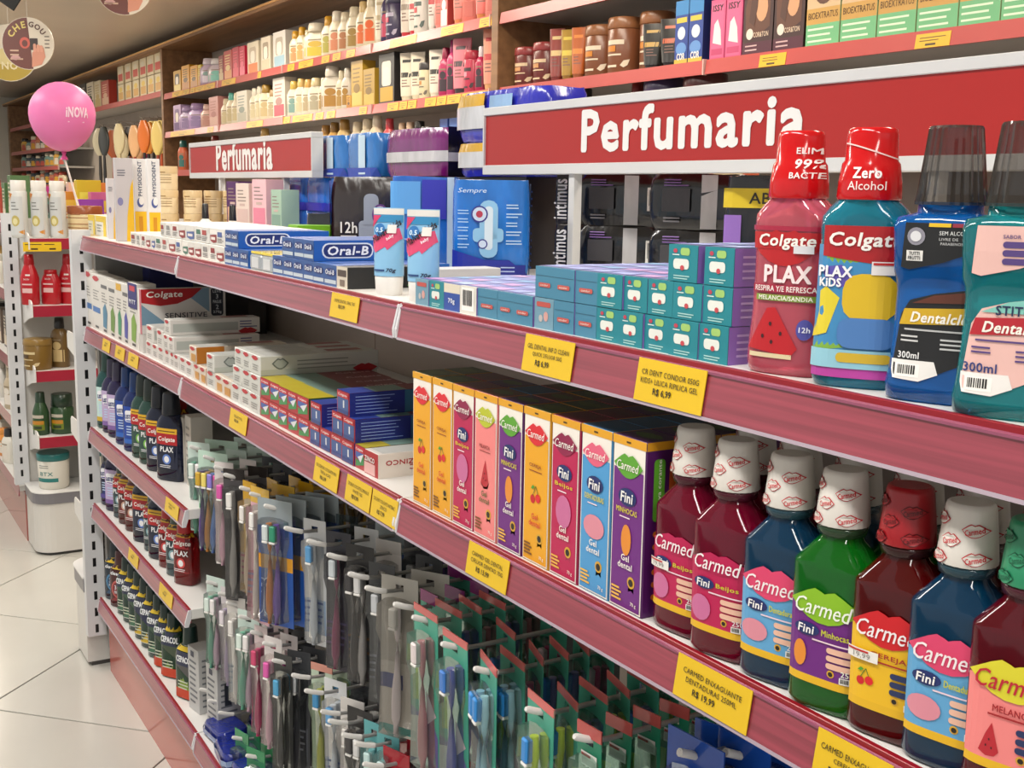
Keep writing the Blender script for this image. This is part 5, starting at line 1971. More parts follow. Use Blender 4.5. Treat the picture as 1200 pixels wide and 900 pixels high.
TEAL, PINK = '#46a088', '#cf6a66'
BT = {
    'teal_pink': blister(TEAL, [('#d8828c', '#c86a78', '#e0d4d4')], .066, .235, PINK, .009, '#bfe0d6', art=art_gum),
    'teal_violet': blister(TEAL, [('#6a62b0', '#4a3c98', '#3c78c8')], .064, .235, PINK, .009, '#bfe0d6', art=art_gum),
    'teal_twoblue': blister(TEAL, [('#9cc4e4', '#2f78c8', '#2c86d0'), ('#b4d4ea', '#3a86d0', '#2c86d0')], .068, .235, PINK, .009, '#bfe0d6', art=art_gum),
    'teal_magenta': blister(TEAL, [('#c23a78', '#a81c60', '#e0c8d4')], .064, .235, PINK, .009, '#bfe0d6', art=art_gum),
    'teal_bluegreen': blister(TEAL, [('#d0d42c', '#8cb82c', '#2c86d0')], .064, .235, PINK, .009, '#bfe0d6', art=art_gum),
    'teal_small': blister('#1c7a5c', [], .040, .21, '#b85450', .013, '#9cd0bc', art=art_gum, sticker=True),
    'teal_orange': blister(TEAL, [('#e0ddd6', '#d8601c', '#d8601c')], .044, .235, '#8a3070', .016, '#bfe0d6'),
    'violet_top': blister('#2c7a68', [('#7ab0a0', '#5a9888', '#d8dcd8')], .044, .20, '#7c2a6c', .018, '#bfe0d6'),
    'rainbow': blister('#b8d4c4', [('#5a3a88', '#2c2a60', '#c8a02c'), ('#d88c3c', '#6aa43c', '#e8d46c'), ('#6a8cd0', '#8a5cb0', '#8a7cd0'), ('#e0a0b8', '#d04a8c', '#d04a98')], .085, .215, None, clear='#dcece6', art=lambda P, w, top, bot: (P.rect(-w * .48, w * .1, bot * .78, bot * .5, '#4a9c60', 1), P.rect(w * .12, w * .4, bot * .85, bot * .55, '#5aac6c', 1))),
    'pinkbrush': blister('#d9d2d0', [('#e0b8c8', '#d03c90', '#d85aa8')], .044, .215, None, clear='#ece4e4'),
    'grey': blister('#4a4648', [('#b9b6b2', '#8c8a88', '#e4e2de')], .048, .27, '#35302e', .02, '#c8c8c8', paper=True),
    'dark': blister('#3a3c40', [('#3c3a44', '#6a5a78', '#c8ccd0')], .050, .23, None, clear='#a8b0b4', art=art_lines('#4c4e56', '#a8a8b0')),
    'yellow': blister('#c8a23c', [('#d8c8c4', '#c03c88', '#e4e0dc')], .045, .225, '#c89a1c', .04, '#e8dcc0', art=art_lines('#c8b4b8', '#a83c7c')),
    'pinkwave': blister('#d8a8b8', [('#dcd6d2', '#c8307c', '#e8e6e2')], .060, .26, '#d8b04c', .03, '#ece4e0', art=art_lines('#b83c78', '#4a5c9c')),
    'oralb': blister('#2a56a4', [('#7a4cb4', '#5a3498', '#2c8c6c')], .074, .235, '#9aa4a8', .05, '#d4dce4', art=art_ob),
    'oralb_orange': blister('#2a56a4', [('#e0842c', '#d05c1c', '#cfd8d8'), ('#7a4cb4', '#5a3498', '#2c8c6c')], .080, .235, '#9aa4a8', .05, '#d4dce4', art=art_ob),
    'clearblue': blister('#b8c4c8', [('#5aa0b8', '#2c6c8c', '#3c9cc8')], .046, .23, None, clear='#d4e0e4', paper=False),
    'magentadark': blister('#30303a', [('#a83c6c', '#4a3868', '#c8d0d4')], .050, .24, None, clear='#b4b8c0', art=art_lines('#3c3450', '#6a5a88')),
    'blackwhite': blister('#1d1c1e', [('#2c2a2e', '#7c2c44', '#3c3a3c'), ('#d8d4d0', '#c87c2c', '#dcdcdc')], .056, .235, None, clear='#a8a8ac', art=art_lines('#26242a', '#9c6c2c')),
    'whitebag': blister('#b9b6ae', [('#d8ccd0', '#b83c68', '#dcdad4')], .066, .25, None, clear='#d8d6d0', deep=.026, art=lambda P, w, top, bot: (P.rect(-w * .46, w * .46, bot + .004, bot * .5, '#d8d4cc', 1), P.rect(-w * .46, w * .1, bot * .68, bot * .58, '#2c3a78', 2), P.rect(-w * .46, w * .46, bot * .98, bot * .93, '#3c8c84', 2))),
    'mintpair': blister('#c6d8d0', [('#6cb89c', '#8ac8b0', '#d8e8e0'), ('#d8b4c8', '#b85c9c', '#e8e4e4')], .056, .20, None, clear='#dce8e4'),
    'lilac': blister('#cfc8cc', [('#b8a8c8', '#6a3c9c', '#d8d0d8')], .044, .21, None, clear='#e0dce0'),
    'pinkslim': blister('#d4c4c4', [('#c83c74', '#a8285c', '#c8406c')], .036, .22, None, clear='#e4d8dc'),
    'greenstick': blister('#b8c8b4', [('#c4c03c', '#8c9c2c', '#3c8cc0')], .048, .23, '#c88c7c', .012, '#cfdccc'),
    'blackstick': blister('#2b2c2c', [('#20201f', '#5c5c58', '#4a9cc8')], .046, .23, None, clear='#b0b4b0'),
    'redfloss': blister('#8c1420', [('#c8404c', '#a81c2c', '#d8c8c8')], .056, .12, '#a81c2c', .03, '#d0a0a0'),
    'aqua': blister('#5aa4a8', [('#7cc0c4', '#4a98a0', '#c8e4e4')], .044, .09, None, clear='#b8dcdc'),
    'floss': blister('#2c7c54', [], .052, .10, '#3c8c5c', .02, '#a8d0c0', art=lambda P, w, top, bot: (P.fan([(-w * .45, bot + .004), (w * .45, bot + .004), (w * .3, bot * .6), (-w * .2, bot * .45)], (0, bot * .8), '#4a8ab8', 2), P.rect(-w * .4, w * .4, bot * .4, bot * .25, '#6cc08c', 1))),
    'white_red': blister('#d4d0cc', [('#d8d4d0', '#b82c44', '#e4e0dc')], .05, .23, '#c8c4c0', .02, '#f0f0f0', art=art_lines('#b8c4cc', '#7c8c9c')),
    'white_blue': blister('#cfd2d4', [('#cfd8e0', '#2c5ca8', '#5a9cd0')], .05, .23, None, clear='#f0f0f0', art=art_lines('#8ca4c0', '#4a5c8c')),
    'bluecard': blister('#143a8c', [], .075, .16, '#1c4aa4', .05, '#a8bcdc'),
}
BN = {'teal_pink': 'pink toothbrush on teal card with red top', 'teal_violet': 'violet toothbrush on teal card with red top', 'teal_twoblue': 'pair of light blue toothbrushes on teal card', 'teal_magenta': 'magenta toothbrush on teal card with red top',
      'teal_bluegreen': 'lime toothbrush with blue bristles on teal card', 'teal_small': 'narrow dark teal card with price sticker', 'teal_orange': 'orange and white interdental brush on teal card', 'violet_top': 'teal card with violet top', 'rainbow': 'four pack of rainbow toothbrushes in green wrap',
      'pinkbrush': 'pink toothbrush in clear sleeve', 'grey': 'grey toothbrush pack with charcoal strip', 'dark': 'dark toothbrush pack', 'yellow': 'toothbrush pack with yellow header', 'pinkwave': 'pink wavy toothbrush pack with cream header', 'oralb': 'purple toothbrush on blue card',
      'oralb_orange': 'orange and purple toothbrushes on blue card', 'clearblue': 'blue toothbrush in clear pack', 'magentadark': 'magenta toothbrush on dark card', 'blackwhite': 'black and white toothbrush pack', 'whitebag': 'white pouch with denture brush', 'mintpair': 'mint and pink toothbrush pair',
      'lilac': 'lilac toothbrush in clear sleeve', 'pinkslim': 'slim dark pink toothbrush', 'greenstick': 'yellow green toothbrush in pale card', 'blackstick': 'black toothbrush pack with blue bristles', 'redfloss': 'red floss pick pack', 'aqua': 'small aqua pack', 'floss': 'green and blue floss pack', 'bluecard': 'deep blue rounded card', 'white_red': 'red and white toothbrush on white card', 'white_blue': 'blue and white toothbrush on white card'}
HOOKS = [
    (222, 523.5, ['mintpair', 'rainbow', 'mintpair', 'mintpair'], .05, .6), (238.5, 535, ['rainbow', 'mintpair', 'mintpair', 'teal_violet'], .05, .6), (252, 547, ['pinkbrush', 'pinkbrush', 'dark', 'dark'], .05, .6), (264, 556, ['grey', 'grey', 'dark', 'dark'], .05, .6), (283.5, 571, ['yellow', 'yellow', 'yellow', 'yellow', 'yellow', 'yellow'], .045, .2), (296, 578, ['pinkwave', 'pinkwave', 'yellow', 'yellow'], .045, .35), (314, 592, ['oralb_orange', 'oralb', 'oralb', 'oralb'], .03, .55),
    (339, 618, ['white_blue', 'clearblue', 'dark', 'dark'], .06, .5), (367, 633, ['magentadark', 'white_blue', 'oralb', 'dark'], .05, .6), (392, 649, ['blackwhite', 'white_red', 'dark', 'oralb'], .05, .5), (418, 671, ['dark', 'dark', 'blackwhite'], .08, .6), (439, 687, ['whitebag', 'whitebag', 'violet_top', 'violet_top', 'violet_top'], .05, .55),
    (474, 706, ['teal_orange', 'violet_top', 'violet_top', 'violet_top', 'violet_top', 'violet_top'], .04, .1),
    (497, 721, ['teal_pink', 'teal_pink', 'teal_violet', 'teal_pink', 'teal_violet', 'teal_pink', 'teal_violet'], .034, -.02),
    (531.5, 752, ['teal_violet', 'teal_violet', 'teal_magenta', 'teal_violet', 'teal_violet'], .075, -.05),
    (570, 781, ['teal_twoblue', 'teal_twoblue', 'teal_magenta', 'teal_violet', 'teal_violet', 'teal_magenta'], .034, -.2),
    (630.5, 828, ['teal_bluegreen', 'teal_bluegreen', 'teal_violet', 'teal_bluegreen', 'teal_violet', 'teal_bluegreen'], .036, -.1),
    (687, 860, ['teal_small'] * 7, .038, .2),
    (242, 682, ['mintpair', 'mintpair', 'lilac'], .04, .4), (257, 695, ['lilac', 'white_red', 'dark'], .04, .5), (267, 706, ['white_red', 'dark'], .05, .5), (282, 722, ['mintpair', 'lilac', 'dark'], .04, .5), (297, 740, ['pinkslim', 'pinkslim', 'dark'], .04, .45), (312, 753, ['pinkbrush', 'pinkbrush', 'dark'], .03, .5),
    (324, 773, ['blackstick', 'dark', 'dark'], .03, .5), (348, 790, ['greenstick', 'greenstick', 'blackstick'], .04, .5), (364, 808, ['white_blue', 'dark'], .05, .5), (384, 832, ['white_red', 'blackwhite'], .05, .5), (393, 843, ['blackwhite', 'dark'], .06, .5), (410, 859, ['aqua', 'aqua', 'dark'], .04, .5), (426, 869, ['aqua', 'redfloss', 'redfloss', 'redfloss'], .04, .5), (436, 893, ['redfloss', 'redfloss', 'redfloss', 'redfloss'], .04, .4),
    (234, 808, [], .03, .3), (244, 821, [], .03, .3), (257, 835, [], .03, .3), (274, 864, ['floss', 'floss', 'floss', 'floss', 'floss'], .025, .3), (291, 885, ['floss', 'floss', 'floss', 'floss'], .03, .4),
]
def hname(u, v):
    p = ony(u, v, .03)
    return ('upper', 'middle', 'lower')[0 if p.z > .7 else 1 if p.z > .45 else 2]


cnt = {'upper': 0, 'middle': 0, 'lower': 0}
for hu, hv, items, step, rz in HOOKS:
    tn = hname(hu, hv)
    hn = '%s %s hook' % (ORD[cnt[tn]], tn)
    cnt[tn] += 1
    hx, hy, hz = hook(hu, hv, HL, 'white tipped display hook, the ' + hn + ' from the left')
    for k, it in enumerate(items):
        y = hy + (.02 if hu > 480 or hu < 330 else .055) + step * k
        if y > .36:
            break
        r = rz + random.uniform(-.12, .12)
        put(BT[it], 'toothbrush_pack' if it not in ('floss', 'redfloss', 'aqua', 'bluecard') else 'floss_pack', '%s, %s on %s' % (BN[it], ('front one', 'second', 'third', 'fourth', 'fifth', 'sixth', 'seventh')[k], hn), 'toothbrush' if it not in ('floss', 'redfloss', 'aqua', 'bluecard') else 'floss', (hx, y, hz + .0035), r, 'packs hanging on hooks', random.uniform(-.03, .03))
# blue cards hanging beyond the teal ones
for h_, (u, y0, n) in enumerate(((815, .06, 2), (868, .10, 3))):
    p = ony(u, 884, y0)
    for k in range(n):
        put(BT['bluecard'], 'floss_pack', '%s under the second shelf, %s hook beyond the teal cards, %s' % (BN['bluecard'], ('near', 'far')[h_], ORD[k]), 'floss', (p.x, y0 + .04 * k, p.z), .1 + .2 * (k % 2), 'deep blue cards')
    t = thing('display_hook', 'display hook carrying the deep blue cards, %s one' % ('near', 'far')[h_], 'hook', (p.x, y0 - .02, p.z - .0035))
    part('rod', MB().tube([(0, .40 - y0, 0), (0, .03, 0), (0, .0, .01)], .0032, WIRE, 8), t)
    part('tip', MB().tube([(0, .02, .002), (0, 0, .0105)], .0043, TIP, 8), t)

# ================================================================== price tags in the rails
YEL = M('#dcb514', 'paper')


def price_tag(ua, ub, z, lines, label, hgt=.034, tilt=.145, mod_y=0.0, drop=.004):
    y = -.012
    xa = xat(ua, y, z - .02)
    for _ in range(3):
        xa = xat(ua, fy(xa) - .009, z - .022)
    xb = xa
    for _ in range(3):
        xb = xat(ub, fy(xb) - .009, z - .022)
    W = xb - xa
    ang = A2 if L1 < xa < L1 + L2 else (A3 if xa > L1 else 0)
    t = thing('price_tag', label, 'price tag', (xa, fy(xa) - .0038 + mod_y, z - drop), ang, 'yellow price tags', -tilt)
    part('paper', MB().box(0, W, -.0008, 0, -hgt, 0, YEL), t)
    pm = MB()
    P = Print(pm, s_front(-.0008))
    n = len(lines)
    if isinstance(lines, int):
        pass
    for k, s_ in enumerate(lines):
        last = k == n - 1 and n > 1
        hh = hgt * (.17 if last else .125)
        zz = -hgt * (.30 + (.20 * k)) - (hgt * .03 if last else 0)
        wmax = W * .84
        asp = text_geo(s_, .012, 0)[2]
        ww = min(wmax, asp * hh * 1.0)
        P.text(s_, W / 2 - (W * .08 if last else 0), zz, hh, '#2a2208', 2, .012 if not last else .03, 0, ww, True)
    if pm.f:
        part('lettering', pm, t)
    return t


price_tag(612, 669, ZA, ('GEL DENTAL INF D CLEAN', 'QUICK S/FLUOR 50G', 'R$ 6,99'), 'yellow price tag on the top rail under the blue kids cartons', .0375)
price_tag(744, 823, ZA, ('CR DENT CONDOR 050G', 'KIDS+ LILICA RIPILICA GEL', 'R$ 6,99'), 'yellow price tag on the top rail under the teal cartons', .0375)
price_tag(386, 418, ZA, ('CREME DENTAL ORAL 70G', 'R$ 5,99'), 'yellow price tag on the top rail below the kids tubes', .034)
price_tag(546, 593, ZB, ('CARMED GEL DENTAL', 'C/FLUOR DENTAD 70G', 'R$ 13,99'), 'yellow price tag on the second rail below the gel boxes', .037)
price_tag(790, 876, ZB, ('CARMED ENXAGUANTE', 'DENTADURAS 250ML', 'R$ 19,99'), 'yellow price tag reading R$ 19,99 below the mouthwash bottles', .037)
price_tag(953, 1040, ZB, ('CARMED ENXAGUANTE', 'CEREJA 250ML', 'R$ 19,99'), 'yellow price tag at the lower right edge of the second rail', .037)
price_tag(367, 394.5, ZB, ('CR DENTAL COLGATE 90G', 'TRIPLA ACAO', 'R$ 6,99'), 'yellow price tag below the blue carton block on the second rail', .036)
price_tag(404, 432.5, ZB, ('CR DENT COLGATE LUMINOUS', 'WHITE 70G', 'R$ 8,99'), 'yellow price tag below the zinc carton, left of the joint pair', .036)
price_tag(434, 463, ZB, ('CR DENT COLGATE ANTIBAC', 'ZINCO', 'R$ 7,99'), 'yellow price tag at the white rail joint of the second rail', .036)
price_tag(268, 287.5, ZB, ('COLGATE TOTAL', 'R$ 9,99'), 'yellow price tag below the white cartons, middle bay of the second rail', .034)
for k, (a, b) in enumerate(((119, 127.5), (134, 144.5), (149, 160.5))):
    price_tag(a, b, ZB, ('SENSODYNE', 'R$ 19,99'), 'small yellow price tag below the upright cartons, %s from the end upright' % ORD[k], .03)
price_tag(192.5, 207.5, ZC, ('ANTISSEP COLGATE', 'R$ 17,99'), 'yellow price tag on the third rail of the far bay', .031)
price_tag(149.5, 160.5, ZD, ('LISTERINE', 'R$ 21,99'), 'yellow price tag on the fourth rail, nearer the upright', .031)
price_tag(185.5, 200.5, ZD, ('CEPACOL', 'R$ 16,99'), 'yellow price tag on the fourth rail, nearer the hooks', .031)

# ================================================================== goods on the rear wall shelves
WI = WY + .03


def w_box(c1, c2, c3=None, win=None):
    def f(w, h):
        def fr(P, W, H):
            P.rect(W * .08, W * .92, H * .06, H * .34, c2, 1)
            if win:
                P.rrect(W * .2, W * .8, H * .36, H * .84, W * .1, win, 2)
                P.rrect(W * .3, W * .7, H * .36, H * .72, W * .12, '#e6dccc', 3)
            else:
                P.lines(W * .15, W * .85, H * .85, 4, H * .09, H * .035, c3 or c2, 1, 3)
                P.ell(W * .5, H * .42, W * .28, H * .1, c3 or c2, 2)
        return carton(w, min(w, .07), h, c1, fr)
    return f


def w_bottle(c1, c2, cap, fat=1.0, c3=None):
    def f(w, h):
        r = w / 2 * .96 * fat
        d = min(r, .026)
        prof = [(0, r * .9, d * .9, 2.6), (.004, r, d, 2.6), (h * .62, r, d, 2.6), (h * .72, r * .82, d * .85, 2.3), (h * .78, r * .5, min(d, r * .5), 2)]

        def lab(P):
            P.rect(-r * .8, r * .8, h * .12, h * .36, c2, 1)
            P.ell(0, h * .44, r * .5, h * .08, c3 or c2, 2)
            P.rect(-r * .5, r * .5, h * .54, h * .57, '#8a7a60', 2)
        return bottle(prof, M(c1, 'plastic'), [(h * .77, r * .52), (h * .8, r * .56), (h * .98, r * .5), (h, r * .42)], M(cap, 'plastic'), label=lab, N=14, capN=12, nx=4)
    return f


def w_tube(c1, c2, cap):
    def f(w, h):
        r = w / 2 * .95
        prof = [(h * .12, r * .8, r * .6, 2), (h * .4, r * .9, r * .5, 2), (h * .97, r, .003, 2), (h, r, .002, 2.5)]

        def lab(P):
            P.rect(-r * .7, r * .7, h * .5, h * .6, c2, 1)
            P.lines(-r * .5, r * .5, h * .45, 3, h * .06, h * .02, '#7a5a50', 1, 2)
            P.rect(-r * .6, r * .6, h * .8, h * .86, c2, 1)
        b = MB().loft([sup(a, b_, n, z, 14) for z, a, b_, n in prof], M(c1, 'plastic'))
        pm = MB()
        lab(Print(pm, mk_surf(prof), 4))
        c = MB().loft([sup(r * .62, r * .5, 2, 0, 14), sup(r * .72, r * .56, 2, h * .12, 14)], M(cap, 'plastic'))
        return [('tube_body', b.mesh('tube_body'), [('print', pm.mesh('print'))]), ('cap', c.mesh('cap'), [])]
    return f


def w_jar(c1, lid, c2, acc):
    def f(w, h):
        r = w / 2 * .97
        lz = h * .80
        b = MB().loft([sup(r * .93, r * .93, 2, 0, 20), sup(r * .97, r * .97, 2, .004, 20), sup(r, r, 2, lz - .004, 20), sup(r * .96, r * .96, 2, lz, 20)], M(c1, 'plastic'))
        l = MB().loft([sup(r * 1.0, r * 1.0, 2, lz, 20), sup(r * 1.03, r * 1.03, 2, lz + .004, 20), sup(r * 1.0, r * 1.0, 2, h - .004, 20), sup(r * .95, r * .95, 2, h, 20)], M(lid, 'plastic'))
        pm = MB()
        P = Print(pm, mk_surf([(0, r, r, 2), (h, r, r, 2)]), 6)
        P.rect(-r * .75, r * .3, h * .52, h * .60, c2, 1)
        P.rect(-r * .75, -r * .2, h * .40, h * .50, acc, 1)
        P.rect(-r * .75, r * .15, h * .33, h * .36, c2, 1)
        P.rect(-r * .75, -r * .1, h * .13, h * .17, c2, 1)
        P.fan([(r * .1, h * .16), (r * .3, h * .24), (r * .6, h * .26), (r * .5, h * .16), (r * .3, h * .12)], (r * .35, h * .19), c2, 1)
        return [('jar_body', b.mesh('jar_body'), [('label', pm.mesh('label'))]), ('lid', l.mesh('lid'), [])]
    return f


YB = w_box('#d89a1c', '#b87410', '#6a4a14')
items_up = [
    (203.5, 212, .125, w_box('#c8982c', '#e0c870', None, '#3c3020'), 'yellow boxed perfume with dark window', 'carton'), (213, 222, .14, YB, 'amber yellow carton', 'carton'), (223, 231.5, .125, YB, 'golden yellow carton', 'carton'), (232, 236, .12, w_box('#d8c040', '#b87410'), 'narrow yellow carton', 'carton'),
    (236.5, 245.5, .145, w_bottle('#b9a0b8', '#d8cbd8', '#d8ccd8', 1, '#7a9c94'), 'lilac floral bottle', 'bottle'), (246, 256, .13, w_bottle('#c4b4bc', '#7cc0b0', '#dcd8d8', 1, '#7cc0b0'), 'white and turquoise floral bottle', 'bottle'), (256.5, 262, .135, w_box('#8c2420', '#c8a878'), 'dark red slim carton', 'carton'),
    (262.5, 272, .15, w_box('#b83c34', '#d8883c', '#e0c080'), 'orange red carton', 'carton'), (272.5, 280, .155, w_box('#b41838', '#d83c58'), 'crimson carton', 'carton'), (280.5, 287, .15, w_box('#c01c40', '#e05c78'), 'bright crimson carton', 'carton'),
    (288, 305, .155, w_box('#d9cdb4', '#d8701c', None, '#b9a890'), 'cream gift box with orange foot and window', 'carton'), (306, 317, .16, w_box('#d5cab4', '#c8b898', None, '#9c8c74'), 'cream gift box with window', 'carton'), (318, 337, .165, w_box('#cfcac2', '#8cb0c0', None, '#a89c8c'), 'white gift box with blue foot and window', 'carton'),
    (338, 345, .15, w_bottle('#ddd2b4', '#d8905c', '#c8962c'), 'cream bottle with golden cap', 'bottle'), (345.5, 352, .16, w_bottle('#ddd2b4', '#d8a05c', '#c8962c'), 'slim cream bottle with golden cap', 'bottle'), (352.5, 357.5, .14, w_bottle('#dccfae', '#d87c4c', '#dccfae'), 'very slim cream bottle', 'bottle'), (358, 375, .155, w_bottle('#ddd2b8', '#c9b430', '#e0d8c4', 1, '#c9a82c'), 'broad cream bottle with yellow flowers', 'bottle'),
    (375.5, 384, .17, w_bottle('#ddd2b8', '#a8a040', '#c8962c'), 'cream bottle with olive label', 'bottle'), (384.5, 394, .18, w_bottle('#dccfb2', '#c87c54', '#e0d8c8'), 'cream bottle with square white cap', 'bottle'), (394.5, 404, .165, w_bottle('#ddd2b8', '#a86c3c', '#d8ccb0'), 'cream bottle with brown label', 'bottle'), (404.5, 415, .175, w_bottle('#ddd2b8', '#9c7c34', '#d8ccb0'), 'cream bottle with bronze label', 'bottle'),
    (415.5, 424, .185, w_bottle('#ddd2b8', '#d86c34', '#d4b880'), 'cream bottle with orange label', 'bottle'), (424.5, 435, .20, w_bottle('#dccdae', '#d85c1c', '#d9cdb0', 1, '#d85c1c'), 'tall cream bottle with bright orange label', 'bottle'), (435.5, 443, .19, w_tube('#ddd4c0', '#b8a888', '#d4c8b0'), 'white cream tube', 'tube'),
    (444, 452, .21, w_bottle('#3a3054', '#b83c58', '#4a4068'), 'slim dark violet bottle', 'bottle'), (452.5, 464.5, .17, w_jar('#3c3450', '#2c2840', '#a8a0b4', '#b83c58'), 'dark violet jar', 'jar'), (465.5, 474.5, .21, w_tube('#c8beb0', '#8c7c6c', '#b82c34'), 'greige tube with red cap', 'tube'), (475, 484, .2, w_tube('#d0cac0', '#b82c34', '#b82c34'), 'white tube with red cap', 'tube'),
    (484.5, 496, .19, w_jar('#cfc9c0', '#b8c0b8', '#4a5a54', '#b82c34'), 'white jar with dark print', 'jar'), (496.5, 503, .2, w_tube('#d4ccc4', '#b82c34', '#d4ccc4'), 'slim white tube', 'tube'), (505, 515, .19, w_tube('#d86c60', '#c83c3c', '#d88078'), 'coral tube', 'tube'), (516, 524.5, .19, w_box('#c04844', '#e0d0c8', '#e8dcd4'), 'coral and white carton', 'carton'),
    (527, 538, .2, w_tube('#d87468', '#b85048', '#d07c4c'), 'coral tube with bronze cap', 'tube'), (539.5, 552, .2, w_bottle('#d87468', '#c05c50', '#c8603c'), 'coral bottle', 'bottle'), (553, 565, .2, w_tube('#d86860', '#b84c48', '#c87a3c'), 'salmon tube', 'tube'), (566, 577, .2, w_bottle('#d88478', '#c8685c', '#d8907c'), 'pale salmon bottle', 'bottle')]
items_lo = [
    (203.5, 212, .155, w_box('#c0a4c8', '#6c5080', None, '#7c6490'), 'lilac boxed perfume with window', 'carton'), (212.5, 222, .14, w_bottle('#b49cc0', '#8c74a0', '#a48cb4'), 'lilac bottle', 'bottle'), (222.5, 233, .145, w_bottle('#b898c8', '#9078a8', '#a88cb8'), 'bright lilac bottle', 'bottle'),
    (236, 243, .13, w_bottle('#d4a898', '#c08878', '#d8b4a8'), 'peach bottle', 'bottle'), (243.5, 257.5, .16, w_box('#cf9088', '#e0b4a4', '#b87068'), 'rose pink carton', 'carton'), (258.5, 264, .14, w_bottle('#dccdb0', '#c8b890', '#d8c8a8'), 'slim cream bottle beside rose carton', 'bottle'), (264.5, 270, .165, w_bottle('#dccfb4', '#c0b088', '#58a898'), 'cream bottle with turquoise cap', 'bottle'),
    (270.5, 276, .16, w_bottle('#ddd2ba', '#c4b48c', '#d8ccb0'), 'slim ivory bottle', 'bottle'), (276.5, 290.5, .16, w_box('#d8d0be', '#b8b4a0', '#8c9488'), 'ivory carton with fine print', 'carton'), (291.5, 297, .165, w_bottle('#ddd2ba', '#c8bc98', '#d8d0bc'), 'slim ivory bottle with white cap', 'bottle'), (297.5, 303, .17, w_bottle('#ddd2ba', '#c8bc98', '#d8d0bc'), 'ivory bottle beside slim one', 'bottle'), (303.5, 311.5, .17, w_bottle('#ddd0b2', '#c0ac80', '#9c7c34'), 'ivory bottle with bronze cap', 'bottle'), (312, 318, .14, w_bottle('#d8ccb4', '#b8a888', '#a88c64'), 'short ivory bottle', 'bottle'),
    (320, 334, .185, w_box('#d9d0c0', '#c04c5c', '#a87c74'), 'white carton with red print', 'carton'), (336, 344, .16, w_bottle('#ddd6c2', '#7c9c94', '#c8a84c'), 'white bottle with grey green print', 'bottle'), (344.5, 352, .165, w_bottle('#ddd6c2', '#c8bc98', '#d8b46c'), 'white bottle with tan cap', 'bottle'), (352.5, 360, .155, w_bottle('#ddd6c2', '#b0a080', '#d8a85c'), 'white bottle with amber cap', 'bottle'), (360.5, 370, .155, w_bottle('#ddd6c2', '#a8a088', '#d9c89c'), 'white bottle with sand cap', 'bottle'),
    (371, 377, .15, w_bottle('#dcd2b8', '#a88c5c', '#d8ccb0'), 'slim off white bottle', 'bottle'), (377.5, 391, .19, w_bottle('#dbd3c2', '#a87c34', '#dcd4c4'), 'large white bottle with gold label', 'bottle'), (391.5, 397.5, .165, w_bottle('#ddd2b8', '#b08c4c', '#d4c8a8'), 'slim bottle beside the large white one', 'bottle'), (398, 405, .17, w_bottle('#dcd4c4', '#a88038', '#dcd4c4'), 'white bottle with tan label', 'bottle'),
    (406, 411, .055, YB, 'low golden carton', 'carton'), (411.5, 425, .185, w_box('#c09a34', '#d8bc5c', '#8c6c1c'), 'tall gold carton', 'carton'), (425.5, 439, .145, w_box('#b08c2c', '#ccac48', '#7c601c'), 'square gold carton', 'carton'),
    (444, 462, .19, w_box('#2a2828', '#c89a24', None, '#d8d0c4'), 'black carton picturing a pale bottle', 'carton'), (466, 477, .18, w_tube('#d8ceb8', '#2c2a28', '#d0c4a8'), 'cream tube with black stripe', 'tube'), (478, 488, .175, w_tube('#d8ceb8', '#2c2a28', '#d0c4a8'), 'shorter cream tube with black stripe', 'tube'), (489, 498, .13, w_jar('#d4c8a4', '#3a3634', '#6c6458', '#b87c3c'), 'cream jar with black lid', 'jar'), (499, 509, .17, w_tube('#d8d0c0', '#2c2a28', '#d0c8b4'), 'white tube with black stripe', 'tube'),
    (511, 519.5, .17, w_bottle('#b02c5c', '#3a2c34', '#8c1c40'), 'magenta bottle', 'bottle'), (520, 527, .19, w_bottle('#b83c6c', '#3a2c34', '#8c1c58'), 'tall magenta bottle', 'bottle'), (527.5, 541, .19, w_tube('#d47c88', '#4a3a40', '#3a3034'), 'pink tube with black cap', 'tube'), (541.5, 552.5, .14, w_jar('#b83c54', '#a8283c', '#3a2c30', '#d88c9c'), 'raspberry jar', 'jar'), (553, 560.5, .15, w_bottle('#b02450', '#3a2c34', '#d8c8cc'), 'raspberry bottle', 'bottle'), (562, 575, .20, w_tube('#d89078', '#b82c34', '#d09c6c'), 'salmon tube with red crimp', 'tube')]


def wall_row(items, z, tier):
    for k, (ua, ub, h, fn, lab, cat) in enumerate(items):
        xa, xb = xat(ua, WI, z + h * .4), xat(ub, WI, z + h * .4)
        wd = min(xb - xa - .002, .20)
        box = cat == 'carton'
        sc = 1.0
        hh = h * 1.22
        tpl = fn(wd, hh)
        loc = ((xa + xb) / 2 - (wd / 2 if box else 0), WI + (0 if box else .03), z)
        put(tpl, {'carton': 'cosmetic_carton', 'bottle': 'lotion_bottle', 'tube': 'cream_tube', 'jar': 'cream_jar'}[cat], '%s, %s from left on %s rear shelf' % (lab, ORD[k], tier), cat, loc, 0 if box else .5, 'goods on the %s rear shelf' % tier)


wall_row(items_up, ZW2, 'upper')
wall_row(items_lo, ZW1, 'middle')
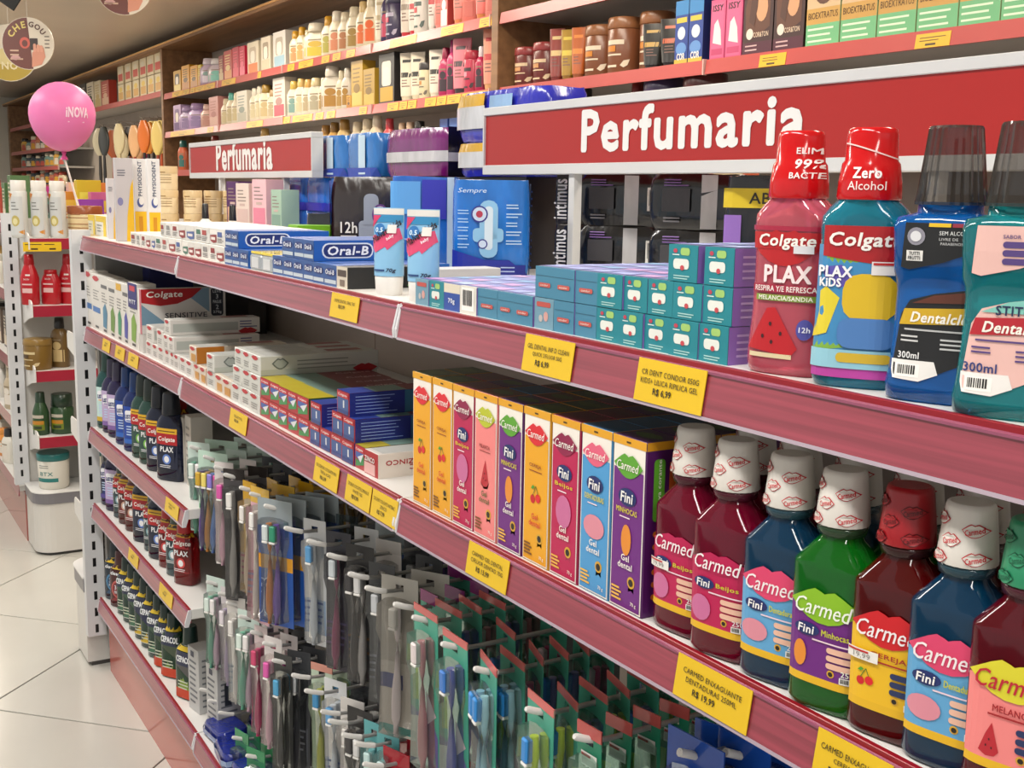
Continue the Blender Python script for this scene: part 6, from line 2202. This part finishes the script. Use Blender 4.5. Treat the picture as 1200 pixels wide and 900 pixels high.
# lower tier, only tops show between signs and packs
low = [(206, 214, '#c8603c', '#2c6a64'), (243, 251, '#b89c6c', '#7c2c24'), (300, 310, '#d8c8a0', '#c8a45c'), (372, 380, '#c8a870', '#a87c3c'), (382, 390, '#c89c50', '#8c6a34'), (393, 402, '#d4b478', '#a8803c'), (408, 418, '#dccfb4', '#d8c8a8'), (419, 430, '#dccfb4', '#d8c8a8'), (431, 440, '#dcc8a8', '#e0d4b8'), (446, 454, '#d0585c', '#c03c44')]
for k, (ua, ub, c, cp) in enumerate(low):
    xa, xb = xat(ua, WI, ZW0 + .2), xat(ub, WI, ZW0 + .2)
    put(w_bottle(c, cp, cp)(min(.1, xb - xa), .215 + .01 * (k % 3)), 'lotion_bottle', 'bottle top peeping out on the lower rear shelf, %s from the left' % ORD[k], 'bottle', ((xa + xb) / 2, WI + .03, ZW0), .5, 'goods on the lower rear shelf')
for k, (ua, ub, c, cp, fn) in enumerate(((461, 468, '#cdb89c', '#c8a88c', 'b'), (470, 478, '#c89c6c', '#c8a88c', 'b'), (480, 490, '#23211f', '#23211f', 'b'), (492, 502, '#2a2826', '#2a2826', 'j'), (508, 517, '#3c5aa8', '#4a70b8', 'x'), (519, 530, '#4a6cb8', '#5a80c8', 'x'))):
    xa, xb = xat(ua, WI, ZW0 + .15), xat(ub, WI, ZW0 + .15)
    wd = min(.12, xb - xa)
    tpl = w_bottle(c, cp, cp)(wd, .19) if fn == 'b' else w_jar(c, cp, '#8c8880', '#6c6860')(wd, .16) if fn == 'j' else w_box(c, cp)(wd, .19)
    put(tpl, 'lotion_bottle' if fn == 'b' else 'cream_jar' if fn == 'j' else 'cosmetic_carton', '%s on the lower rear shelf above the purple pack, %s from the left' % ({'b': 'bottle', 'j': 'black jar', 'x': 'blue carton'}[fn], ORD[k]), {'b': 'bottle', 'j': 'jar', 'x': 'carton'}[fn], ((xa + xb) / 2 - (wd / 2 if fn == 'x' else 0), WI + .03, ZW0), 0 if fn == 'x' else .4, 'goods above the purple pack')


# right-hand section above the large sign
def pinkbox(w, h):
    def fr(P, W, H):
        P.rect(W * .08, W * .92, H * .06, H * .94, '#cf5c86', 1)
        P.text('ISSY', W / 2, H * .86, H * .1, '#2a1a20', 3, .03, .1, W * .7, True)
        P.fan([(W * .2, H * .3), (W * .8, H * .25), (W * .72, H * .5), (W * .5, H * .68), (W * .28, H * .6)], (W * .5, H * .45), '#e8d4d4', 2)
        P.rect(W * .12, W * .88, H * .1, H * .2, '#b83c68', 2)
    return carton(w, .05, h, '#cc4f7c', fr)


def dyebox(w, h):
    def fr(P, W, H):
        P.rect(0, W, 0, H, '#3a1c18', 1)
        P.fan([(W * .1, H * .3), (W * .5, H * .28), (W * .9, H * .4), (W * .9, H * .98), (W * .2, H * .98), (W * .06, H * .7)], (W * .5, H * .65), '#5a3420', 2)
        P.ell(W * .62, H * .68, W * .2, H * .2, '#c8946c', 3)
        P.fan([(W * .3, H * .98), (W * .5, H * .98), (W * .48, H * .7), (W * .38, H * .42), (W * .2, H * .5)], (W * .35, H * .7), '#4a2818', 4)
        P.ell(W * .24, H * .32, W * .12, H * .08, '#d8ccc0', 4)
        P.text('COR&TON', W * .62, H * .3, H * .07, '#d8c0a8', 4, .02, 0, W * .5, True)
        P.rect(0, W, 0, H * .2, '#4a1428', 4)
        P.lines(W * .1, W * .7, H * .16, 2, H * .06, H * .02, '#c8a8a8', 5, 2)
    return carton(w, .06, h, '#2c1612', fr)


def biobox(w, h):
    def fr(P, W, H):
        P.rect(0, W, 0, H * .36, '#6cb07c', 1)
        P.rect(0, W, H * .36, H * .6, '#c09448', 1)
        P.text('BIOEXTRATUS', W / 2, H * .49, H * .1, '#4a3010', 3, .0, 0, W * .88, True)
        P.lines(W * .06, W * .9, H * .3, 3, H * .09, H * .03, '#d0e4c8', 2, 3)
        P.rect(0, W, H * .6, H, '#c8ac84', 1)
        P.ell(W * .5, H * .85, W * .28, H * .2, '#5a3420', 2)
    return carton(w, .06, h, '#9cb484', fr)


def bluebox(w, h):
    def fr(P, W, H):
        P.rect(0, W, 0, H, '#1c3c8c', 1)
        P.rect(0, W, H * .78, H, '#2c7cb8', 2)
        P.rect(W * .1, W * .9, H * .66, H * .74, '#c8b43c', 3)
        P.ell(W * .5, H * .5, W * .3, H * .1, '#c8d4dc', 3)
        P.ell(W * .5, H * .26, W * .4, H * .1, '#5c8cc8', 3)
        P.rect(0, W, 0, H * .1, '#c8a83c', 3)
        P.text('COR', W * .5, H * .14, H * .1, '#e8e4dc', 4, .04, 0, W * .6, True)
    return carton(w, .05, h, '#172c64', fr)


JB = w_jar('#7a4a30', '#8a5a38', '#d8c8b0', '#c87c1c')
JR = w_jar('#6a2c28', '#8c3434', '#d8bc98', '#c8905c')
right = [(595.5, 615, .13, JR, 'burgundy hair cream jar', 'jar', 0), (616.5, 636.5, .135, JR, 'burgundy hair cream jar with lighter lid', 'jar', 0), (638, 650, .17, w_tube('#8c3c34', '#d8bc84', '#7a2c28'), 'burgundy bottle shaped tube', 'tube', 0), (651.5, 663, .16, w_tube('#a8842c', '#d8c04c', '#8c6424'), 'olive gold tube', 'tube', 0), (664, 675.5, .16, w_tube('#b8602c', '#e0883c', '#94502c'), 'orange brown tube', 'tube', 0),
         (677, 702, .155, JB, 'brown hair cream jar', 'jar', 0), (703, 729, .165, JB, 'brown hair cream jar in the middle', 'jar', 0), (731, 757, .17, JB, 'largest brown hair cream jar', 'jar', .03), (748, 766, .13, w_tube('#2a2826', '#b8944c', '#1c1a1a'), 'black tube with gold print', 'tube', -.01), (767, 789, .135, w_tube('#23211f', '#b85c3c', '#1c1a1a'), 'black tube with orange print', 'tube', -.01),
         (791, 806.5, .17, bluebox, 'dark blue hair dye carton', 'carton', 0), (807, 824, .17, bluebox, 'dark blue hair dye carton', 'carton', 0), (832, 849.5, .155, pinkbox, 'pink hair dye carton', 'carton', 0), (850, 869.5, .155, pinkbox, 'pink hair dye carton', 'carton', 0),
         (871, 906, .17, dyebox, 'dark brown hair dye carton with portrait', 'carton', 0), (907, 943, .17, dyebox, 'dark brown hair dye carton with portrait', 'carton', 0)]
gu = [945, 985.5, 1029, 1075.5, 1125, 1175, 1228]
right += [(gu[k], gu[k + 1] - 1, .15, biobox, 'green and gold hair mask carton', 'carton', 0) for k in range(6)]
for k, (ua, ub, h, fn, lab, cat, dy) in enumerate(right):
    xa, xb = xat(ua, WI, ZW1 + h * .4), xat(ub, WI, ZW1 + h * .4)
    wd = min(xb - xa - .002, .22)
    box = cat == 'carton'
    hh = h * 1.14
    put(fn(wd, hh), {'carton': 'cosmetic_carton', 'tube': 'cream_tube', 'jar': 'cream_jar'}[cat], '%s, %s from divider, above the large sign' % (lab, ORD[k]), cat, (xa if box else (xa + xb) / 2, WI + dy + (0 if box else min(wd / 2, .06)), ZW1), 0 if box else .55, 'hair care above the large sign')
# tops below that shelf
for k, (ua, ub, c) in enumerate(((640, 648, '#3a2420'), (664, 676, '#2a2624'), (729, 738, '#7c2420'), (741, 790, '#4a3c5c'), (795, 830, '#5a2a28'))):
    xa, xb = xat(ua, WI, ZW0 + .24), xat(ub, WI, ZW0 + .24)
    wd = min(.14, xb - xa)
    put(w_jar(c, c, '#a8988c', '#7c6c64')(wd, .25), 'cream_jar', 'dark jar top just above the large sign, %s from the left' % ORD[k], 'jar', ((xa + xb) / 2, WI + .05, ZW0), .4, 'jar tops above the large sign')
# yellow price tags on the rear rails
YT = M('#d9a90f', 'paper')
wt_ = [(ZW2, 'upper', [(202, 214), (214.5, 222), (223, 228.5), (229, 240), (240.5, 252), (260, 276), (302, 306), (337, 345), (350, 367), (377, 386), (390, 399), (406, 416), (457, 488), (517, 543), (562, 577)]),
       (ZW1, 'middle', [(200, 228), (243, 250), (289, 308), (332, 340), (343, 366), (370, 379), (383, 393), (421, 430), (454, 467), (468, 477), (478, 488), (498, 511), (512, 523), (524, 540), (541, 577)])]
for z, tn, lst in wt_:
    for k, (ua, ub) in enumerate(lst):
        xa, xb = xat(ua, WY - .006, z - .02), xat(ub, WY - .006, z - .02)
        t = thing('price_tag', 'yellow price tag on the %s rear rail, %s from the wooden divider' % (tn, ORD[k]), 'price tag', (xa, WY - .0035, z - .003), 0, 'rear price tags', -.14)
        part('paper', MB().box(0, xb - xa, -.0008, 0, -.036, 0, YT), t)
        pm = MB()
        P = Print(pm, s_front(-.0008))
        P.lines((xb - xa) * .12, (xb - xa) * .9, -.009, 2, .008, .0025, '#8a6a08', 1, k)
        P.rect((xb - xa) * .35, (xb - xa) * .6, -.029, -.025, '#5a4404', 1)
        part('print', pm, t)
for k, (ua, ub) in enumerate(((890, 921), (1073, 1114))):
    xa, xb = xat(ua, WY - .006, ZW1 - .02), xat(ub, WY - .006, ZW1 - .02)
    t = thing('price_tag', 'yellow price tag on the coral rail below the %s cartons' % ('dark brown', 'green and gold')[k], 'price tag', (xa, WY - .0035, ZW1 - .006), 0, 'rear price tags', -.14)
    part('paper', MB().box(0, xb - xa, -.0008, 0, -.034, 0, YT), t)
    pm = MB()
    P = Print(pm, s_front(-.0008))
    P.lines((xb - xa) * .12, (xb - xa) * .9, -.009, 2, .007, .002, '#6a5208', 1, k)
    P.rect((xb - xa) * .3, (xb - xa) * .6, -.029, -.024, '#4a3804', 1)
    part('print', pm, t)

# ---- far section: red and white packs, hanging brushes, little goods behind the balloon
PK = {}
for k in range(6):
    for r_ in range(2):
        ua, ub = 138.5 + 8.6 * k, 146.6 + 8.6 * k
        zb = ZF2 + .15 * r_
        xa, xb = xat(ua, WI, ZF2 + .1), xat(ub, WI, ZF2 + .1)
        wd = min(.2, xb - xa - .01)
        c = ('#d9c490', '#d9ae6c')[r_]
        put(carton(wd, .09, .145, '#d8c8a4', lambda P, w, h, r_=r_: (P.rect(w * .1, w * .9, h * .15, h * .55, '#c03c28' if r_ else '#cf9a3c', 1), P.ell(w * .5, h * .7, w * .28, h * .15, '#d8d0b8' if r_ else '#e0c04c', 2))), 'diaper_pack', '%s pack on the far rear shelf, %s from the left' % (('yellow and cream', 'red and cream')[r_], ORD[k]), 'pack', (xa, WI, zb), 0, 'packs on the far rear shelf')
for k, (ua, ub, h, c, c2) in enumerate(((94, 101, .26, '#2c2826', '#c8c0b4'), (102, 110, .25, '#d0c4ac', '#2c2624'), (111, 118, .24, '#cdbfa0', '#b89c60'), (119, 134, .22, '#b03c30', '#d8b090'))):
    xa, xb = xat(ua, WI, ZF2 + .1), xat(ub, WI, ZF2 + .1)
    put(w_box(c, c2)(min(.3, xb - xa), h), 'cosmetic_carton', 'carton beside the balloon on the far rear shelf, %s from the left' % ORD[k], 'carton', (xa, WI, ZF2), 0, 'cartons on the far rear shelf')


def brush_tpl(c1, c2, s=1.0):
    hd_ = MB()
    rings = []
    for t in range(9):
        a = t / 8
        w_ = .055 * s * (sin(pi * (a * .9 + .06)) ** .6)
        rings.append(sup(w_, .016, 2.2, -.02 - a * .17 * s, 14))
    hd_.loft(rings[::-1], M(c1, 'plastic'))
    hn = MB().loft([sup(.014, .01, 2, -.36 * s, 10), sup(.019, .013, 2, -.30 * s, 10), sup(.013, .010, 2, -.18 * s, 10)], M(c2, 'plastic'))
    lp = MB().tube([(0, 0, 0), (.006, 0, -.012), (0, 0, -.024)], .002, M('#3a3634', 'plastic'), 6)
    return [('brush_head', hd_.mesh('brush_head'), []), ('handle', hn.mesh('handle'), []), ('hang_loop', lp.mesh('hang_loop'), [])]


BR = [(121, 146, '#3a3c3a', '#2c2a2a'), (116, 148, '#c8bfa4', '#3a3634'), (132, 150, '#b85c2c', '#9c4420'), (139, 142, '#d8caa0', '#d4c498'), (142, 152, '#d6c8a2', '#cfc094'), (152, 146, '#3a3430', '#c05c34'), (157, 144, '#d8a878', '#a8442c'), (160, 150, '#c8986c', '#6c2c24'), (165, 150, '#c0387c', '#4a2838'), (168, 138, '#d06c1c', '#2a2422'), (173, 140, '#d88a24', '#2a2422'), (179, 139, '#d8bc60', '#2c2624'), (184, 139, '#d9c070', '#a8441c'), (188.5, 138, '#d4b85c', '#b8501c')]
for k, (u, v, c1, c2) in enumerate(BR):
    y = WY + .04 + .075 * (k % 3)
    p = ony(u, v, y)
    put(brush_tpl(c1, c2, 1.5), 'hair_brush', 'hanging paddle brush below the red and cream packs, %s from the left' % ORD[k], 'brush', (p.x, y, p.z), .4 + .3 * (k % 3), 'brushes hanging in the far cabinet')
    t = thing('display_hook', 'thin wire hook holding the %s hanging brush' % ORD[k], 'hook', (p.x, y, p.z), 0, 'hooks in the far cabinet')
    part('rod', MB().tube([(0, .33, 0), (0, -.02, 0), (0, -.03, .015)], .004, M('#9c948c', 'metal'), 6), t)
rn = random.Random(4)
for tier, z in enumerate((ZF2 - .30, ZF2 - .50, ZF2 - .70)):
    for k in range(9):
        u = 24 + 5.4 * k
        x = xat(u, WI, z + .05)
        c = rn.choice(['#c87c5c', '#d8c8a4', '#b04c3c', '#d8a84c', '#3c4a54', '#d4bc98', '#c86c6c', '#7c9c94'])
        put(w_bottle(c, rn.choice(['#e0d4c0', '#c05040', '#d8a030']), rn.choice(['#2c2a2a', '#d8ccb4', '#b85040']))(.16, .13 + .05 * rn.random()), 'lotion_bottle', 'little bottle behind the balloon, %s shelf, %s from the left' % (('upper', 'middle', 'lower')[tier], ORD[k]), 'bottle', (x, WI + .06, z), .4, 'little bottles behind the balloon')

# ---- goods on the farther gondola's end cap
def far_x(u, z, x=FX + .12):
    return onx(u, 0, x)


EX = FX + .13
GE = 'goods on the farther end cap'
canp = [(0, .027, .027, 2), (.003, .030, .030, 2), (.165, .030, .030, 2), (.17, .028, .028, 2)]


def can_lab(P):
    P.rect(-.024, .024, .01, .15, '#c4c6c4', 1)
    P.fan([(-.026, .165), (-.008, .16), (-.020, .135), (-.026, .13)], (-.02, .15), '#c87c1c', 2)
    P.ell(0, .062, .015, .02, '#b8a85c', 2)
    P.ell(0, .060, .009, .012, '#d8d09c', 3)
    P.lines(-.014, .014, .13, 3, .012, .004, '#7c7c78', 2, 2)
    P.fan([(.026, .03), (.010, .022), (.026, .012)], (.02, .021), '#c8862c', 2)


for k, (ua, ub) in enumerate(((11, 34.5), (36, 57), (57.5, 78.5))):
    y0, y1 = yat(ua, EX, 1.28), yat(ub, EX, 1.28)
    put(bottle(canp, M('#cfcfca', 'plastic'), [(.17, .0265), (.172, .027), (.207, .027), (.209, .0255)], M('#dedad2', 'plastic'), label=can_lab, N=18, capN=18, nx=6), 'spray_can', 'white shampoo can with gold flower on the end cap top, %s from the left' % ORD[k], 'can', (EX, (y0 + y1) / 2, 1.203), .9, GE)
for k, (u, y_) in enumerate(((103, 0), (121, .04))):
    y = yat(u - 3, EX - .02, 1.25)
    put(pot_tpl(.062, .118, '#94502c', '#dcc696', [.18, .3, .42, .62], .03, '#a0683c'), 'cream_pot', 'large cream pot with brown lid next to the white cans, %s' % ('front one', 'half hidden one')[k], 'pot', (EX - .02 - .015 * k, y + .09 * k, 1.203), .8, GE)
RB = [(0, .029, .022, 2.6), (.003, .0325, .024, 2.6), (.10, .034, .024, 2.6), (.125, .027, .022, 2.3), (.15, .017, .017, 2)]


def red_lab(P):
    P.rect(-.018, .020, .045, .062, '#d8b0ac', 1)
    P.rect(-.018, .020, .074, .079, '#d8b8b4', 1)
    P.rect(-.004, .014, .108, .114, '#e0d0cc', 1)
    P.text('SALON', 0, .0955, .006, '#e0c8c4', 2, .03, 0, .022, True)


for k, (ua, ub, h) in enumerate(((25, 46, 1.0), (48, 72, .72), (71, 90, .95))):
    y = (yat(ua, EX, 1.0) + yat(ub, EX, 1.0)) / 2
    if k == 1:
        pr_ = [(z * .82, a * 1.1, b, n) for z, a, b, n in RB]
        tpl = bottle(pr_, M('#b01420', 'plastic'), [(.112, .020), (.114, .024), (.127, .023), (.129, .02)], M('#a8121c', 'plastic'), label=red_lab, N=18, capN=16, nx=6)
    else:
        tpl = bottle(RB, M('#b01420', 'plastic'), [(.148, .017), (.15, .019), (.185, .016), (.187, .014)], M('#a8121c', 'plastic'), label=red_lab, N=18, capN=16, nx=6)
    put(tpl, 'shampoo_bottle', 'red shampoo bottle on the end cap second shelf, %s from the left' % ORD[k], 'bottle', (EX, y, .955), .9, GE)
GJ = w_jar('#7a5c24', '#8a6c34', '#d0bc8c', '#4a3414')
y = (yat(27, EX, .76) + yat(62, EX, .76)) / 2
put(GJ(.105, .115), 'cream_jar', 'wide gold brown hair jar on the end cap third shelf', 'jar', (EX, y, .712), .9, GE)
y = yat(72, EX, .76)
put(w_bottle('#6c5228', '#c8b07c', '#1c1a18')(.07, .19), 'spray_bottle', 'brown spray bottle with black trigger beside the gold jar', 'bottle', (EX - .02, y, .712), .9, GE)
for k, (u, h) in enumerate(((48, .165), (73, .165))):
    y = yat(u, EX, .52)
    put(bottle([(0, .027, .027, 2), (.004, .030, .030, 2), (.085, .030, .030, 2), (.105, .024, .024, 2), (.125, .017, .017, 2)] if k == 0 else [(0, .040, .040, 2), (.004, .043, .043, 2), (.095, .043, .043, 2), (.105, .036, .036, 2)], M('#2c4a2c', 'plastic'), [(.124, .018), (.16, .016), (.163, .014)] if k == 0 else [(.104, .036), (.106, .040), (.15, .038), (.152, .035)], M('#1f3524', 'plastic'), label=lambda P: (P.rect(-.024, .024, .02, .055, '#6c7c1c', 1), P.rect(-.022, .022, .042, .056, '#b87c1c', 2), P.rect(-.022, .022, .066, .078, '#b8b0a0', 2), P.rect(-.016, .016, .024, .036, '#2a3a18', 2)), N=18, capN=16, nx=6), 'shampoo_bottle', '%s on the end cap fourth shelf' % ('slim green shampoo bottle', 'stout green hair mask jar')[k], 'bottle', (EX, y, .460), .9, GE)


def wj(P):
    P.rect(-.04, .04, .03, .045, '#1f7470', 1)
    P.text('BTX', 0, .062, .014, '#5c8c88', 2, .03, 0, .05, True)
    P.lines(-.03, .03, .095, 2, .008, .003, '#8c8c86', 1, 2)


for k, (u, xo) in enumerate(((63, 0), (112, -.02))):
    y = yat(u, EX - .01, .3)
    put(bottle([(0, .050, .050, 2), (.005, .055, .055, 2), (.11, .058, .058, 2), (.112, .056, .056, 2)], M('#d8d4c8', 'plastic'), [(.11, .057), (.112, .060), (.135, .060), (.138, .057)], M('#1f6c6a', 'plastic'), label=wj, N=22, capN=22, nx=8), 'cream_jar', 'white jar with teal lid on the end cap plinth, %s' % ('fully visible one', 'one half hidden by the upright')[k], 'jar', (EX - .01 + xo, y, FBASE), .9, GE)
# tag along the top shelf of that end cap
ya, yb = yat(27, FX + .212, 1.18), yat(72, FX + .212, 1.18)
t = thing('price_tag', 'wide yellow price strip under the white cans', 'price tag', (FX + .209, ya, 1.196))
part('paper', MB().box(0, .001, 0, yb - ya, -.04, -.006, YEL), t)
pm = MB()
P = Print(pm, lambda a, b, o: (.001 + o, a, b))
P.lines((yb - ya) * .05, (yb - ya) * .5, -.013, 1, .008, .003, '#4a3804', 1, 1)
P.lines((yb - ya) * .55, (yb - ya) * .95, -.013, 1, .008, .003, '#4a3804', 1, 2)
P.rect((yb - ya) * .2, (yb - ya) * .38, -.034, -.028, '#4a3804', 1)
P.rect((yb - ya) * .68, (yb - ya) * .85, -.034, -.028, '#4a3804', 1)
part('print', pm, t)
# dark bottles on the main gondola's own end cap
for k, (z, h, c, y_) in enumerate(((.272, .17, '#3c3634', .03), (.272, .16, '#4a4240', .07), (.953, .10, '#cfc8b4', .03), (.696, .20, '#7a5230', .02))):
    put(w_bottle(c, '#8c8078', c)(.05, h), 'lotion_bottle', ('dark slim bottle on the plinth left of the upright, outer one', 'dark slim bottle on the plinth left of the upright, inner one', 'cream bottle on the upper narrow end shelf', 'brown bottle on the middle narrow end shelf')[k], 'bottle', (-.15, y_, z), 1.2)

# goods at the very left, on the farther gondola's long side
rn = random.Random(11)
for tier, z in enumerate((ZA - .01, ZB - .02, ZC, ZD - .02, ZE)):
    for k in range(7):
        x = FX - .12 - .16 * k
        c = rn.choice([['#c8a48c', '#b04838', '#d8d0c4', '#4a6a3c'], ['#a83c38', '#4c6c3c', '#c8a05c', '#d8d0c0'], ['#3a3230', '#b08a34', '#2c2a2c', '#6c5c50'], ['#c8c4bc', '#b8a88c', '#5c5c60', '#d8d4cc'], ['#d4cfc0', '#d88c3c', '#e0dcd0', '#c8c4b8']][tier])
        h = .12 + .07 * rn.random()
        if rn.random() < .5:
            tpl = w_bottle(c, '#e0d8cc', rn.choice(['#2c2a2a', '#d8d0c4', c]))(.08, h)
        else:
            tpl = w_box(c, '#d8c8b0')(.08, h)
        put(tpl, 'lotion_bottle' if len(tpl) > 1 else 'cosmetic_carton', '%s at the left picture edge, %s receding shelf, %s from the front' % ('bottle' if len(tpl) > 1 else 'carton', ORD[tier], ORD[k]), 'bottle' if len(tpl) > 1 else 'carton', (x - .04, .03, z), 0 if len(tpl) == 1 else .4, 'goods on the farther gondola')
# colourful boxes seen between the white cans and the balloon (top of the farther gondola)
for k, (u, c, c2, h, xx, zz) in enumerate(((34, '#1c1a1e', '#3a3438', .10, -2.4, 0), (46, '#1d6a5c', '#2c2a2c', .09, -2.2, 0), (60, '#b01c7c', '#d8c8d0', .14, -2.3, 0), (80, '#c8822c', '#e0b84c', .12, -2.1, 0), (92, '#d8b4a0', '#e8dcd0', .16, -2.2, 0), (102, '#c8b01c', '#d8d04c', .17, -2.0, 0), (113, '#d0782c', '#d8a0a0', .16, -2.1, 0), (104, '#7c2c8c', '#c89cc8', .09, -1.85, 0), (118, '#c05c8c', '#d8b83c', .12, -1.9, 0))):
    y = yat(u, xx, 1.3)
    put(carton(.06, .10, h, c, None, lambda P, d, hh, c2=c2: (P.rect(d * .1, d * .9, hh * .3, hh * .7, c2, 1), P.lines(d * .2, d * .8, hh * .25, 2, hh * .1, hh * .04, '#e8e0d4', 2, 1))), 'snack_carton', 'colourful small carton between white cans and tall cartons, %s from the left' % ORD[k], 'carton', (xx, y - .05, 1.25), 0, 'colourful cartons on the farther gondola')

# ================================================================== balloon, hanging discs
bp = onx(73, 134, -1.55)
R = .124
t = thing('balloon', 'pink balloon on a white stick above the white cans', 'balloon', (bp.x, bp.y, bp.z))
rings = []
for k in range(17):
    a = -pi / 2 + pi * k / 16
    z = sin(a)
    r = cos(a) * (1 if z > 0 else 1 - .10 * z * z)
    rings.append(sup(max(R * r, .0005), max(R * r, .0005), 2, R * z * (1.0 if z > 0 else 1.16), 32))
part('skin', MB().loft(rings, M('#e07ab0', 'balloon')), t)
part('knot', MB().loft([sup(.016, .016, 2, -R * 1.16 - .03, 10), sup(.006, .006, 2, -R * 1.16 - .012, 10), sup(.012, .012, 2, -R * 1.12, 10)], M('#c04888', 'balloon')), t)
pm = MB()


def bsurf(a, b, o):
    # longitude/latitude patch facing the camera's right
    lon, lat = radians(-90) + a, b
    return ((R + .001 + o) * cos(lat) * cos(lon), (R + .001 + o) * cos(lat) * sin(lon), (R + .001 + o) * sin(lat))


P = Print(pm, bsurf)
P.text('iNOVA', 1.50, -.12, .30, '#f0d0e0', 1, .04, .15, .72)
P.rect(1.55, 2.1, -.28, -.25, '#eec4d8', 1)
part('lettering', pm, t)
part('stick', MB().tube([(0, 0, -R * 1.16 - .02), (.01, .06, -.42)], .004, M('#e0d8d4', 'plastic'), 8), t)
part('ribbon', MB().tube([(0, 0, -R * 1.16 - .02), (.0, .02, -.25), (.01, .055, -.42)], .003, M('#d8b8c4', 'plastic'), 6), t)


def disc(u, v, x, r, label, style):
    p = onx(u, v, x)
    t = thing('hanging_disc', label, 'sign', (p.x, p.y, p.z), radians(62), 'round signs hanging from the ceiling')
    n = 32
    ringf = [(r * cos(2 * pi * k / n), 0, r * sin(2 * pi * k / n)) for k in range(n)]
    part('board', MB().loft([[(a, .003, c) for a, _, c in ringf], [(a, -.003, c) for a, _, c in ringf]], M('#d8cfbc', 'paper'), False), t)
    pm = MB()
    P = Print(pm, s_front(-.003))
    if style == 'brown':
        P.fan([(r * .98 * cos(radians(90 + 10 * k)), r * .98 * sin(radians(90 + 10 * k))) for k in range(20)], (-r * .3, 0), '#6a3a30', 1)
        for k, ch in enumerate('CHE'):
            a = radians(150 - 24 * k)
            P.text(ch, r * .72 * cos(a), r * .72 * sin(a), r * .24, '#d8c46c', 3, .05, 0, None, True, a - pi / 2)
        for k, ch in enumerate('GOU'):
            a = radians(78 - 20 * k)
            P.text(ch, r * .74 * cos(a), r * .74 * sin(a), r * .2, '#5a3a30', 3, .05, 0, None, True, a - pi / 2)
        P.ell(-r * .12, r * .02, r * .2, r * .22, '#c85c4c', 2)
        P.ell(-r * .12, r * .0, r * .11, r * .13, '#6a3a30', 3)
        P.rect(r * .08, r * .38, -r * .25, r * .2, '#3a2c2a', 3)
        # a hand holding a card, flat print
        P.fan([(r * .12, -r * .9), (r * .5, -r * .8), (r * .66, -r * .5), (r * .6, -r * .15), (r * .42, -r * .05), (r * .3, -r * .2), (r * .15, -r * .35)], (r * .4, -r * .5), '#cf8e74', 4)
        for k in range(3):
            P.rrect(r * (.2 + .13 * k), r * (.31 + .13 * k), -r * .32, r * (.0 - .03 * k), r * .05, '#d89a80', 5)
        P.lines(-r * .7, -r * .2, -r * .25, 3, r * .16, r * .06, '#c8a890', 3, 2)
        P.lips(-r * .5, -r * .55, r * .4, r * .2, '#c89c98', 3)
        P.lines(r * .65, r * .85, r * .3, 4, r * .14, r * .05, '#7c7468', 3, 4)
    else:
        P.fan([(r * .98 * cos(radians(180 + 10 * k)), r * .98 * sin(radians(180 + 10 * k))) for k in range(19)], (0, -r * .4), '#b49a2c', 1)
        P.fan([(-r * .6, 0), (r * .1, r * .3), (r * .9, -r * .1), (r * .5, -r * .4), (-r * .4, -r * .4)], (0, 0), '#d8c888', 2)
        P.text('NO', 0, -r * .45, r * .25, '#e8dcb0', 3, .05, 0, None, True)
    part('print', pm, t)
    part('thread', MB().tube([(0, 0, r), (0, 0, CEIL_Z - p.z)], .001, M('#d8d4cc', 'plastic'), 5), t)


disc(33, 51, -2.6, .118, 'round brown and cream sign hanging above the pink balloon', 'brown')
disc(11, 62, -3.4, .145, 'round yellow sign hanging behind the brown one', 'yellow')
disc(145, -16, -2.2, .125, 'round brown sign cut by the top picture edge', 'brown')
p = onx(6, 2, -2.2)
t = thing('hanging_tag', 'black hanging bracket in the upper left corner', 'sign', (p.x, p.y, p.z), 1.08, None, 0, .6)
part('bracket', MB().box(-.05, .05, -.004, .004, -.012, .10, M('#1c1c1a', 'plastic'), .002), t)
part('thread', MB().tube([(0, 0, .09), (0, 0, .2)], .001, M('#d8d4cc', 'plastic'), 5), t)
